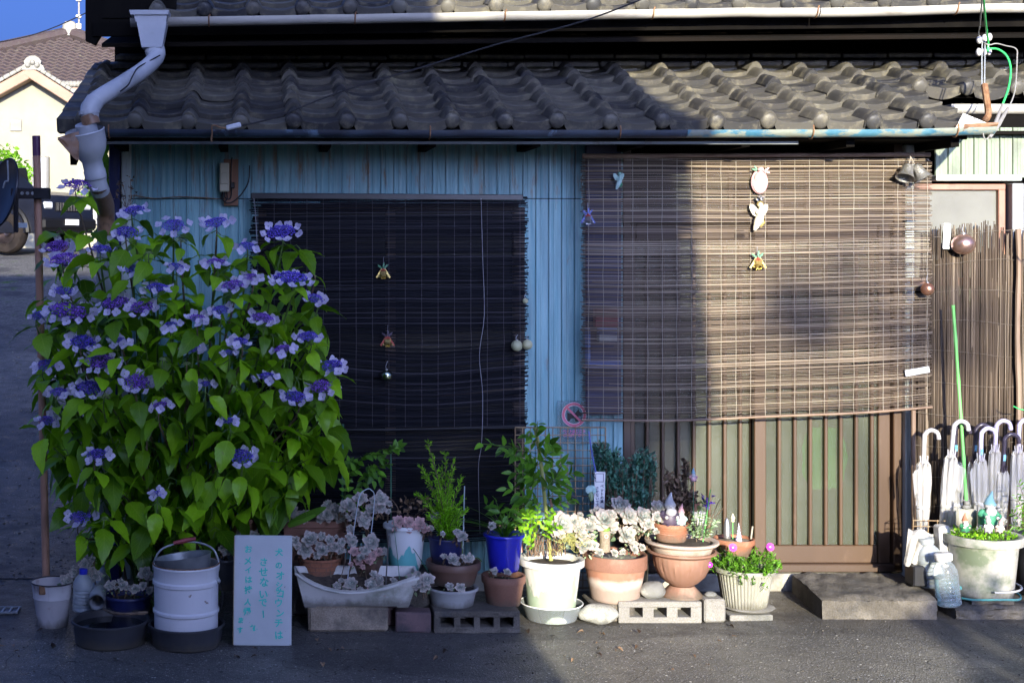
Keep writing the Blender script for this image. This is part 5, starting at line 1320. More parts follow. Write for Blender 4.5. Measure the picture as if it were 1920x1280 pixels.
for (px, py, Y, fl) in todo:
    base = P(px, py, Y) - HL - Vector((0, 0, .035 if fl else 0))
    low = sstep(600, 950, py)
    k = 3 if fl else r_.choice((3, 4, 4))
    off = r_.uniform(-.4, .4)
    for i in range(k):
        phi = -math.pi / 2 + (i - (k - 1) / 2) * (1.3 if k > 3 else 1.5) + off + r_.uniform(-.35, .35)
        dr = R(r_.uniform(0, 45) + 28 * low * r_.random())
        ln = r_.choice((r_.uniform(.075, .11), r_.uniform(.1, .16), r_.uniform(.1, .16))) * (1.12 if low > .4 else 1)
        hyd_leaf(base - Vector((0, 0, .025 * (i % 2))), phi, dr, ln)
# the head standing left of the downpipe
for phi, dr, ln in ((-2.6, .35, .12), (-.3, .4, .11), (-1.5, .7, .11)):
    p = P(152, 372, -.5) - HL; put('leaf', r_.choice(hv), hyd, p, Vector((math.cos(phi), math.sin(phi), -dr)), (0, -.5, 1), (ln,) * 3)
# stems
for k, (px, py, Y) in enumerate([(a, c, Y) for a, c, Y, kk in stems] + [(a, c, hyd_depth(a, c)) for a, c in tips[::3]]):
    b = MB(); e = P(px, py, Y) - HL; x0 = r_.uniform(-.16, .16) + e.x * .12
    st = Vector((x0, r_.uniform(-.05, .1), 0)); midp = st.lerp(e, .55) + Vector((0, .16, .03))
    b.tube(smooth_path([st, midp, e - Vector((0, -.02, .1)), e], 4), [.007] * 4 + [.005] * 5 + [.003] * 4, 5); b.build('stem', MT['stem_green'] if k % 3 else MT['stem_brown'], hyd)
r_.random(); stuff(extra.build('outer_leaves', MT['hyd_leaf'], hyd, angle=0))
stuff(pet_m.build('petioles', MT['stem_green'], hyd))
inner = MB(); ld = [leaf_data(w, 6, 1, .3, .2) for w in (.62, .7)]
for k in range(760):
    for _ in range(40):
        x, y = r_.uniform(80, 630), r_.uniform(420, 1045)
        if inside(x, y) and (y > 560 or r_.random() < .25): break
    Y = min(-.16, hyd_depth(x, y) + r_.uniform(.08, .34)); phi = r_.uniform(-3.4, .3); dr = R(r_.uniform(10, 75))
    h = Vector((math.cos(phi), math.sin(phi), 0)); d = h * math.cos(dr) - Vector((0, 0, 1)) * math.sin(dr); n = h * math.sin(dr) + Vector((0, 0, 1)) * math.cos(dr) + rv(r_, .3)
    add_leaf(inner, r_.choice(ld), P(x, y, Y) - HL, d, n, r_.uniform(.1, .15))
o = inner.build('inner_leaves', MT['hyd_leaf'], hyd, angle=0); stuff(o)
# old dried flower sprays beside the corner post
df = thing('dried_flower_spray', 'brown dried flower spray in front of the siding corner', 'plant', P(235, 395, -.15))
b = MB(); rr_ = random.Random(5); lm = MB()
for k in range(9):
    tip = P(rr_.uniform(216, 264), rr_.uniform(336, 382), -.15) - df.location
    b.tube(smooth_path([(0, 0, 0), tip * .5 + Vector((.01, 0, 0)), tip], 3), .0014, 4, False)
    for j in range(5): add_leaf(lm, SCRAP, tip + rv(rr_, .012), rv(rr_), rv(rr_), .016)
b.build('twigs', MT['stem_brown'], df); stuff(lm.build('dry_petals', MT['dead_leaf'], df, angle=0))
# leafy shrub peeping round the house corner
cs = thing('corner_shrub', 'leafy shrub peeping out between the downpipe and the house corner', 'shrub', P(200, 560, .6))
lm = MB(); b = MB()
for k in range(130):
    p = P(rr_.uniform(178, 222), rr_.gauss(330, 60), .6 + rr_.uniform(-.2, .5)) - cs.location; add_leaf(lm, OVAL, p, Vector((rr_.uniform(-1, 1), -.6, -.6)), (0, -.6, 1), rr_.uniform(.06, .1))
b.tube([(0, 0, -.6), (0, 0, .3), (.03, 0, .9)], .012, 6); b.build('trunk', MT['stem_brown'], cs); stuff(lm.build('crown', MT['far_leaf'], cs, angle=0))

# ================================================================== pots
def pot(name, label, cx, rim, bot, wt, wb, Y, m_, lip=10, lipw=5, soil=.03, group=None, cat='flower pot', flute=None, n=40, soilm='soil', rimm=None, ell=(1, 1)):
    s = S(Y); rt, rb_ = wt / 2 / s, wb / 2 / s
    zb_ = PZ(bot, Y - rb_ * ell[1]); zt_ = PZ(rim, Y); h = zt_ - zb_
    o = thing(name, label, cat, (PX(cx, Y), Y, zb_), group)
    lp, lw = lip / s, lipw / s; ri = rt - lw
    fa = .07 if flute else 0
    prof = [(0, .0), (rb_ * .96, 0), (rb_, .006, fa * .3), (lerp(rb_, ri, .1), h * .06, fa), (lerp(rb_, ri, .9), h - lp - h * .06, fa), (ri, h - lp, 0), (rt - .001, h - lp), (rt, h - lp + .003), (rt, h - .004), (rt - .003, h), (ri - .004, h - .001), (ri - .009, h - .006), (ri - .012, h - soil - .02)]
    b = MB(); b.lathe(prof[:6] if rimm else prof, n, flute=flute, ell=ell); p = b.build('pot', MT[m_], o, angle=45)
    if rimm:
        b = MB(); b.lathe(prof[5:], n, ell=ell); b.build('rim', MT[rimm], o, angle=45)
    b = MB(); rs = ri - .011
    b.lathe([(0, h - soil + .004), (rs * .6, h - soil + .005), (rs, h - soil)], n, ell=ell); b.build('soil', MT[soilm], o)
    return o, h, rt
# echeveria rosettes
def ros_mesh(seed, mat_, N=25):
    r2 = random.Random(seed); m = MB(); top = leaf_data(.64, 7, 2, -.02, .14, shape='spoon')
    tv, tf, tu = top; k = len(tv)
    v = list(tv) + [(x * .98, y, z - .17 * math.sin(math.pi * min(1, y) ** .8) ** .6 * (1 - 1.2 * abs(x))) for x, y, z in tv]; f = list(tf) + [tuple(i + k for i in q[::-1]) for q in tf]; u = list(tu) * 2
    data = (v, f, u)
    for i in range(N):
        t = (i + 1) / N; a = i * 2.39996 + r2.uniform(-.12, .12); el = lerp(1.02, .04, t ** .8)
        d = Vector((math.cos(a) * math.cos(el), math.sin(a) * math.cos(el), math.sin(el)))
        nn = Vector((-math.cos(a) * math.sin(el), -math.sin(a) * math.sin(el), math.cos(el)))
        add_leaf(m, data, Vector((0, 0, .12 * (1 - t))) + d * .05, d, nn, lerp(.2, .98, t ** .85) * r2.uniform(.93, 1.07))
    me = m.mesh('rosette', True, 60); me.materials.append(mat_); return me
RM = {'g': [ros_mesh(i, MT['echeveria']) for i in (1, 2, 3)], 'p': [ros_mesh(i, MT['echeveria_pink'], 22) for i in (4, 5)]}
rr3 = random.Random(33)
def rosettes(o, lst, Y, kind='g', stalk=True, face=(0, -.85, .5)):
    low = MB(); lst = list(lst) + [(it[0] + rr3.uniform(-.6, .6) * it[2], it[1] + rr3.uniform(-.35, .5) * it[2], it[2] * rr3.uniform(.4, .58)) + tuple(it[3:]) for it in lst for _ in (0, 1) if it[2] > 25]
    for it in lst:
        px, py, w = it[:3]; dy = it[3] if len(it) > 3 else 0.0
        p = P(px, py, Y + dy) - o.location; rad = w / 2 / S(Y + dy) * .9 * rr3.uniform(.88, 1.08)
        d = Vector(face) + rv(rr3, .26)
        r_o = bpy.data.objects.new('rosette', rr3.choice(RM[kind])); COL.objects.link(r_o); r_o.parent = o
        r_o.matrix_basis = Matrix.Translation(p) @ d.normalized().to_track_quat('Z', 'Y').to_matrix().to_4x4() @ Matrix.Rotation(rr3.random() * 6, 4, 'Z') @ Matrix.Diagonal((rad, rad, rad, 1))
        stuff(r_o)
        for _ in range(7):
            a_ = rr3.uniform(0, 6.28); side = Vector((math.cos(a_), .35, math.sin(a_) - .35))
            add_leaf(low, rr3.choice((NEEDLE, OVAL, SCRAP)), p + side * rad * .75 + Vector((0, .02, -.01)), side + rv(rr3, .5), Vector((0, -1, .4)) + rv(rr3, .5), rad * rr3.uniform(.3, .7))
        if stalk:
            b = MB(); b.tube(smooth_path([p - d.normalized() * rad * .1, p + Vector((rr3.uniform(-.01, .01), .03, -.02)), p + Vector((rr3.uniform(-.02, .02), .05, -.06))], 3), .004, 6); b.build('stalk', MT['stem_brown'], o)
    stuff(low.build('under_leaves', MT[('sage_leaf', 'dead_leaf', 'sage_leaf')[len(lst) % 3]], o, angle=0))
def twigs(o, lst, m_, rad=.0022, name='twig'):
    for pts in lst:
        b = MB(); b.tube(smooth_path([Vector(q) - o.location for q in pts], 4), rad, 5); b.build(name, MT[m_], o)

# --- long white trough and the things round it
st = MB(); st.box((0, 0, 0), (148 / S(-.72), .16, 48 / S(-.78)), ch=.012)
o = st.build('kerb_stone', MT['stone_tan'], None, loc=P(651, 1161, -.72)); o.location.z = 48 / S(-.78) / 2; tag(o, 'tan weathered kerb stone lying under the white trough', 'stone')
st = MB(); st.box((0, 0, 0), (66 / S(-.78), .1, 38 / S(-.8)), rot=(0, 0, R(-4)), ch=.006); o = st.build('brick', MT['brick'], None, loc=(PX(775, -.78), -.76, 38 / S(-.8) / 2)); tag(o, 'dark purple brick on the asphalt between kerb stone and hollow block', 'brick')
st = MB(); st.box((0, 0, 0), (60 / S(-.68), .1, 36 / S(-.7)), rot=(0, 0, R(6)), ch=.006); o = st.build('brick', MT['brick'], None, loc=(PX(745, -.66), -.645, 36 / S(-.7) / 2)); tag(o, 'dark brick behind, half hidden by the purple brick', 'brick')
Yt_ = -.74; s_ = S(Yt_)
zt0 = 48 / S(-.78) + .002
tr = thing('trough_planter', 'long warped white plastic trough filled with echeverias', 'planter', (PX(667, Yt_), Yt_, zt0))
L_, D_, H_ = 226 / s_, .17, 62 / s_
def trough_skin(m, inner):
    # open box with bowed front wall and sagging rim
    k = 14; rows = []
    for lv in range(4):
        t = lv / 3; row = []
        for i in range(k + 1):
            u = i / k; x = (u - .5) * lerp(L_ * .86, L_, t) * (1 if not inner else .965)
            sag = (-.075 * math.sin(math.pi * u ** .8) - .02 * u) * t
            row.append((x, -lerp(D_ * .36, D_ * .5, t) * (1 if not inner else .9) - .012 * math.sin(math.pi * u) * t, (.012 if inner else 0) + t * H_ + sag))
        back = [(p[0], -p[1] * .9, t * H_ - .006) for p in row[::-1]]
        rows.append(row + back)
    c = len(rows[0]); vs_ = [p for r2 in rows for p in r2]
    m.add(vs_, [((j * c + i), (j * c + (i + 1) % c), ((j + 1) * c + (i + 1) % c), ((j + 1) * c + i)) if not inner else ((j + 1) * c + i, (j + 1) * c + (i + 1) % c, j * c + (i + 1) % c, j * c + i) for j in range(3) for i in range(c)] + ([tuple(range(c))[::-1]] if not inner else []))
    return rows[-1]
b = MB(); outer = trough_skin(b, False); inn = trough_skin(b, True)
b.build('body', MT['trough'], tr)
b = MB(); b.tube([Vector(p) for p in outer] + [Vector(outer[0])], .0065, 6); b.build('rim', MT['trough'], tr)
b = MB(); b.grid(20, 6, lambda u, v: ((u - .5) * L_ * .93, (v - .5) * D_ * .88, H_ - .03 + .01 * nz(u * 9, v * 5) - .075 * (1 - v) * math.sin(math.pi * u ** .8) - .015 * u)); b.build('soil', MT['soil'], tr)
for sx in (-1, 1):
    b = MB(); b.box((sx * L_ * .38, 0, .0), (.05, .12, .012)); b.build('foot', MT['trough'], tr)
rosettes(tr, [(658, 1094, 34), (697, 1096, 32), (632, 1098, 20), (716, 1100, 20), (676, 1106, 20), (757, 1094, 22), (701, 1076, 22), (712, 1084, 20), (640, 1088, 16), (738, 1088, 18)], -.78)
rosettes(tr, [(727, 1104, 22), (690, 1110, 20), (745, 1100, 24), (708, 1110, 18), (672, 1112, 14), (718, 1112, 16)], -.81, 'p')
rosettes(tr, [(779, 1089, 40), (801, 1086, 36)], -.8)
twigs(tr, [[P(625, 1108, -.7), P(618, 1060, -.68), P(622, 1035, -.68)], [P(635, 1100, -.7), P(645, 1060, -.7), P(652, 1030, -.7)], [P(690, 1098, -.72), P(683, 1060, -.72)], [P(735, 1088, -.72), P(752, 1094, -.76), P(772, 1092, -.78)]], 'stem_brown')
# --- pots behind the trough
Yq2 = -.6
bp, h, rt = pot('brick_pattern_pot', 'small terracotta pot with moulded brick pattern behind the white trough', 600, 1042, 1086, 84, 70, Yq2, 'terra', 4, 2)
for k in range(4):
    b = MB(); z = .012 + k * h * .24; r2 = 35 / S(Yq2) + (k * h * .24) * .15; ring_pts = [(math.cos(a) * (r2 + .0015), math.sin(a) * (r2 + .0015), z) for a in [2 * math.pi * i / 32 for i in range(33)]]
    b.tube(ring_pts, .0022, 4, False); b.build('moulded_joint', MT['terra_d'], bp)
    for i in range(12):
        a = 2 * math.pi * (i + .5 * (k % 2)) / 12; b = MB(); b.tube([((r2 + .001) * math.cos(a), (r2 + .001) * math.sin(a), z), ((r2 + .005) * math.cos(a), (r2 + .005) * math.sin(a), z + h * .23)], .002, 4, False); b.build('moulded_joint', MT['terra_d'], bp)
rosettes(bp, [(581, 1010, 44), (572, 1031, 38), (604, 1030, 38), (553, 1013, 24), (618, 1012, 26), (627, 1026, 28), (641, 1016, 24), (640, 1030, 22), (660, 1016, 26), (654, 1006, 20)], -.7)
rp, h, rt = pot('round_pot', 'dark brown round pot hung with pink echeverias behind the trough', 688, 1030, 1084, 70, 52, Yq2 - .02, 'terra_br', 8, 3)
rosettes(rp, [(696, 1016, 40), (676, 1044, 22, -.04), (685, 1032, 26, -.02), (720, 1034, 20)], -.7)
rosettes(rp, [(664, 1034, 26), (684, 1042, 28), (700, 1040, 26), (672, 1052, 26), (710, 1034, 22), (692, 1052, 20)], -.72, 'p')
# rectangular terracotta box
Yr = -.42; s_ = S(Yr)
tb = thing('window_box', 'rectangular terracotta planter of echeverias, rearmost left of the white pot', 'planter', (PX(590, Yr), Yr, PZ(1062, Yr - .08)))
w_, h_ = 118 / s_, 84 / s_
b = MB(); frustum(b, (0, 0, h_ - .03), (w_, .17), (w_ * .9, .14), h_ - .03); b.build('body', MT['terra_d'], tb, angle=30)
for (c, d) in (((0, -.088, h_ - .014), (w_ + .02, .014, .032)), ((0, .088, h_ - .014), (w_ + .02, .014, .032)), ((-w_ / 2 - .003, 0, h_ - .014), (.014, .162, .032)), ((w_ / 2 + .003, 0, h_ - .014), (.014, .162, .032))):
    b = MB(); b.box(c, d, ch=.003); b.build('rim', MT['terra_d'], tb)
b = MB(); b.box((0, 0, h_ - .02), (w_ - .012, .16, .016)); b.build('soil', MT['soil'], tb)
rosettes(tb, [(545, 958, 38), (533, 964, 26), (569, 968, 34), (556, 976, 20), (613, 965, 44), (638, 968, 36), (615, 946, 26), (601, 975, 22)], Yr - .09)
sup = MB(); sup.box((0, 0, .0), (.4, .18, .001 + PZ(1062, Yr - .08)), ch=.008); o = sup.build('pot_stand_block', MT['concrete_d'], None, loc=(PX(590, Yr), Yr, PZ(1062, Yr - .08) / 2)); tag(o, 'dark concrete block carrying the rectangular terracotta planter', 'block')
# tall trailing echeveria column
tall = thing('trailing_echeveria', 'tall trailing clump of grey-lilac echeverias tied to stakes above the trough', 'plant', P(690, 1080, -.6))
rosettes(tall, [(655, 947, 36), (676, 935, 38), (697, 955, 34), (682, 975, 44), (712, 934, 40), (716, 952, 26), (668, 962, 28), (700, 938, 24)], -.62)
twigs(tall, [[P(690, 1078, -.6), P(694, 1030, -.58), P(684, 985, -.58), P(690, 950, -.58)], [P(650, 985, -.6), P(670, 985, -.6), P(690, 960, -.6)]], 'stem_brown', .004, 'stalk')
def stake(pts, rad, m_, label):
    b = MB(); b.tube(pts, rad, 7); tag(b.build('plant_stake', MT[m_]), label, 'stake')
stake(smooth_path([P(651, 1092, -.74), P(660, 1020, -.7), P(673, 935, -.66), P(685, 918, -.66), P(696, 918, -.66), P(702, 940, -.66), P(690, 1050, -.7)], 5), .0022, 'stake_pale', 'pale wire hoop bent over the trailing echeverias')
stake([P(643, 1000, -.3), P(642, 900, -.3), P(643, 795, -.3)], .0045, 'stake_dark', 'dark green stake beside the vine in front of the left blind')
stake([P(733, 1000, -.4), P(733, 850, -.4)], .0028, 'stake_dark', 'thin green stake rising from the white and turquoise pot')
stake([P(867, 1060, -.6), P(871, 911, -.6)], .003, 'stake_pale', 'thin pale rod right of the lime conifer')
stake([P(723, 1098, -.82), P(729, 1003, -.8)], .0035, 'black', 'short black peg standing in the white trough')
stake([P(752, 1000, -.5), P(780, 1035, -.66), P(812, 1085, -.7)], .0018, 'stake_dark', 'thin dark green wire slanting from the turquoise pot')
stake([P(737, 970, -.68), P(745, 1040, -.76), P(749, 1085, -.8)], .0016, 'stake_dark', 'thin green wire leaning against the front of the turquoise pot')
# --- white and turquoise pot
Yw = -.55
wp, h, rt = pot('turquoise_pot', 'tall white pot with turquoise showing below and pink echeverias', 760, 981, 1072, 84, 58, Yw, 'turq_flake', 7, 5)
rosettes(wp, [(747, 978, 30), (766, 980, 34), (787, 980, 34), (776, 986, 24)], Yw - .09, 'p')
rosettes(wp, [(812, 970, 26), (808, 990, 16)], Yw - .06)
twigs(wp, [[P(755, 985, Yw), P(745, 950, Yw), P(728, 930, Yw)], [P(762, 985, Yw), P(770, 945, Yw), P(790, 925, Yw)], [P(760, 985, Yw), P(765, 950, Yw), P(758, 928, Yw)], [P(765, 985, Yw), P(785, 960, Yw), P(822, 942, Yw)], [P(750, 960, Yw), P(738, 958, Yw), P(722, 962, Yw)]], 'stem_brown')
lm = MB()
for k in range(60): add_leaf(lm, SCRAP, P(rr3.uniform(748, 800), rr3.uniform(936, 975), Yw + rr3.uniform(-.04, .06)) - wp.location, rv(rr3), rv(rr3), rr3.uniform(.015, .03))
stuff(lm.build('dry_leaves', MT['dead_leaf'], wp, angle=0))
b = MB(); b.box((0, 0, 0), (.3, .2, wp.location.z), ch=.01); o = b.build('pot_stand_block', MT['concrete_d'], None, loc=(wp.location.x, Yw, wp.location.z / 2)); tag(o, 'dark block hidden behind the trough, carrying the turquoise pot', 'block')
# --- hollow concrete blocks
def hollow_block(px0, px1, Yfr, label, holes=3, depth=.19, m_='concrete_d', h=.1):
    s = S(Yfr); w = (px1 - px0) / s
    o = thing('hollow_block', label, 'concrete block', (PX((px0 + px1) / 2, Yfr), Yfr + depth / 2, 0), 'hollow concrete blocks')
    hw = w * .155; gap = (w - holes * hw) / (holes + 1) ; zc0, zc1 = h * .28, h * .72
    b = MB()
    b.box((0, 0, zc0 / 2), (w, depth, zc0), ch=.003); b.box((0, 0, (zc1 + h) / 2), (w, depth, h - zc1), ch=.004)
    for k in range(holes + 1):
        x = -w / 2 + gap / 2 + k * (gap + hw); b.box((x, 0, h / 2), (gap - (.002 if 0 < k < holes else .002), depth - .002, zc1 - zc0 + .004))
    b.box((0, depth * .3, h / 2), (w - .01, .01, zc1 - zc0 + .002))
    b.build('block', MT[m_], o, angle=30); return o
hollow_block(814, 975, GY(1187), 'hollow concrete block carrying the grey bowl and brown pots', 4)
hollow_block(1160, 1316, GY(1168), 'hollow concrete block under the fluted brown urn', 3, m_='concrete')
BT = .1
# --- stack: grey bowl, brown pot, black pot, conifer
Yc = -.68
gb, h, rt = pot('grey_bowl', 'shallow grey plastic bowl holding the dark brown pot on the hollow block', 848, 1098, 1145, 98, 76, Yc, 'grey_bowl', 5, 4, soil=.012, cat='bowl')
rosettes(gb, [(843, 1099, 24), (863, 1101, 24)], Yc - .12)
dbp, h, rt = pot('brown_pot', 'dark brown plastic pot standing in the grey bowl', 850, 1050, 1102, 102, 78, Yc + .01, 'terra_br', 14, 4)
rosettes(dbp, [(848, 1048, 32), (880, 1046, 26), (866, 1006, 30, .04), (830, 1000, 16, .06)], Yc - .12)
twigs(dbp, [[P(868, 1052, Yc - .08), P(867, 1030, Yc - .08), P(866, 1010, Yc - .06)], [P(880, 1050, Yc - .1), P(895, 1045, Yc - .12), P(903, 1052, Yc - .12)]], 'stem_green', .0025, 'stalk')
cfp, h, rt = pot('conifer_pot', 'black round pot with a feathery lime green conifer', 836, 1006, 1062, 68, 54, Yc + .08, 'navy', 4, 2, cat='potted plant')
b = MB(); lm = MB(); rc = random.Random(8)
tipsC = [(803, 832), (812, 862), (790, 878), (835, 852), (828, 880), (850, 868), (864, 900), (866, 935), (784, 928), (800, 935), (856, 960), (846, 915), (818, 905), (838, 935), (870, 960), (822, 955), (806, 970), (860, 985), (842, 890), (800, 890), (852, 1000), (830, 975)]
for (a, c) in tipsC:
    dyy = rc.uniform(-.08, .1); e = P(a, c, Yc + .08 + dyy) - cfp.location; s0 = Vector((0, 0, h * .8)); mid = s0.lerp(e, .45); mid.x *= .5
    pts = smooth_path([s0, mid, e], 10); b.tube(pts, .0022, 4, False)
    for i, p in enumerate(pts[4:]):
        t = (i + 4) / len(pts); dr = (pts[min(i + 5, len(pts) - 1)] - pts[i + 3]).normalized()
        for q in range(5):
            side = rv(rc, 1); d = (dr + side * .75).normalized(); ln = rc.uniform(.02, .042) * (1.15 - t * .5)
            add_leaf(lm, NEEDLE, p, d, rv(rc), (ln * .75, ln, ln))
            for w in range(3): add_leaf(lm, NEEDLE, p + d * ln * rc.uniform(.3, .9), (d + rv(rc, .7)), rv(rc), (ln * .4, ln * .5, ln * .5))
b.build('branches', MT['stem_brown'], cfp); stuff(lm.build('foliage', MT['lime_leaf'], cfp, angle=0))
# --- blue pot inside terracotta
Yb_ = -.66
tcp, h, rt = pot('terracotta_pot', 'plain brown terracotta pot holding the cobalt blue pot', 944, 1076, 1140, 82, 62, Yb_, 'terra_d', 14, 3)
rosettes(tcp, [(927, 1070, 20), (951, 1072, 20)], Yb_ - .1)
blp, h, rt = pot('cobalt_pot', 'cobalt blue glazed pot with grassy leaves inside the brown terracotta pot', 945, 999, 1074, 78, 54, Yb_ + .01, 'cobalt', 5, 4, cat='potted plant')
lm = MB(); ST = leaf_data(.05, 12, 1, .9, .2, shape='strap')
for k in range(46):
    a = rc.uniform(0, 6.28); d = Vector((math.cos(a) * rc.uniform(.2, .8), math.sin(a) * rc.uniform(.2, .8), 1)); add_leaf(lm, ST, Vector((0, 0, h - .03)) + rv(rc, .01), d, -Vector((math.cos(a), math.sin(a), 0)) + Vector((0, 0, .4)), rc.uniform(.1, .2))
stuff(lm.build('grass_leaves', MT['green_leaf'], blp, angle=0))
rosettes(blp, [(922, 985, 22)], Yb_ - .05)
def sprig(o, lst, data, m_, Y, n=7, ln=(.05, .075), seed=1, spread=.5, name='leaves', stemm='stem_green'):
    r2 = random.Random(seed); lm = MB(); b = MB()
    for (a0, c0, a1, c1) in lst:
        p0, p1 = P(a0, c0, Y + r2.uniform(-.06, .06)) - o.location, P(a1, c1, Y + r2.uniform(-.14, .04)) - o.location
        pts = smooth_path([p0, p0.lerp(p1, .5) + Vector((0, -.01, .012)), p1], 5); b.tube(pts, .0016, 4, False)
        dr = (p1 - p0).normalized()
        for i in range(n):
            t = (i + 1) / n; p = pts[min(len(pts) - 1, int(t * (len(pts) - 1)))]
            for sd in ((-1, 1) if i < n - 1 else (0,)):
                side = Vector((dr.z, 0, -dr.x)) * sd; d = dr * .6 + side * .8 + rv(r2, .3) + Vector((0, -.2, -.15))
                add_leaf(lm, data, p, d, Vector((0, -.7, .7)) + rv(r2, .5), r2.uniform(*ln))
    b.build('stems', MT[stemm], o); stuff(lm.build(name, MT[m_], o, angle=0))
sprig(blp, [(944, 990, 930, 940), (940, 985, 912, 945), (946, 990, 960, 950), (946, 990, 974, 958)], LEAFLET, 'green_leaf', Yb_, 4, (.04, .065), 3)
# --- white flaking pot with nandina
Yn = -.58
np_, h, rt = pot('white_pot', 'large flaking white pot with bamboo stake, nandina and roots in full sun', 1034, 1045, 1170, 122, 82, Yn, 'white_flake', 12, 7, cat='potted plant')
b = MB(); rsau = 57 / S(Yn); b.lathe([(0, .002), (rsau * .8, .002), (rsau, .075), (rsau + .004, .078), (rsau - .004, .074), (rsau * .8, .008), (0, .008)], 40, (0, 0, -.0)); b.build('saucer', MT['clear'], np_)
b = MB(); rim_pts = [(math.cos(a) * (rsau + .002), math.sin(a) * (rsau + .002), .077) for a in [2 * math.pi * i / 40 for i in range(41)]]; b.tube(rim_pts, .003, 5, False); b.build('saucer_rim', MT['cap_white'], np_)
b = MB(); q = [P(1033, 1050, Yn), P(1024, 960, Yn), P(1012, 850, Yn), P(1003, 800, Yn)]
b.tube([v_ - np_.location for v_ in smooth_path(q, 8)], [.0085 + (.0015 if i % 6 == 0 else 0) for i in range(25)], 8); b.build('bamboo_stake', MT['bamboo'], np_)
for a0, c0, a1, c1, m_ in ((1002, 1040, 1000, 950, 'bamboo_dk'), (1040, 1000, 1032, 935, 'window_red'), (978, 1035, 975, 1000, 'window_red'), (1076, 1000, 1078, 960, 'window_red')):
    b = MB(); b.tube([P(a0, c0, Yn) - np_.location, P(a1, c1, Yn + .02) - np_.location], .005, 7); b.build('cane', MT[m_], np_)
b = MB(); b.tube([v_ - np_.location for v_ in smooth_path([P(1078, 990, Yn + .02), P(1082, 960, Yn + .02), P(1083, 942, Yn + .02), P(1076, 931, Yn + .02), P(1066, 929, Yn + .02)], 4)], .007, 8); b.build('crook_handle', MT['black'], np_)
sprig(np_, [(1012, 900, 985, 860), (1010, 880, 955, 850), (1008, 860, 930, 835), (1006, 850, 905, 832), (1005, 835, 985, 815), (1004, 825, 1008, 792), (1006, 840, 1035, 832), (1010, 870, 1040, 845), (1008, 900, 960, 885), (1010, 910, 990, 890), (1018, 920, 1050, 890), (1020, 920, 1075, 885), (1020, 940, 1062, 905), (1012, 950, 975, 930), (1015, 945, 950, 915), (1010, 960, 965, 950), (1020, 960, 1072, 935), (1012, 900, 978, 905), (1012, 870, 975, 870), (1012, 890, 1060, 868)], LEAFLET, 'green_leaf', Yn + .02, 5, (.045, .07), 5)
sprig(np_, [(1010, 990, 985, 965), (1012, 1000, 975, 985), (1015, 1000, 1035, 960), (1018, 985, 1050, 965), (1010, 1010, 970, 1000), (1000, 1000, 990, 955), (1005, 990, 1010, 950), (1020, 1000, 1055, 985), (1000, 1030, 985, 1010), (1020, 1010, 1040, 985)], OVAL, 'lime_leaf', Yn - .06, 5, (.02, .035), 6, name='seedling_leaves')
tw = MB()
for k in range(60):
    a = rc.uniform(985, 1060); tw.tube([P(a, 1042, Yn + rc.uniform(-.06, .05)) - np_.location, P(a + rc.uniform(-18, 18), rc.uniform(960, 1020), Yn + rc.uniform(-.05, .06)) - np_.location], .0016, 4, False)
stuff(tw.build('dry_stalks', MT['bamboo_dk'], np_))
mo = MB()
for k in range(150):
    c0 = P(rc.gauss(1068, 13), rc.gauss(1012, 8), Yn + rc.uniform(-.1, .02)) - np_.location; mo.tube(smooth_path([c0, c0 + rv(rc, .02), c0 + rv(rc, .03)], 3), .0011, 3, False)
stuff(mo.build('root_tangle', MT['bamboo'], np_))
rosettes(np_, [(1053, 982, 56), (1078, 975, 32, .03), (1086, 990, 34, .02), (1050, 1000, 30)], Yn - .08)
rosettes(np_, [(1097, 1022, 46), (1090, 1000, 36), (1104, 985, 36)], Yn - .05)
# --- rusty wire grid
Ygd = -.3
wg = thing('wire_grid', 'rusty wire mesh panel standing against the blue siding', 'wire panel', P(1050, 1105, Ygd))
xs = [966 + 14.1 * k for k in range(13)]; ys = [801 + 14.3 * k for k in range(22)]
def gpt(px, py, dy=0): return P(px, py, Ygd + dy) - wg.location
mv = MB(); a0, a1 = gpt(0, 801), gpt(0, 1104)
for k, x in enumerate(xs):
    b = MB(); b.tube([gpt(x, 801), gpt(x + 1.5 * nz(k), 950), gpt(x, 1104)], .0036 if k in (0, 12) else .0022, 6 if k in (0, 12) else 4); b.build('wire', MT['mesh_wire'], wg)
for k, y in enumerate(ys):
    b = MB(); b.tube([gpt(966, y, -.003), gpt(1050, y + nz(k, 3), -.003), gpt(1135, y, -.003)], .0036 if k in (0, 21) else .0022, 6 if k in (0, 21) else 4); b.build('wire', MT['mesh_wire'], wg)
b = MB(); b.tube(smooth_path([P(1104, 808, -.33), P(1110, 850, -.34), P(1117, 885, -.36)], 4), .004, 6); tag(b.build('blue_strap', MT['ribbon_blue']), 'pale blue strap from the wire grid down to the hanging tag', 'strap')
cl = thing('plastic_ornament', 'pale green translucent figure tied to the wire grid by the tag', 'ornament', P(1108, 918, -.37))
b = MB(); b.ball((0, 0, 0), (.026, .008, .022), 10, 8, fn=lambda p: 1 + .3 * nz(p.x * 3, p.y * 3, p.z * 3)); b.build('wings', MT['mint_paint'], cl)
b = MB(); b.ball((0, -.004, -.03), (.013, .009, .024), 10, 8, fn=lambda p: 1 + .2 * nz(p.x * 3, p.y * 3, p.z * 3)); b.build('body', MT['sage_leaf'], cl)
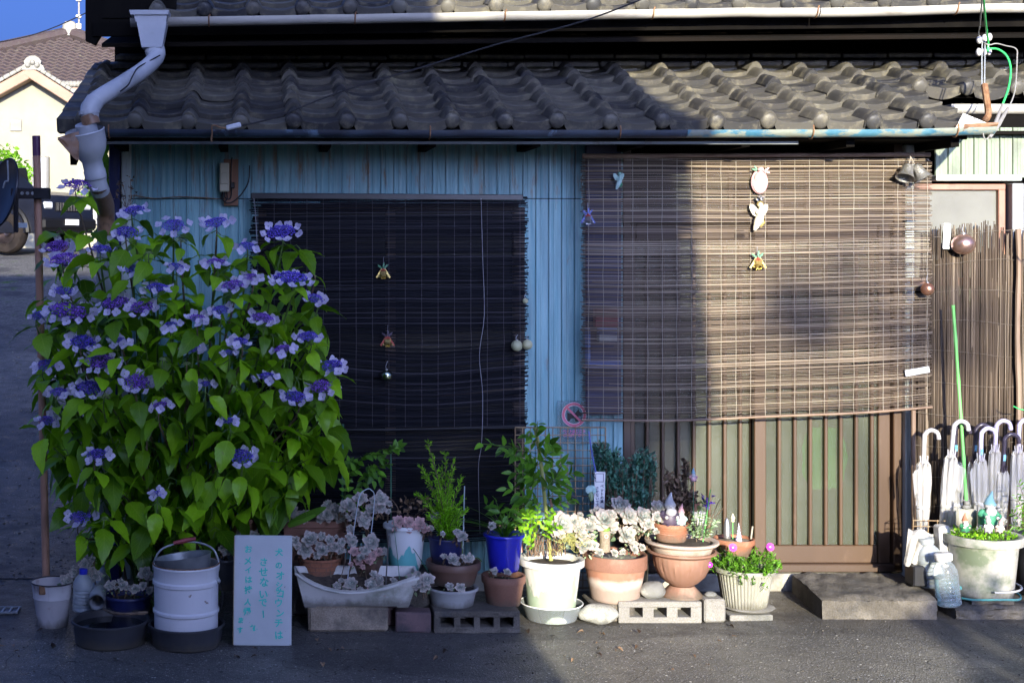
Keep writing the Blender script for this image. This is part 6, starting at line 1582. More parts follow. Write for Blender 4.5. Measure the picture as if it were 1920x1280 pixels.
# ================================================================== terracotta pot with echeverias
def rock(cx, cy, wpx, hpx, Y, m_, label, seed, z0=0.0, dep=.75):
    s = S(Y); a, h = wpx / 2 / s, hpx / s
    b = MB(); b.ball((0, 0, 0), (a, a * dep, h / 2), 22, 14, fn=lambda p: 1 + .16 * nz(p.x * 1.3 + seed, p.y * 1.3, p.z * 1.3) + .05 * nz(p.x * 4, p.y * 4 + seed, p.z * 4))
    o = b.build('rock', MT[m_], None, angle=0, loc=(PX(cx, Y), Y, z0 + h * .47)); tag(o, label, 'rock'); return o
Ye = -.52
b = MB(); b.box((0, 0, 0), (.2, .2, .08), ch=.006); o = b.build('pot_stand_block', MT['concrete_d'], None, loc=(PX(1140, Ye), Ye, .04)); tag(o, 'small block behind the pale boulder carrying the limed terracotta pot', 'block')
ep, h, rt = pot('terracotta_pot', 'large terracotta pot with white lime band, echeverias and pebbles', 1153, 1036, 1133, 118, 88, Ye, 'terra_lime', 26, 4, soilm='stone_pale', rimm='terra_d', cat='potted plant')
rosettes(ep, [(1134, 975, 54, -.04), (1180, 968, 52), (1163, 948, 46, .04), (1175, 1004, 50, -.03), (1208, 970, 56), (1120, 962, 34, .03), (1196, 985, 34, .02), (1216, 982, 34, -.03), (1150, 985, 26)], Ye - .05)
rosettes(ep, [(1124, 1035, 22), (1152, 1036, 20), (1168, 1034, 18), (1190, 1030, 22), (1204, 1026, 18)], Ye - .1, 'g', False)
twigs(ep, [[P(1212, 1030, Ye), P(1216, 1000, Ye), P(1212, 980, Ye)], [P(1135, 1030, Ye), P(1138, 1000, Ye), P(1136, 985, Ye)], [P(1175, 1030, Ye), P(1172, 1015, Ye)]], 'stem_brown', .0035, 'stalk')
ow = thing('owl_figure', 'mossy little log figure with a ring between the echeverias', 'figurine', P(1134, 1033, Ye - .07))
b = MB(); b.lathe([(0, 0), (.026, 0), (.024, .05), (.027, .09), (.02, .115), (0, .12)], 16); b.build('log', MT['stone_tan'], ow)
b = MB(); b.ball((0, -.006, .105), (.024, .022, .018), 14, 10, fn=lambda p: 1 + .12 * nz(p.x * 4, p.y * 4, p.z * 4)); b.build('moss_cap', MT['moss'], ow)
b = MB(); ring(b, (0, .075), .007, .009, -.03, -.027, 20); b.build('ring', MT['silver'], ow)
o2 = thing('moss_figure', 'small green moss ball figure at the left of the log figure', 'figurine', P(1115, 1034, Ye - .08))
b = MB(); b.ball((0, 0, .022), (.016, .015, .018), 12, 8, fn=lambda p: 1 + .12 * nz(p.x * 4, p.y * 4, p.z * 4)); b.ball((0, 0, .048), (.011, .011, .012), 12, 8); b.build('body', MT['moss'], o2)
rock(1121, 1150, 72, 38, -.64, 'stone_pale', 'smooth pale boulder at the front between white pot and hollow block', 2)
rock(1224, 1112, 48, 33, -.58, 'stone_grey', 'dark grey rock on the hollow block left of the urn foot', 5, BT)
rock(1332, 1118, 22, 11, -.58, 'stone_grey', 'small flat grey stone on top of the pale concrete cube', 8, .105)
b = MB(); b.box((0, 0, 0), (41 / S(-.64), .12, .108), rot=(0, 0, R(3)), ch=.008); o = b.build('concrete_cube', MT['concrete'], None, loc=(PX(1338, -.62), -.575, .054)); tag(o, 'pale chipped concrete cube right of the hollow block', 'block')

# ================================================================== urn
Yu = -.54; s_ = S(Yu)
ur = thing('urn_planter', 'fluted brown urn on a flared foot', 'urn', (PX(1278, Yu), Yu, BT + .001))
zz = lambda py: PZ(py, Yu) - BT
r_ = lambda w: w / 2 / s_
b = MB(); b.lathe([(0, 0), (r_(76), 0), (r_(76), .008), (r_(70), .016, .04), (r_(44), .05, .06), (r_(34), zz(1098), .05), (r_(40), zz(1094))], 56, flute=24); b.build('foot', MT['urn'], ur)
b = MB(); b.lathe([(r_(34), zz(1098)), (r_(60), zz(1090), .03), (r_(84), zz(1078), .05), (r_(100), zz(1060), .06), (r_(105), zz(1046), .06), (r_(104), zz(1040), .0), (r_(112), zz(1038)), (r_(128), zz(1034)), (r_(128), zz(1031)), (r_(120), zz(1030)), (r_(96), zz(1040)), (0, zz(1045))], 72, flute=30); b.build('bowl', MT['urn'], ur, angle=50)
ub = thing('beige_bowl', 'wide beige planter bowl set in the top of the brown urn', 'bowl', (PX(1278, Yu), Yu, PZ(1040, Yu)))
zz = lambda py: PZ(py, Yu) - PZ(1040, Yu)
b = MB(); b.lathe([(0, 0), (r_(100), 0), (r_(108), zz(1030)), (r_(114), zz(1021)), (r_(128), zz(1019)), (r_(136), zz(1015)), (r_(134), zz(1012)), (r_(124), zz(1011)), (r_(112), zz(1014)), (r_(108), zz(1024)), (0, zz(1022))], 56); b.build('bowl', MT['beige'], ub, angle=50)
b = MB(); b.lathe([(0, zz(1016)), (r_(60), zz(1015)), (r_(110), zz(1018))], 30); b.build('soil', MT['soil'], ub)
sprig(ub, [(1310, 1010, 1318, 960), (1318, 1010, 1330, 965), (1305, 1010, 1298, 965), (1325, 1008, 1345, 975), (1300, 1005, 1310, 985), (1312, 1010, 1308, 950), (1322, 1005, 1335, 985), (1300, 1008, 1290, 985)], LEAFLET, 'sage_leaf', Yu - .02, 8, (.014, .024), 9, name='thyme_leaves')
twigs(ub, [[P(1306, 1015, Yu), P(1307, 970, Yu), P(1311, 957, Yu)], [P(1320, 1010, Yu), P(1330, 985, Yu), P(1345, 945, Yu), P(1352, 935, Yu)], [P(1325, 990, Yu), P(1340, 970, Yu), P(1356, 952, Yu)]], 'stem_brown', .002, 'dry_twig')
b = MB(); b.tube([P(1318, 1015, Yu) - ub.location, P(1332, 917, Yu) - ub.location], .0028, 6); b.build('green_peg', MT['bamboo_green'], ub)
tp_, h, rt = pot('terracotta_pot', 'small ringed terracotta pot with the two bearded figures on the beige bowl', 1258, 979, 1018, 66, 54, Yu - .03, 'terra', 7, 2)
for q in (.45, .66):
    b = MB(); r2 = lerp(27, 31, q) / S(Yu); b.tube([(math.cos(a) * (r2 + .002), math.sin(a) * (r2 + .002), h * q) for a in [2 * math.pi * i / 32 for i in range(33)]], .0022, 5, False); b.build('ring_moulding', MT['terra'], tp_)

# ================================================================== garden gnomes
def gnome(px, py, Y, hpx, hat, coat, beard, label, lean=0.0, wide=1.0, arms=True, facem='skin_resin', rotz=0.0):
    h = hpx / S(Y); o = thing('garden_gnome', label, 'gnome', P(px, py, Y), 'garden gnomes', rotz); o.rotation_euler = (0, lean, rotz)
    w = h * .2 * wide
    b = MB(); b.lathe([(0, 0), (w * .95, 0), (w * 1.05, h * .06), (w * 1.12, h * .22), (w * .98, h * .36), (w * .62, h * .45), (w * .4, h * .48), (0, h * .5)], 20, ell=(1, .85)); b.build('coat', MT[coat], o)
    b = MB()
    for sx in (-1, 1): b.ball((sx * w * .5, -w * .6, h * .035), (w * .36, w * .62, h * .045), 12, 8)
    b.build('boots', MT['dark_cloth'], o)
    b = MB(); b.ball((0, -w * .05, h * .56), (w * .66, w * .62, h * .115), 16, 12); hd = b.build('head', MT[facem], o)
    b = MB(); b.ball((0, -w * .66, h * .555), (w * .17, w * .17, h * .032), 10, 8); b.build('nose', MT[facem], hd)
    b = MB()
    for sx in (-1, 1): b.ball((sx * w * .24, -w * .6, h * .595), (w * .07, w * .05, h * .014), 8, 6)
    b.build('eyes', MT['ink_black'], hd)
    b = MB(); b.ball((0, -w * .52, h * .4), (w * .68, w * .4, h * .17), 18, 12, fn=lambda p: (1 + .12 * nz(p.x * 5, p.z * 2, 3)) * (1 - .25 * max(0, -p.z) * abs(p.x))); b.build('beard', MT[beard], o)
    b = MB()
    pts = smooth_path([(0, 0, h * .62), (0, w * .1, h * .74), (w * .1, w * .16, h * .86), (w * .24, w * .2, h * .99)], 4)
    b.tube([(0, 0, h * .6)] + pts, [w * .74] + [lerp(w * .74, w * .05, (i / (len(pts) - 1)) ** .85) for i in range(len(pts))], 16); b.build('hat', MT[hat], o)
    if arms:
        for sx in (-1, 1):
            b = MB(); b.tube(smooth_path([(sx * w * .75, 0, h * .4), (sx * w * 1.15, -w * .3, h * .3), (sx * w * .75, -w * .85, h * .27)], 4), [w * .3] * 5 + [w * .24] * 4, 10); a_ = b.build('arm', MT[coat], o)
            b = MB(); b.ball((sx * w * .66, -w * .92, h * .27), w * .22, 10, 8); b.build('hand', MT[facem], a_)
    return o
gnome(1256, 984, Yu - .06, 62, 'white_resin', 'dark_cloth', 'white_resin', 'weathered white-bearded gnome with pale cap in the ringed terracotta pot', 0, 1.25, facem='white_resin')
gnome(1276, 985, Yu - .08, 42, 'pink_resin', 'mint_paint', 'white_resin', 'small pink-hatted gnome at the right of the big gnome on the urn', .05, 1.0, facem='white_resin')
rosettes(tp_, [(1238, 952, 34, .0), (1232, 968, 26, -.03)], Yu - .04)
# gnome pick among the withered plant
gp = gnome(1300, 902, Yu + .05, 26, 'blue_paint', 'pink_resin', 'white_resin', 'tiny blue-hatted gnome on a stick among the withered leaves', 0, 1.1, facem='white_resin')
b = MB(); b.tube([(0, 0, 0), (0, 0, -.2)], .002, 5); b.build('stick', MT['stake_dark'], gp)

# ================================================================== shrubs behind the urn
def clump(name, label, base, cat, centers, n, data, m_, sz, Y, potm=None, seed=1, whorl=10, twig='stem_brown', tips=None, tipm=None):
    r2 = random.Random(seed); o = thing(name, label, cat, P(base[0], base[1], Y)); lm = MB(); b = MB(); tm = MB()
    for k in range(n):
        cx, cy, rx, ry = r2.choice(centers)
        while True:
            u, v, w = r2.uniform(-1, 1), r2.uniform(-1, 1), r2.uniform(-1, 1)
            if u * u + v * v + w * w <= 1: break
        p = P(cx + u * rx, cy + v * ry, Y + w * rx / S(Y) * .8) - o.location
        st_ = Vector((p.x * .25, p.y * .25, 0)); up = (p - st_).normalized()
        if k % 2 == 0: b.tube(smooth_path([st_, st_.lerp(p, .5) + Vector((p.x * .15, p.y * .15, 0)), p], 3), .0016, 4, False)
        for q in range(whorl):
            t = r2.uniform(0, .09); d = up * r2.uniform(.2, 1.0) + rv(r2, .9)
            add_leaf(lm, data, p - up * t, d, rv(r2) + Vector((0, -.4, .6)), r2.uniform(*sz))
        if tips and r2.random() < tips: tm.ball(p, .005, 6, 5)
    b.build('branches', MT[twig], o); stuff(lm.build('foliage', MT[m_], o, angle=0))
    if tm.v: stuff(tm.build('dry_buds', MT[tipm], o))
    return o
Yk = -.3
clump('teal_shrub', 'dense blue-green bushy shrub in front of the sliding door corner', (1180, 1060), 'shrub', [(1195, 900, 38, 56), (1165, 900, 36, 46), (1140, 862, 26, 34), (1185, 940, 40, 34), (1210, 870, 24, 34), (1152, 885, 34, 30), (1125, 845, 14, 16)], 420, LEAFLET, 'teal_leaf', (.018, .032), Yk, seed=3, whorl=13, tips=.12, tipm='dead_leaf')
b = MB(); kp, h, rt = pot('plain_pot', 'dark plastic pot hidden behind the echeverias holding the blue-green shrub', 1182, 1005, 1100, 80, 60, Yk, 'black', 8, 3)
clump('withered_plant', 'withered brown leafless-looking plant behind the gnomes', (1285, 985), 'plant', [(1275, 905, 30, 26), (1300, 925, 20, 26), (1258, 890, 16, 18), (1292, 950, 24, 18), (1286, 868, 6, 8), (1262, 930, 20, 20)], 120, SCRAP, 'dead_leaf', (.014, .028), Yu + .16, seed=5, whorl=6)
vp, h, rt = pot('small_white_pot', 'small white pot with violet flowers behind the urn', 1310, 958, 985, 26, 20, Yu + .12, 'white_plastic', 3, 2)
lm = MB(); r2 = random.Random(3)
for k in range(26): add_leaf(lm, SCRAP, P(1326 + r2.gauss(0, 5), 943 + r2.gauss(0, 6), Yu + .1) - vp.location, rv(r2), rv(r2), .018)
stuff(lm.build('violet_petals', MT['fertile_violet'], vp, angle=0))
sprig(vp, [(1312, 958, 1322, 940), (1308, 958, 1296, 945)], LEAFLET, 'dark_leaf', Yu + .12, 4, (.02, .03), 8)
b = MB(); o, h, rt = pot('tiny_pot', 'tiny terracotta pot above the small white pot', 1305, 943, 958, 14, 11, Yu + .13, 'terra', 3, 1)

# ================================================================== oval terracotta bowl with ornaments
Yo_ = -.42
ob, h, rt = pot('terracotta_bowl', 'shallow oval terracotta bowl with small ornaments behind the pink flowers', 1376, 1008, 1042, 76, 58, Yo_, 'terra', 10, 3, soilm='stone_tan', cat='bowl', soil=.012)
b = MB(); b.lathe([(0, 0), (.016, .0), (.0175, .03), (.015, .06), (.008, .09), (0, .1)], 18); o = b.build('silver_cone', MT['silver'], None, loc=P(1363, 1008, Yo_ - .02)); tag(o, 'silver pointed egg ornament in the oval terracotta bowl', 'ornament')
sc_ = thing('spiral_shell', 'white and lilac spiral cone ornament in the oval terracotta bowl', 'ornament', P(1385, 1014, Yo_ - .05))
b = MB(); pts = []; rs = []
for i in range(61):
    t = i / 60; a = t * 6 * 2 * math.pi; rr = .009 * (1 - t) + .0008; pts.append((rr * math.cos(a), rr * math.sin(a), t * .085)); rs.append(.006 * (1 - t) + .0015)
b.tube(pts, rs, 7); b.build('spiral', MT['lilac_hook'], sc_)
b = MB(); b.lathe([(0, 0), (.012, 0), (.001, .088), (0, .088)], 14); b.build('core', MT['white_resin'], sc_)
fk = thing('figure_pick', 'tiny pale figure on a green stick in the oval terracotta bowl', 'figurine', P(1374, 1010, Yo_ - .03))
b = MB(); b.tube([(0, 0, 0), (0, 0, .085)], .002, 5); b.build('stick', MT['bamboo_green'], fk)
b = MB(); b.ball((0, 0, .1), .011, 12, 8); b.ball((0, 0, .086), (.009, .008, .007), 10, 6); b.lathe([(.008, .105), (.004, .118), (0, .125)], 10); b.build('figure', MT['cream'], fk)
b = MB(); b.tube([P(1408, 1010, Yo_), P(1411, 986, Yo_)], .004, 6); tag(b.build('wood_peg', MT['string']), 'short pale wooden peg at the right end of the oval bowl', 'peg')
# ================================================================== fluted cement pot with magenta flowers
b = MB(); b.box((0, 0, 0), (82 / S(-.6), .16, .028), rot=(0, 0, R(2)), ch=.004); o = b.build('concrete_slab', MT['concrete'], None, loc=(PX(1400, -.55), -.53, .014)); tag(o, 'thin concrete slab under the fluted cement pot', 'slab')
Yp_ = -.5
fp_, h, rt = pot('fluted_pot', 'fluted cement-grey pot of magenta daisies beside the door', 1396, 1062, 1146, 112, 76, Yp_, 'cement_pot', 8, 6, flute=44, n=176, cat='potted plant')
b = MB(); b.lathe([(0, -.002), (.115, .0), (.122, .006), (.118, .008), (0, .004)], 30, (.012, -.01, -.001)); b.build('saucer', MT['white_plastic'], fp_)
r2 = random.Random(12); lm = MB(); b = MB()
for k in range(150):
    a = r2.uniform(0, 6.28); rr = rt * math.sqrt(r2.random()) * 1.12; p = Vector((rr * math.cos(a), rr * math.sin(a), h + r2.uniform(-.02, .06) - .04 * (rr / rt) ** 2 + (.03 if abs(rr * math.cos(a)) > .06 else 0)))
    d0 = Vector((math.cos(a) * rr * 4, math.sin(a) * rr * 4, .6)); b.tube([p * .8, p], .0015, 4, False)
    for q in range(9): add_leaf(lm, NEEDLE, p + rv(r2, .012), d0 + rv(r2, .9), rv(r2), r2.uniform(.016, .03))
b.build('stems', MT['stem_green'], fp_); stuff(lm.build('foliage', MT['green_leaf'], fp_, angle=0))
def daisy(o, px, py, Y, wpx, face, m_='magenta'):
    m = MB(); pd = leaf_data(.2, 4, 1, .05, .1, shape='strap'); N = 26
    for k in range(N):
        a = 2 * math.pi * k / N; d = Vector((math.cos(a), math.sin(a), .12 + r2.uniform(-.08, .08))); add_leaf(m, pd, d * .12, d, (0, 0, 1), .9)
    me = m.mesh('flower', True, 0); me.materials.append(MT[m_]); rad = wpx / 2 / S(Y)
    f = bpy.data.objects.new('flower', me); COL.objects.link(f); f.parent = o
    f.matrix_basis = Matrix.Translation(P(px, py, Y) - o.location) @ Vector(face).normalized().to_track_quat('Z', 'Y').to_matrix().to_4x4() @ Matrix.Diagonal((rad, rad, rad, 1)); stuff(f)
    b = MB(); b.ball((0, 0, .06), (.2, .2, .1), 10, 6); b.build('flower_centre', MT['cap_white'], f)
daisy(fp_, 1374, 1026, Yp_ - .12, 17, (0, -1, .35)); daisy(fp_, 1444, 1025, Yp_ - .08, 17, (.1, -1, .3)); daisy(fp_, 1331, 1058, Yp_ - .12, 12, (-.3, -1, 0))

# ================================================================== step and slab
b = MB(); n = 18
def stone_slab(m, x0, x1, y0, y1, h, skew, seed):
    nx, ny = 60, 26; top = []
    m.grid(nx, ny, lambda u, v: (lerp(x0, x1, u) + skew * (1 - v), lerp(y0, y1, v), h + .012 * nz(u * 9 + seed, v * 5) - .03 * max(0, nz(u * 13, seed)) * max(0, 1 - v * 7) + .004 * nz(u * 40, v * 22, seed) - .012 * (max(0, .08 - v) / .08) ** 2 - .006 * (max(0, .04 - u) / .04)))
    m.grid(nx, 5, lambda u, v: (lerp(x0, x1, u) + skew, y0 - .004 - .012 * nz(u * 14, v * 4, seed) - .005 * nz(u * 45, v * 9, seed), lerp(-.01, h - .012, v) + (.009 * nz(u * 9 + seed, 0) + .004 * nz(u * 40, 0, seed)) * v))
    m.grid(ny, 5, lambda u, v: (x0 + skew * u - .003 - .004 * nz(u * 9, v * 4, seed), lerp(y1, y0, u), lerp(-.01, h - .006, v)))
    m.grid(ny, 5, lambda u, v: (x1 + skew * (1 - u) + .003, lerp(y0, y1, u), lerp(-.01, h - .002, v)))
yf = GY(1160); zt_ = PZ(1121, yf)
stone_slab(b, PX(1489, -.08), PX(1778, yf), yf, -.06, zt_, PX(1541, yf) - PX(1489, -.08), 3)
tag(b.build('door_step', MT['concrete_d'], angle=50), 'rough dark concrete doorstep in front of the sliding door', 'step')
b = MB(); stone_slab(b, PX(1792, yf), PX(2100, yf), yf, -.05, PZ(1138, yf), 0, 9); tag(b.build('kerb_slab', MT['concrete_d'], angle=50), 'low dark concrete slab under the gnome planter right of the step', 'slab')

# ================================================================== gnome planter on the right
Yv = -.42; zsl = PZ(1138, yf)
gpn, h, rt = pot('gnome_planter', 'large algae-stained white planter with gnomes in its moss', 1842, 1000, 1128, 140, 104, Yv, 'planter_algae', 16, 8, cat='potted plant', soil=.02)
b = MB(); b.box((0, 0, -gpn.location.z / 2 + zsl / 2), (.2, .2, max(.004, gpn.location.z - zsl))); b.build('plinth', MT['concrete_d'], gpn)
b = MB(); rs = 64 / S(Yv); b.tube([(math.cos(a) * rs, math.sin(a) * rs, .012 + .006 * math.sin(3 * a)) for a in [2 * math.pi * i / 40 for i in range(41)]], .005, 6, False); b.build('saucer_ring', MT['teal_plastic'], gpn)
b = MB(); b.tube([(math.cos(a) * rs * 1.02, math.sin(a) * rs * 1.02, .052) for a in [-.55 * math.pi + 1.1 * math.pi * i / 20 for i in range(21)]], .005, 6); b.build('saucer_handle', MT['white_plastic'], gpn)
b = MB(); b.box((-rs * .86, -.04, .05), (.05, .03, .014), rot=(0, R(14), 0)); b.build('saucer_tab', MT['teal_plastic'], gpn)
lm = MB(); r2 = random.Random(14)
for k in range(700):
    a = r2.uniform(0, 6.28); rr = rt * .85 * math.sqrt(r2.random()); add_leaf(lm, OVAL, Vector((rr * math.cos(a), rr * math.sin(a), h - .02 + r2.uniform(0, .03))), rv(r2) + Vector((0, 0, 1)), rv(r2) + Vector((0, -.3, 1)), r2.uniform(.008, .016))
stuff(lm.build('ground_moss', MT['lime_leaf'], gpn, angle=0))
gnome(1851, 985, Yv - .04, 66, 'blue_paint', 'green_paint', 'white_resin', 'big gnome with sky blue hat and white beard in the algae-stained planter', .12, 1.2, facem='white_resin')
gnome(1809, 997, Yv - .1, 36, 'rust_hat', 'holly', 'white_resin', 'small gnome with rust-red hat at the left of the planter', 0, 1.1)
gnome(1853, 998, Yv - .12, 36, 'white_resin', 'white_resin', 'white_resin', 'small all-white weathered gnome in the middle front of the planter', .0, .95, facem='white_resin')
gnome(1872, 998, Yv - .11, 30, 'pink_resin', 'skin_resin', 'white_resin', 'small pinkish gnome at the right front of the planter', .25, 1.1, facem='white_resin')
gnome(1880, 985, Yv - .03, 30, 'cement_pot', 'cement_pot', 'white_resin', 'small grey gnome at the right rear of the planter', -.1, 1.1, facem='white_resin')
ts = thing('stone_tablet', 'mossy rounded stone tablet with a small figure on top in the planter', 'figurine', P(1812, 985, Yv + .02))
b = MB(); b.box((0, 0, .035), (.1, .02, .09), ch=.009); b.build('tablet', MT['cement_pot'], ts)
b = MB(); b.ball((0, 0, .09), (.02, .014, .012), 10, 8); b.ball((0, -.003, .108), (.014, .012, .013), 12, 8); b.ball((-.011, 0, .121), .005, 8, 6); b.ball((.011, 0, .121), .005, 8, 6); b.build('figure', MT['stone_grey'], ts)
# green stake
b = MB(); q = [P(1787, 572, -.24), P(1796, 700, -.26), P(1805, 830, -.28), P(1812, 945, -.3)]; pts = smooth_path(q, 9)
b.tube(pts, [.0075 + (.0018 if i % 5 == 0 else 0) for i in range(len(pts))], 8); tag(b.build('bamboo_stake', MT['bamboo_green']), 'bright green bamboo-look stake leaning beside the umbrellas', 'stake')

# ================================================================== umbrellas
def umbrella(px, top, hem, tip_y, Y, lean, handle, label, wide=1.0, flip=1, sticker=False, seed=1):
    r2 = random.Random(seed); s = S(Y); o = thing('umbrella', label, 'umbrella', P(px, tip_y, Y), 'folded clear vinyl umbrellas by the door'); o.rotation_euler = (R(r2.uniform(2, 6)), lean, 0)
    H = (tip_y - top) / s; hz = (tip_y - hem) / s; rh = 13 / s * 1.0
    b = MB(); b.tube(smooth_path([(0, 0, hz - .01), (0, 0, H - rh * 1.4), (flip * rh * .12, 0, H - rh * .6), (flip * rh * .8, -.004, H), (flip * rh * 1.75, -.004, H - rh * .35), (flip * rh * 2.05, -.004, H - rh * 1.3)], 5), .0105, 10); hd = b.build('handle', MT[handle], o)
    b = MB(); b.tube([(0, 0, 0), (0, 0, hz)], .004, 6); b.build('shaft', MT['silver'], o)
    b = MB(); b.lathe([(0, 0), (.005, .0), (.006, .04), (0, .042)], 8); b.build('ferrule', MT['white_hook'], o)
    m = MB(); nz_, na = 14, 40; rows = []
    for j in range(nz_ + 1):
        t = j / nz_; z = lerp(.04, hz - .012, t); r0 = lerp(.008, .036 * wide, t ** .6) * (1 - .28 * t ** 6)
        for i in range(na):
            a = 2 * math.pi * i / na; rr = r0 * (1 + .3 * math.sin(8 * a + t * 3.5 + seed) * (.4 + .6 * t) + .12 * nz(math.cos(a) * 2, math.sin(a) * 2 + seed, t * 5))
            rows.append((rr * math.cos(a), rr * math.sin(a) * .8, z + .012 * math.sin(8 * a + seed) * (t > .95)))
    m.add(rows, [(j * na + i, j * na + (i + 1) % na, (j + 1) * na + (i + 1) % na, (j + 1) * na + i) for j in range(nz_) for i in range(na)])
    m.build('canopy', MT['vinyl'], o, angle=0)
    if wide > .9:
        m = MB(); a0 = -1 if seed % 2 else 1
        m.grid(5, 5, lambda u, v: (a0 * (.03 + .035 * u * (1 - .4 * v)), -.012 + .012 * math.sin(u * 5), hz - .04 - v * .12 - .02 * u)); m.build('loose_flap', MT['vinyl'], o, angle=0)
    b = MB(); b.lathe([(.031 * wide, hz * .55), (.034 * wide, hz * .55 + .006), (.031 * wide, hz * .55 + .016)], 16, ell=(1, .8)); b.build('closing_strap', MT['vinyl'], o)
    for k in range(8):
        a = 2 * math.pi * k / 8; b = MB(); b.tube([(.014 * math.cos(a), .012 * math.sin(a), hz - .012), (.019 * math.cos(a), .016 * math.sin(a), hz + .02 + .006 * r2.random())], [.0035, .0028], 6); b.build('rib_tip', MT['white_hook'] if handle != 'dark_hook' else MT['dark_hook'], o)
    if sticker:
        b = MB(); b.box((0, -.0108, H - rh * 3.4), (.012, .0015, .03)); b.build('label_sticker', MT['sticker'], hd)
umbrella(1728, 804, 862, 1062, -0.222, .0, 'white_hook', 'umbrella with short white hook handle, nearest the door', 1.0, seed=1)
umbrella(1764, 783, 848, 1070, -0.228, .04, 'white_hook', 'umbrella with tall white hook handle, second from the door', .95, seed=2)
umbrella(1790, 793, 862, 1050, -0.21, -.02, 'dark_hook', 'umbrella with dark hook handle and blue sticker left of the green stake', 1.1, sticker=True, seed=3)
umbrella(1816, 793, 862, 1050, -0.198, .03, 'dark_hook', 'umbrella with dark hook handle just right of the green stake', .85, sticker=True, seed=4)
umbrella(1835, 799, 856, 1050, -0.234, -.02, 'lilac_hook', 'umbrella with lilac hook handle and coloured sticker in front of the others', .95, sticker=True, seed=5)
umbrella(1856, 784, 838, 1050, -0.186, .0, 'lilac_hook', 'umbrella with wide lilac hook handle behind the stickered lilac one', .85, seed=6)
umbrella(1872, 811, 878, 1050, -0.216, .02, 'dark_hook', 'umbrella with low dark plum hook handle and white tag', .9, sticker=True, seed=7)
umbrella(1904, 784, 842, 1050, -0.21, .0, 'lilac_hook', 'umbrella with lilac hook handle at the far right', 1.0, seed=8)
# wire stand, towel, bottles
uw = thing('wire_rack', 'low rusty wire rack holding the umbrellas beside the door', 'rack', (PX(1745, -.3), -.3, 0))
def rk(px, py, Y=-.3): return P(px, py, Y) - uw.location
for pts in ([rk(1712, 975), rk(1775, 976)], [rk(1712, 986), rk(1775, 987)], [rk(1713, 973), rk(1707, 1075)], [rk(1727, 974), rk(1726, 1000)], [rk(1741, 974), rk(1740, 1000)], [rk(1758, 974), rk(1757, 1000)], [rk(1712, 975), rk(1712, 965, -.15)], [rk(1707, 1072), rk(1712, 1065, -.25)]):
    b = MB(); b.tube(pts, .0022, 5); b.build('wire', MT['mesh_wire'], uw)
tw_ = MB()
def tpz(u, v):          # folded over the rack: short fall behind, long fall in front, corner pulled out to the right
    t = v * 1.25 - .25; drop = abs(t); w = lerp(1.0, .72, max(0, t)) 
    x = 1722 + (u - .5) * 40 * w - 12 * max(0, t) + (10 * (1 - max(0, t)) * u)
    fold = .012 * math.sin(u * 15 + 2 * t) * min(1, drop * 2.5) + .006 * nz(u * 4, v * 4)
    return P(x, 990 + 10 * u + 68 * drop * (1 - .12 * u) + 3 * math.sin(u * 9), -.33 - (.035 if t > 0 else -.02) * min(1, drop * 6) + fold)
tw_.grid(28, 28, tpz); o = tw_.build('towel', MT['towel'], angle=0); tag(o, 'off-white damp towel draped over the wire rack', 'towel')
so_ = o.modifiers.new('thick', 'SOLIDIFY'); so_.thickness = .006
def bottle(px, bot, hpx, wpx, Y, lean, bodym, capm, label, capw=.42, ribs=6):
    s = S(Y); h, r = hpx / s, wpx / 2 / s; o = thing('plastic_bottle', label, 'bottle', P(px, bot, Y)); o.rotation_euler = (0, lean, 0)
    prof = [(0, .004), (r * .85, 0), (r, h * .03)]
    for k in range(ribs):
        z = lerp(.1, .5, k / (ribs - 1)) * h; prof += [(r, z - h * .02), (r * .95, z), (r, z + h * .02)]
    prof += [(r, h * .58), (r * .96, h * .62), (r * .98, h * .66), (r * .8, h * .76), (r * .45, h * .86), (r * capw, h * .88)]
    b = MB(); b.lathe(prof, 24); b.build('body', MT[bodym], o)
    b = MB(); b.lathe([(r * capw * 1.15, h * .87), (r * capw * 1.2, h * .88), (r * capw * 1.2, h * .985), (r * capw, h), (0, h)], 18); b.build('cap', MT[capm], o)
    b = MB(); b.lathe([(0, .006), (r * .93, .006), (r * .93, h * .55), (0, h * .55)], 20); b.build('water', MT['acrylic'], o)
bottle(1780, 1134, 98, 44, yf + .06, R(-7), 'clear', 'cap_white', 'clear ribbed water bottle with white cap leaning at the end of the step', .6)
bottle(1750, 1098, 92, 46, yf + .2, R(-9), 'milky', 'milky', 'dusty grey plastic bottle under the towel by the door', .5)
b = MB(); b.box((0, 0, .07), (.055, .07, .2), rot=(0, R(-4), 0), ch=.008); o = b.build('white_canister', MT['white_plastic'], None, loc=P(1768, 1050, -.36)); tag(o, 'off-white plastic canister between the towel and the gnome planter', 'canister')
b = MB(); b.box((0, 0, .05), (.09, .1, .1), ch=.006); o = b.build('dark_crate', MT['black'], None, loc=P(1722, 1095, -.36)); tag(o, 'small black crate in the corner beside the door post', 'crate')
# black pot and plant at the right edge
rp_, h, rt = pot('black_planter', 'black planter with a ragged green shrub at the right edge', 1945, 1000, 1118, 84, 70, -.36, 'black', 8, 4, cat='potted plant')
sprig(rp_, [(1930, 1000, 1905, 930), (1935, 1000, 1910, 905), (1940, 1000, 1925, 900), (1935, 1000, 1898, 960), (1940, 980, 1915, 960), (1940, 1000, 1930, 940), (1930, 1000, 1900, 985)], NEEDLE, 'green_leaf', -.38, 10, (.02, .035), 11, stemm='stem_brown')

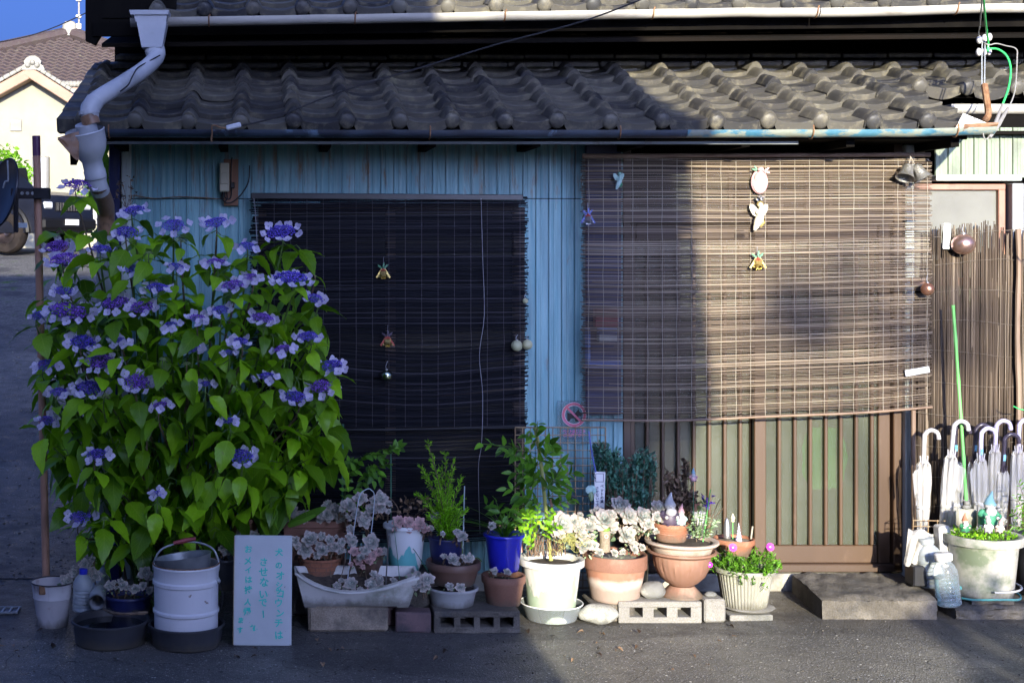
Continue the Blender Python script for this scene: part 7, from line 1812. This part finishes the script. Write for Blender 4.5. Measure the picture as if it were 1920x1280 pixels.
# ================================================================== left: buckets, basins
def basin(px0, px1, rim, bot, Yc, label, lvl=.7):
    s = S(Yc); r = (px1 - px0) / 2 / s; o = thing('basin', label, 'basin', (PX((px0 + px1) / 2, Yc), Yc, 0), 'dark basins'); h = PZ(rim, Yc)
    b = MB(); b.lathe([(0, .002), (r * .84, 0), (r * .88, .006), (r * .92, h * .5), (r * .94, h - .012), (r, h - .01), (r * 1.0, h - .002), (r * .985, h), (r * .93, h - .004), (r * .9, h * .5), (r * .86, .012), (0, .01)], 48); b.build('body', MT['basin'], o)
    b = MB(); b.lathe([(0, h * lvl), (r * .9, h * lvl)], 40); b.build('water', MT['water'], o)
    return o, h, r
YA = GY(1222) + .16
bs1, h1, r1 = basin(133, 281, 1158, 1222, YA, 'dark round basin of water below the drain pipe, left of the white bucket')
b = MB(); b.tube(smooth_path([P(195, 1142, YA + .1), P(215, 1149, YA - .02), P(245, 1150, YA - .03), P(278, 1147, YA - .02)], 4), [.004, .005, .006, .007, .007, .007, .006, .006, .006, .007, .008, .008, .006], 6); tag(b.build('wooden_stick', MT['stem_brown']), 'bent wooden stick lying across the left basin', 'stick')
YB = GY(1226) + .16
bs2, h2, r2_ = basin(277, 422, 1165, 1226, YB, 'dark round basin under the white enamel bucket', .2)
bk = thing('enamel_bucket', 'white enamelled bucket with two ribs standing in the dark basin', 'bucket', (PX(349, YB), YB, .03)); s_ = S(YB)
r = 63 / s_; H_ = PZ(1054, YB) - .03
b = MB(); b.lathe([(0, 0), (r * .93, 0), (r * .95, .01), (r * .95, H_ * .34), (r * .99, H_ * .36), (r * .99, H_ * .39), (r * .95, H_ * .41), (r * .96, H_ * .72), (r * 1.0, H_ * .74), (r * 1.0, H_ * .78), (r * .965, H_ * .8), (r * .97, H_ * .95), (r * 1.0, H_ * .97), (r * .99, H_), (r * .94, H_), (r * .93, H_ * .6), (0, H_ * .55)], 48); b.build('body', MT['enamel'], bk)
b = MB(); b.tube([(math.cos(a) * r * .985, math.sin(a) * r * .985, H_) for a in [2 * math.pi * i / 40 for i in range(41)]], .003, 5, False); b.build('rusty_rim', MT['rust'], bk)
b = MB(); b.lathe([(r * .955, .012), (r * .955, .03)], 48); b.build('yellow_band', MT['bamboo'], bk)
b = MB(); b.ball((r * .95, -.04, H_ * .78), .013, 12, 8); b.build('lug', MT['zinc'], bk)
b = MB(); b.tube(smooth_path([(r * .95, -.05, H_ * .78), (r * 1.1, -.05, H_ * .6), (r * 1.05, -.04, H_ * .42)], 4), .002, 5); b.build('bail_wire', MT['black_matte'], bk)
zp = thing('zinc_pail', 'old zinc pail of water tilted inside the enamel bucket', 'pail', (PX(351, YB), YB, .03 + H_ * .6)); zp.rotation_euler = (R(-4), R(-7), 0)
rz = 53 / s_; hz = .19 - H_ * .1
b = MB(); b.lathe([(0, 0), (rz * .75, 0), (rz, hz), (rz * 1.03, hz + .004), (rz * .97, hz + .002), (rz * .9, hz - .06), (0, hz - .06)], 40); b.build('body', MT['zinc'], zp)
b = MB(); b.lathe([(0, hz - .03), (rz * .93, hz - .03)], 36); b.build('water', MT['water'], zp)
b = MB(); q = [P(287, 1068, YB), P(290, 1050, YB), P(300, 1032, YB), P(318, 1022, YB + .02), P(352, 1015, YB + .03), P(384, 1020, YB + .02), P(402, 1032, YB), P(410, 1055, YB), P(409, 1070, YB)]
b.tube([v_ - bk.location for v_ in smooth_path(q, 5)], .0045, 8); b.build('bail_handle', MT['zinc'], bk)
b = MB(); b.tube([P(325, 1018, YB + .02) - bk.location, P(346, 1013, YB + .03) - bk.location, P(367, 1009, YB + .03) - bk.location], [.008, .011, .008], 10); b.build('grip', MT['red_box'], bk)
YP = GY(1182) + .1; s_ = S(YP)
pl = thing('metal_pail', 'white painted metal pail streaked with rust at the left end', 'pail', (PX(99, YP), YP, 0)); rt_, rb_ = 40 / s_, 28 / s_; H_ = PZ(1089, YP)
b = MB(); b.lathe([(0, .004), (rb_, .0), (rb_ * 1.02, .014), (lerp(rb_, rt_, .6), H_ * .62), (lerp(rb_, rt_, .64) + .003, H_ * .65), (lerp(rb_, rt_, .7), H_ * .68), (rt_ * .99, H_ * .97), (rt_ * 1.03, H_), (rt_ * .99, H_), (rt_ * .93, H_ * .8), (0, H_ * .76)], 44); b.build('body', MT['pail'], pl)
b = MB(); b.lathe([(0, H_ * .79), (rt_ * .93, H_ * .79)], 36); b.build('water', MT['water'], pl)
b = MB(); b.box((-.035, -rt_ * .93, H_ * .9), (.03, .008, .04), ch=.004); b.build('ear', MT['rust'], pl)
b = MB(); b.tube([(math.cos(a) * rt_ * 1.01, math.sin(a) * rt_ * 1.01, H_) for a in [2 * math.pi * i / 40 for i in range(41)]], .0035, 5, False); b.build('rolled_rim', MT['steel_dark'], pl)
bottle(155, 1145, 80, 38, -.72, R(1), 'milky', 'cap_blue', 'dusty ribbed plastic bottle with blue cap beside the drain pipe', .34)
b = MB(); b.tube([P(192, 1075, -.35), P(188, 1100, -.55), P(184, 1113, -.72), P(181, 1128, -.85)], .037, 16, False); b.tube([P(192, 1075, -.35), P(188, 1100, -.55), P(184, 1113, -.72), P(181, 1128, -.85)], .032, 16, False); o = b.build('drain_spout', MT['pipe_grey']); tag(o, 'white drain spout pointing into the left basin', 'pipe')
ec = thing('echeveria_clump', 'grey echeveria clump hanging between pail and drain spout', 'plant', P(150, 1120, -.62))
rosettes(ec, [(127, 1090, 36), (140, 1073, 30), (160, 1058, 32), (178, 1080, 38), (166, 1072, 26)], -.7)
nb, h, rt = pot('navy_pot', 'navy blue pot with a row of small echeverias behind the basin', 240, 1112, 1160, 92, 80, -.72, 'navy', 6, 3)
rosettes(nb, [(204, 1098, 26), (230, 1097, 26), (254, 1104, 28), (268, 1098, 22), (280, 1106, 22), (272, 1074, 32, .02)], -.83)
hp, h, rt = pot('grey_pot', 'grey pot half hidden behind the sign board', 425, 1046, 1108, 50, 40, -.75, 'basin', 6, 3)
rosettes(hp, [(424, 1033, 26), (415, 1028, 18)], -.82)
tp2, h, rt = pot('tall_terracotta_pot', 'tall brown pot behind the sign board', 458, 968, 1075, 54, 42, -.55, 'terra_d', 8, 3)
rosettes(tp2, [(450, 1000, 22), (478, 1004, 30)], -.7)
# orchid-like strap leaves
oc = thing('broad_leaf_orchid', 'clump of ribbed strap leaves behind the sign board', 'plant', P(500, 1012, -.62))
SL = [leaf_data(w, 14, 3, dr, -.25, shape='strap') for w, dr in ((.2, .15), (.26, .25), (.16, .1))]
for k, (tx, ty, wv) in enumerate(((491, 905, 2), (535, 915, 1), (572, 900, 1), (470, 950, 0), (590, 972, 0), (610, 960, 0), (548, 930, 2), (520, 960, 2))):
    e = P(tx, ty, -.6 - .02 * k) - oc.location; st_ = Vector((.004 * k - .01, 0, .0)) if k not in (4, 5) else P(540, 985, -.6) - oc.location
    me = data_mesh('leaf', SL[wv], MT['strap_leaf']); L_ = (e - st_).length; put('leaf', me, oc, st_, e - st_ + Vector((0, 0, L_ * .12)), Vector((.1, -1, .35)), L_)
b = MB(); b.ball((.012, 0, -.005), (.016, .014, .024), 12, 8); b.build('bulb', MT['bamboo_dk'], oc)
# vine on the green stake
vn = thing('vine', 'small-leaved green vine trained along a stake before the left blind', 'plant', P(655, 985, -.3))
sprig(vn, [(645, 960, 648, 900), (648, 905, 668, 880), (660, 880, 690, 850), (690, 850, 720, 862), (700, 850, 745, 842), (690, 870, 700, 900), (700, 880, 730, 870), (668, 890, 655, 865), (690, 880, 675, 925), (695, 870, 715, 900), (735, 850, 748, 838)], OVAL, 'green_leaf', -.32, 5, (.03, .05), 21)
sprig(vn, [(660, 985, 650, 945), (670, 985, 676, 930), (680, 985, 690, 950)], OVAL, 'green_leaf', -.34, 3, (.05, .07), 22, name='heart_leaves')

# ================================================================== satellite dish and pole
Ypl = -.46
pp = thing('dish_pole', 'tan painted pole with purple taped top, leaning slightly', 'pole', P(88, 1148, Ypl))
e = P(68, 262, Ypl) - pp.location
b = MB(); b.tube([(0, 0, 0), e * .5, e], .0185, 16); b.build('shaft', MT['pole_tan'], pp)
b = MB(); b.tube([e * .966, e * 1.008], .0195, 16); b.build('tape_cap', MT['purple_tape'], pp)
dd = thing('satellite_dish', 'dark satellite dish seen from behind, clamped to the tan pole', 'satellite dish', P(20, 365, Ypl - .02)); s_ = S(Ypl)
ax = Matrix.Rotation(R(-58), 3, 'Z') @ Matrix.Rotation(R(78), 3, 'X')
R_ = 66 / s_; prof = [(0, 0)] + [(R_ * t / 8, .22 * R_ * (t / 8) ** 2) for t in range(1, 9)] + [(R_ * 1.015, .22 * R_ + .004), (R_ * 1.0, .22 * R_ + .01)] + [(R_ * t / 8, .22 * R_ * (t / 8) ** 2 + .006) for t in range(7, -1, -1)]
b = MB(); b.lathe(prof, 48, ax=ax); b.build('reflector', MT['dish'], dd)
b = MB(); b.box((.085, -.02, .005), (.16, .022, .05), ch=.004); b.build('mount_arm', MT['steel_dark'], dd)
b = MB(); b.box((.15, -.01, .005), (.075, .06, .052), ch=.004); b.build('clamp', MT['black'], dd)
b = MB(); b.box((.03, -.03, -.08), (.022, .016, .2), ch=.003); b.build('rib', MT['steel_dark'], dd)
for x in (.06, .085, .11):
    b = MB(); b.lathe([(0, 0), (.008, 0), (.008, .006), (0, .006)], 10, (x, -.032, .005), ax=Matrix.Rotation(R(90), 3, 'X')); b.build('bolt', MT['zinc'], dd)
b = MB(); b.tube(smooth_path([(-.01, -.03, .16), (-.005, -.035, .07), (-.02, -.035, .06), (-.03, -.03, .03)], 4), .0045, 6); b.build('strut', MT['zinc'], dd)
b = MB(); b.box((.055, .004, -.145), (.05, .002, .024), rot=(0, 0, R(35))); b.build('label_plate', MT['stake_pale'], dd)
# drain grate at the left
gr = thing('drain_grate', 'small steel drain grate let into the asphalt at far left', 'drain', (PX(12, GY(1146)), GY(1146), .004))
for k in range(4):
    b = MB(); b.box((-.05 + k * .035, 0, .003), (.008, .11, .008)); b.build('bar', MT['zinc'], gr)
for k in (-1, 1):
    b = MB(); b.box((.0, k * .052, .004), (.125, .008, .009)); b.build('frame_bar', MT['zinc'], gr)
b = MB(); b.box((0, 0, -.001), (.12, .1, .003)); b.build('pit', MT['black'], gr)

# ================================================================== car up the slope
cy = 18.5; cz_ = gz(-3.5, cy)
car = thing('parked_car', 'dark off-road car parked on the gravel in front of the far house', 'car', (PX(60, cy), cy, cz_)); car.rotation_euler = (0, 0, R(-28))
# local: +X is the nose, body centre behind it
def body_sec(x, w, z0, z1, z2, wt):
    return [(x, -w, z0), (x, -w * 1.02, (z0 + z1) / 2), (x, -w, z1), (x, -wt, z2), (x, wt, z2), (x, w, z1), (x, w * 1.02, (z0 + z1) / 2), (x, w, z0)]
secs = [body_sec(.78, .78, .42, .78, .86, .66), body_sec(.72, .84, .36, .95, 1.02, .74), body_sec(.3, .88, .36, 1.04, 1.1, .78), body_sec(-.45, .88, .36, 1.08, 1.15, .8), body_sec(-.5, .88, .36, 1.1, 1.18, .8), body_sec(-1.0, .88, .36, 1.1, 1.7, .64), body_sec(-3.2, .86, .36, 1.1, 1.72, .62), body_sec(-3.5, .84, .42, 1.05, 1.2, .74)]
b = MB(); k = 8; b.add([p for s2 in secs for p in s2], [(j * k + i, (j + 1) * k + i, (j + 1) * k + (i + 1) % k, j * k + (i + 1) % k) for j in range(len(secs) - 1) for i in range(k)] + [tuple(range(k)), tuple(range((len(secs) - 1) * k, len(secs) * k))[::-1]])
b.build('body', MT['carpaint'], car, angle=30)
for sx in (-1, 1):
    for x in (.1, -2.5):
        b = MB(); b.lathe([(.2, -.11), (.34, -.11), (.37, -.06), (.37, .06), (.34, .11), (.2, .11)], 32, (x, sx * .8, .37), ax=Matrix.Rotation(R(90), 3, 'X')); wh = b.build('wheel', MT['tyre'], car)
        b = MB(); b.lathe([(0, .0), (.06, -.02), (.08, .02), (.2, .05), (.22, -.08)], 24, (x, sx * .84, .37), ax=Matrix.Rotation(R(90 * sx), 3, 'X')); rm = b.build('rim', MT['rim'], wh)
    b = MB(); b.tube([(.1 + .47 * math.cos(a), sx * .88, .37 + .47 * math.sin(a)) for a in [math.pi * i / 14 for i in range(15)]], .05, 6); b.build('wheel_arch', MT['car_trim'], car)
    b = MB(); b.box((.77, sx * .58, .84), (.06, .24, .12), ch=.02); b.build('headlight', MT['lamp'], car)
    b = MB(); b.box((-1.5, sx * .8, 1.4), (1.6, .02, .38), rot=(R(sx * 18), 0, 0)); b.build('side_window', MT['window_dark'], car)
b = MB(); b.box((.79, 0, .82), (.03, .74, .16), ch=.01); gl = b.build('grille', MT['car_trim'], car)
for q in range(9):
    b = MB(); b.box((.812, -.32 + q * .08, .82), (.012, .02, .14)); b.build('grille_bar', MT['chrome'], gl)
b = MB(); b.box((.78, 0, .52), (.16, 1.6, .2), ch=.04); b.build('bumper', MT['car_trim'], car)
b = MB(); b.box((.875, 0, .55), (.01, .4, .1)); b.build('number_plate', MT['cap_white'], car)
b = MB(); b.box((.1, 0, 1.09), (.9, .6, .02), rot=(0, R(6), 0), ch=.01); b.build('hood_bulge', MT['carpaint'], car)
b = MB(); b.add([(-.52, -.76, 1.17), (-.52, .76, 1.17), (-.98, .6, 1.66), (-.98, -.6, 1.66)], [(0, 1, 2, 3)]); b.add([(-.5, -.76, 1.19), (-.5, .76, 1.19), (-.96, .6, 1.68), (-.96, -.6, 1.68)], [(0, 1, 2, 3)]); b.build('windscreen', MT['window_dark'], car)

# ================================================================== bushes and trees
def leafy(name, label, cat, base, centers, n, sz, m_, trunk_h, seed, group=None):
    r2 = random.Random(seed); o = thing(name, label, cat, base, group); lm = MB(); b = MB()
    for (cx, cyy, cz, rr) in centers:
        b.tube(smooth_path([(0, 0, 0), (cx * .3, cyy * .3, cz * .55), (cx, cyy, cz)], 4), [.05, .045, .04, .035, .03, .025, .02, .015, .01], 6)
    for k in range(n):
        cx, cyy, cz, rr = r2.choice(centers)
        while True:
            v = rv(r2)
            if .2 < v.length <= 1: break
        v *= .75 + .35 * nz(v.x * 2 + cx * 3, v.y * 2 + seed, v.z * 2)
        add_leaf(lm, OVAL, Vector((cx, cyy, cz)) + v * rr, rv(r2) + Vector((0, 0, -.2)), rv(r2) + Vector((0, 0, .8)), r2.uniform(*sz))
    b.build('trunk', MT['stem_brown'], o); stuff(lm.build('crown', MT[m_], o, angle=0)); return o
yb = 24.0; q = P(18, 312, yb)
leafy('round_shrub', 'bright green sunlit shrub in front of the cream house wall', 'shrub', (q.x, yb, gz(-4, yb)), [(-.1, 0, q.z - gz(-4, yb) - .0, .62), (.15, 0, q.z - gz(-4, yb) - .35, .55), (-.7, 0, q.z - gz(-4, yb) - .3, .8)], 1100, (.08, .15), 'far_leaf', 1, 3)
q = P(152, 380, 22.0)
leafy('low_shrub', 'small sunlit shrub right of the parked car', 'shrub', (q.x, 22.0, gz(-3, 22)), [(0, 0, max(.3, q.z - gz(-3, 22)), .3), (.25, 0, max(.3, q.z - gz(-3, 22)) + .2, .25)], 380, (.06, .11), 'far_leaf', 1, 4)
# garden across the lane, behind the camera: hedge and small tree whose shade falls on road and blind
hx0, hz0 = occ(2.75, 0, -11.0)
hedge = thing('hedge', 'clipped green hedge across the lane', 'hedge', (hx0 + 2.2, -11.0, 0))
lm = MB(); r2 = random.Random(9)
for k in range(8000):
    x = r2.uniform(-2.2, 2.6); top = 2.68 + .14 * nz(x * 2.5, 1) - .5 * sstep(-1.6, -2.2, x) - (.35 if -.9 < x < -.45 else 0)
    add_leaf(lm, OVAL, (x, r2.uniform(-.35, .35), r2.uniform(.1, top)), rv(r2), rv(r2) + Vector((0, 0, .6)), r2.uniform(.08, .15))
stuff(lm.build('foliage', MT['dark_leaf'], hedge, angle=0))
b = MB()
for k in range(9): b.tube([(-2 + k * .5, 0, 0), (-1.9 + k * .5, 0, 1.5)], .02, 6)
b.build('stems', MT['stem_brown'], hedge)
tx, tz = occ(3.08, 1.5, -25.0)
leafy('garden_tree', 'small round-headed tree behind the hedge across the lane', 'tree', (tx + 1.6, -25.0, 0), [(-1.6, 0, tz, .45), (-1.2, 0, tz - .2, .4), (-1.95, 0, tz - .1, .3), (-1.0, .1, tz - .9, .35)], 330, (.08, .13), 'dark_leaf', 1, 6)

# loose grit, chips and fallen leaves along the foot of the pots
r2 = random.Random(55); gm = MB(); fl = MB()
for k in range(420):
    x = r2.uniform(-1.6, 4.4); y = -.95 + r2.gauss(0, .22) if r2.random() < .75 else r2.uniform(-1.9, -.4)
    if y > -.1: continue
    s = r2.uniform(.002, .006); gm.ball((x, y, s * .4), (s, s * r2.uniform(.6, 1), s * .6), 5, 4, rot=(0, 0, r2.random() * 3))
for k in range(70):
    x = r2.uniform(-1.5, 2.2); add_leaf(fl, SCRAP, Vector((x, -1.0 + r2.gauss(0, .2), .008)), rv(r2) * Vector((1, 1, 0)) if False else Vector((r2.uniform(-1, 1), r2.uniform(-1, 1), .1)), Vector((r2.uniform(-.3, .3), r2.uniform(-.3, .3), 1)), r2.uniform(.015, .035))
o = stuff(gm.build('loose_grit', MT['concrete_d'], angle=0)); tag(o, 'loose grit scattered on the asphalt along the pots', 'grit')
o = stuff(fl.build('fallen_leaves', MT['dead_leaf'], angle=0)); tag(o, 'dry fallen leaves scattered on the asphalt along the pots', 'leaves')

gm = MB()
for k in range(380):
    y = .1 + 9 * r2.random() ** 2; x = r2.uniform(-1.05 - .14 * y - .5, -.82 - .1 * y); s = r2.uniform(.004, .011) * (1 + y * .12)
    gm.ball((x, y, gz(x, y) + s * .35), (s, s * r2.uniform(.6, 1), s * .6), 5, 4, rot=(0, 0, r2.random() * 3))
o = stuff(gm.build('lane_gravel', MT['concrete'], angle=0)); tag(o, 'loose gravel on the side lane left of the tan pole', 'gravel')
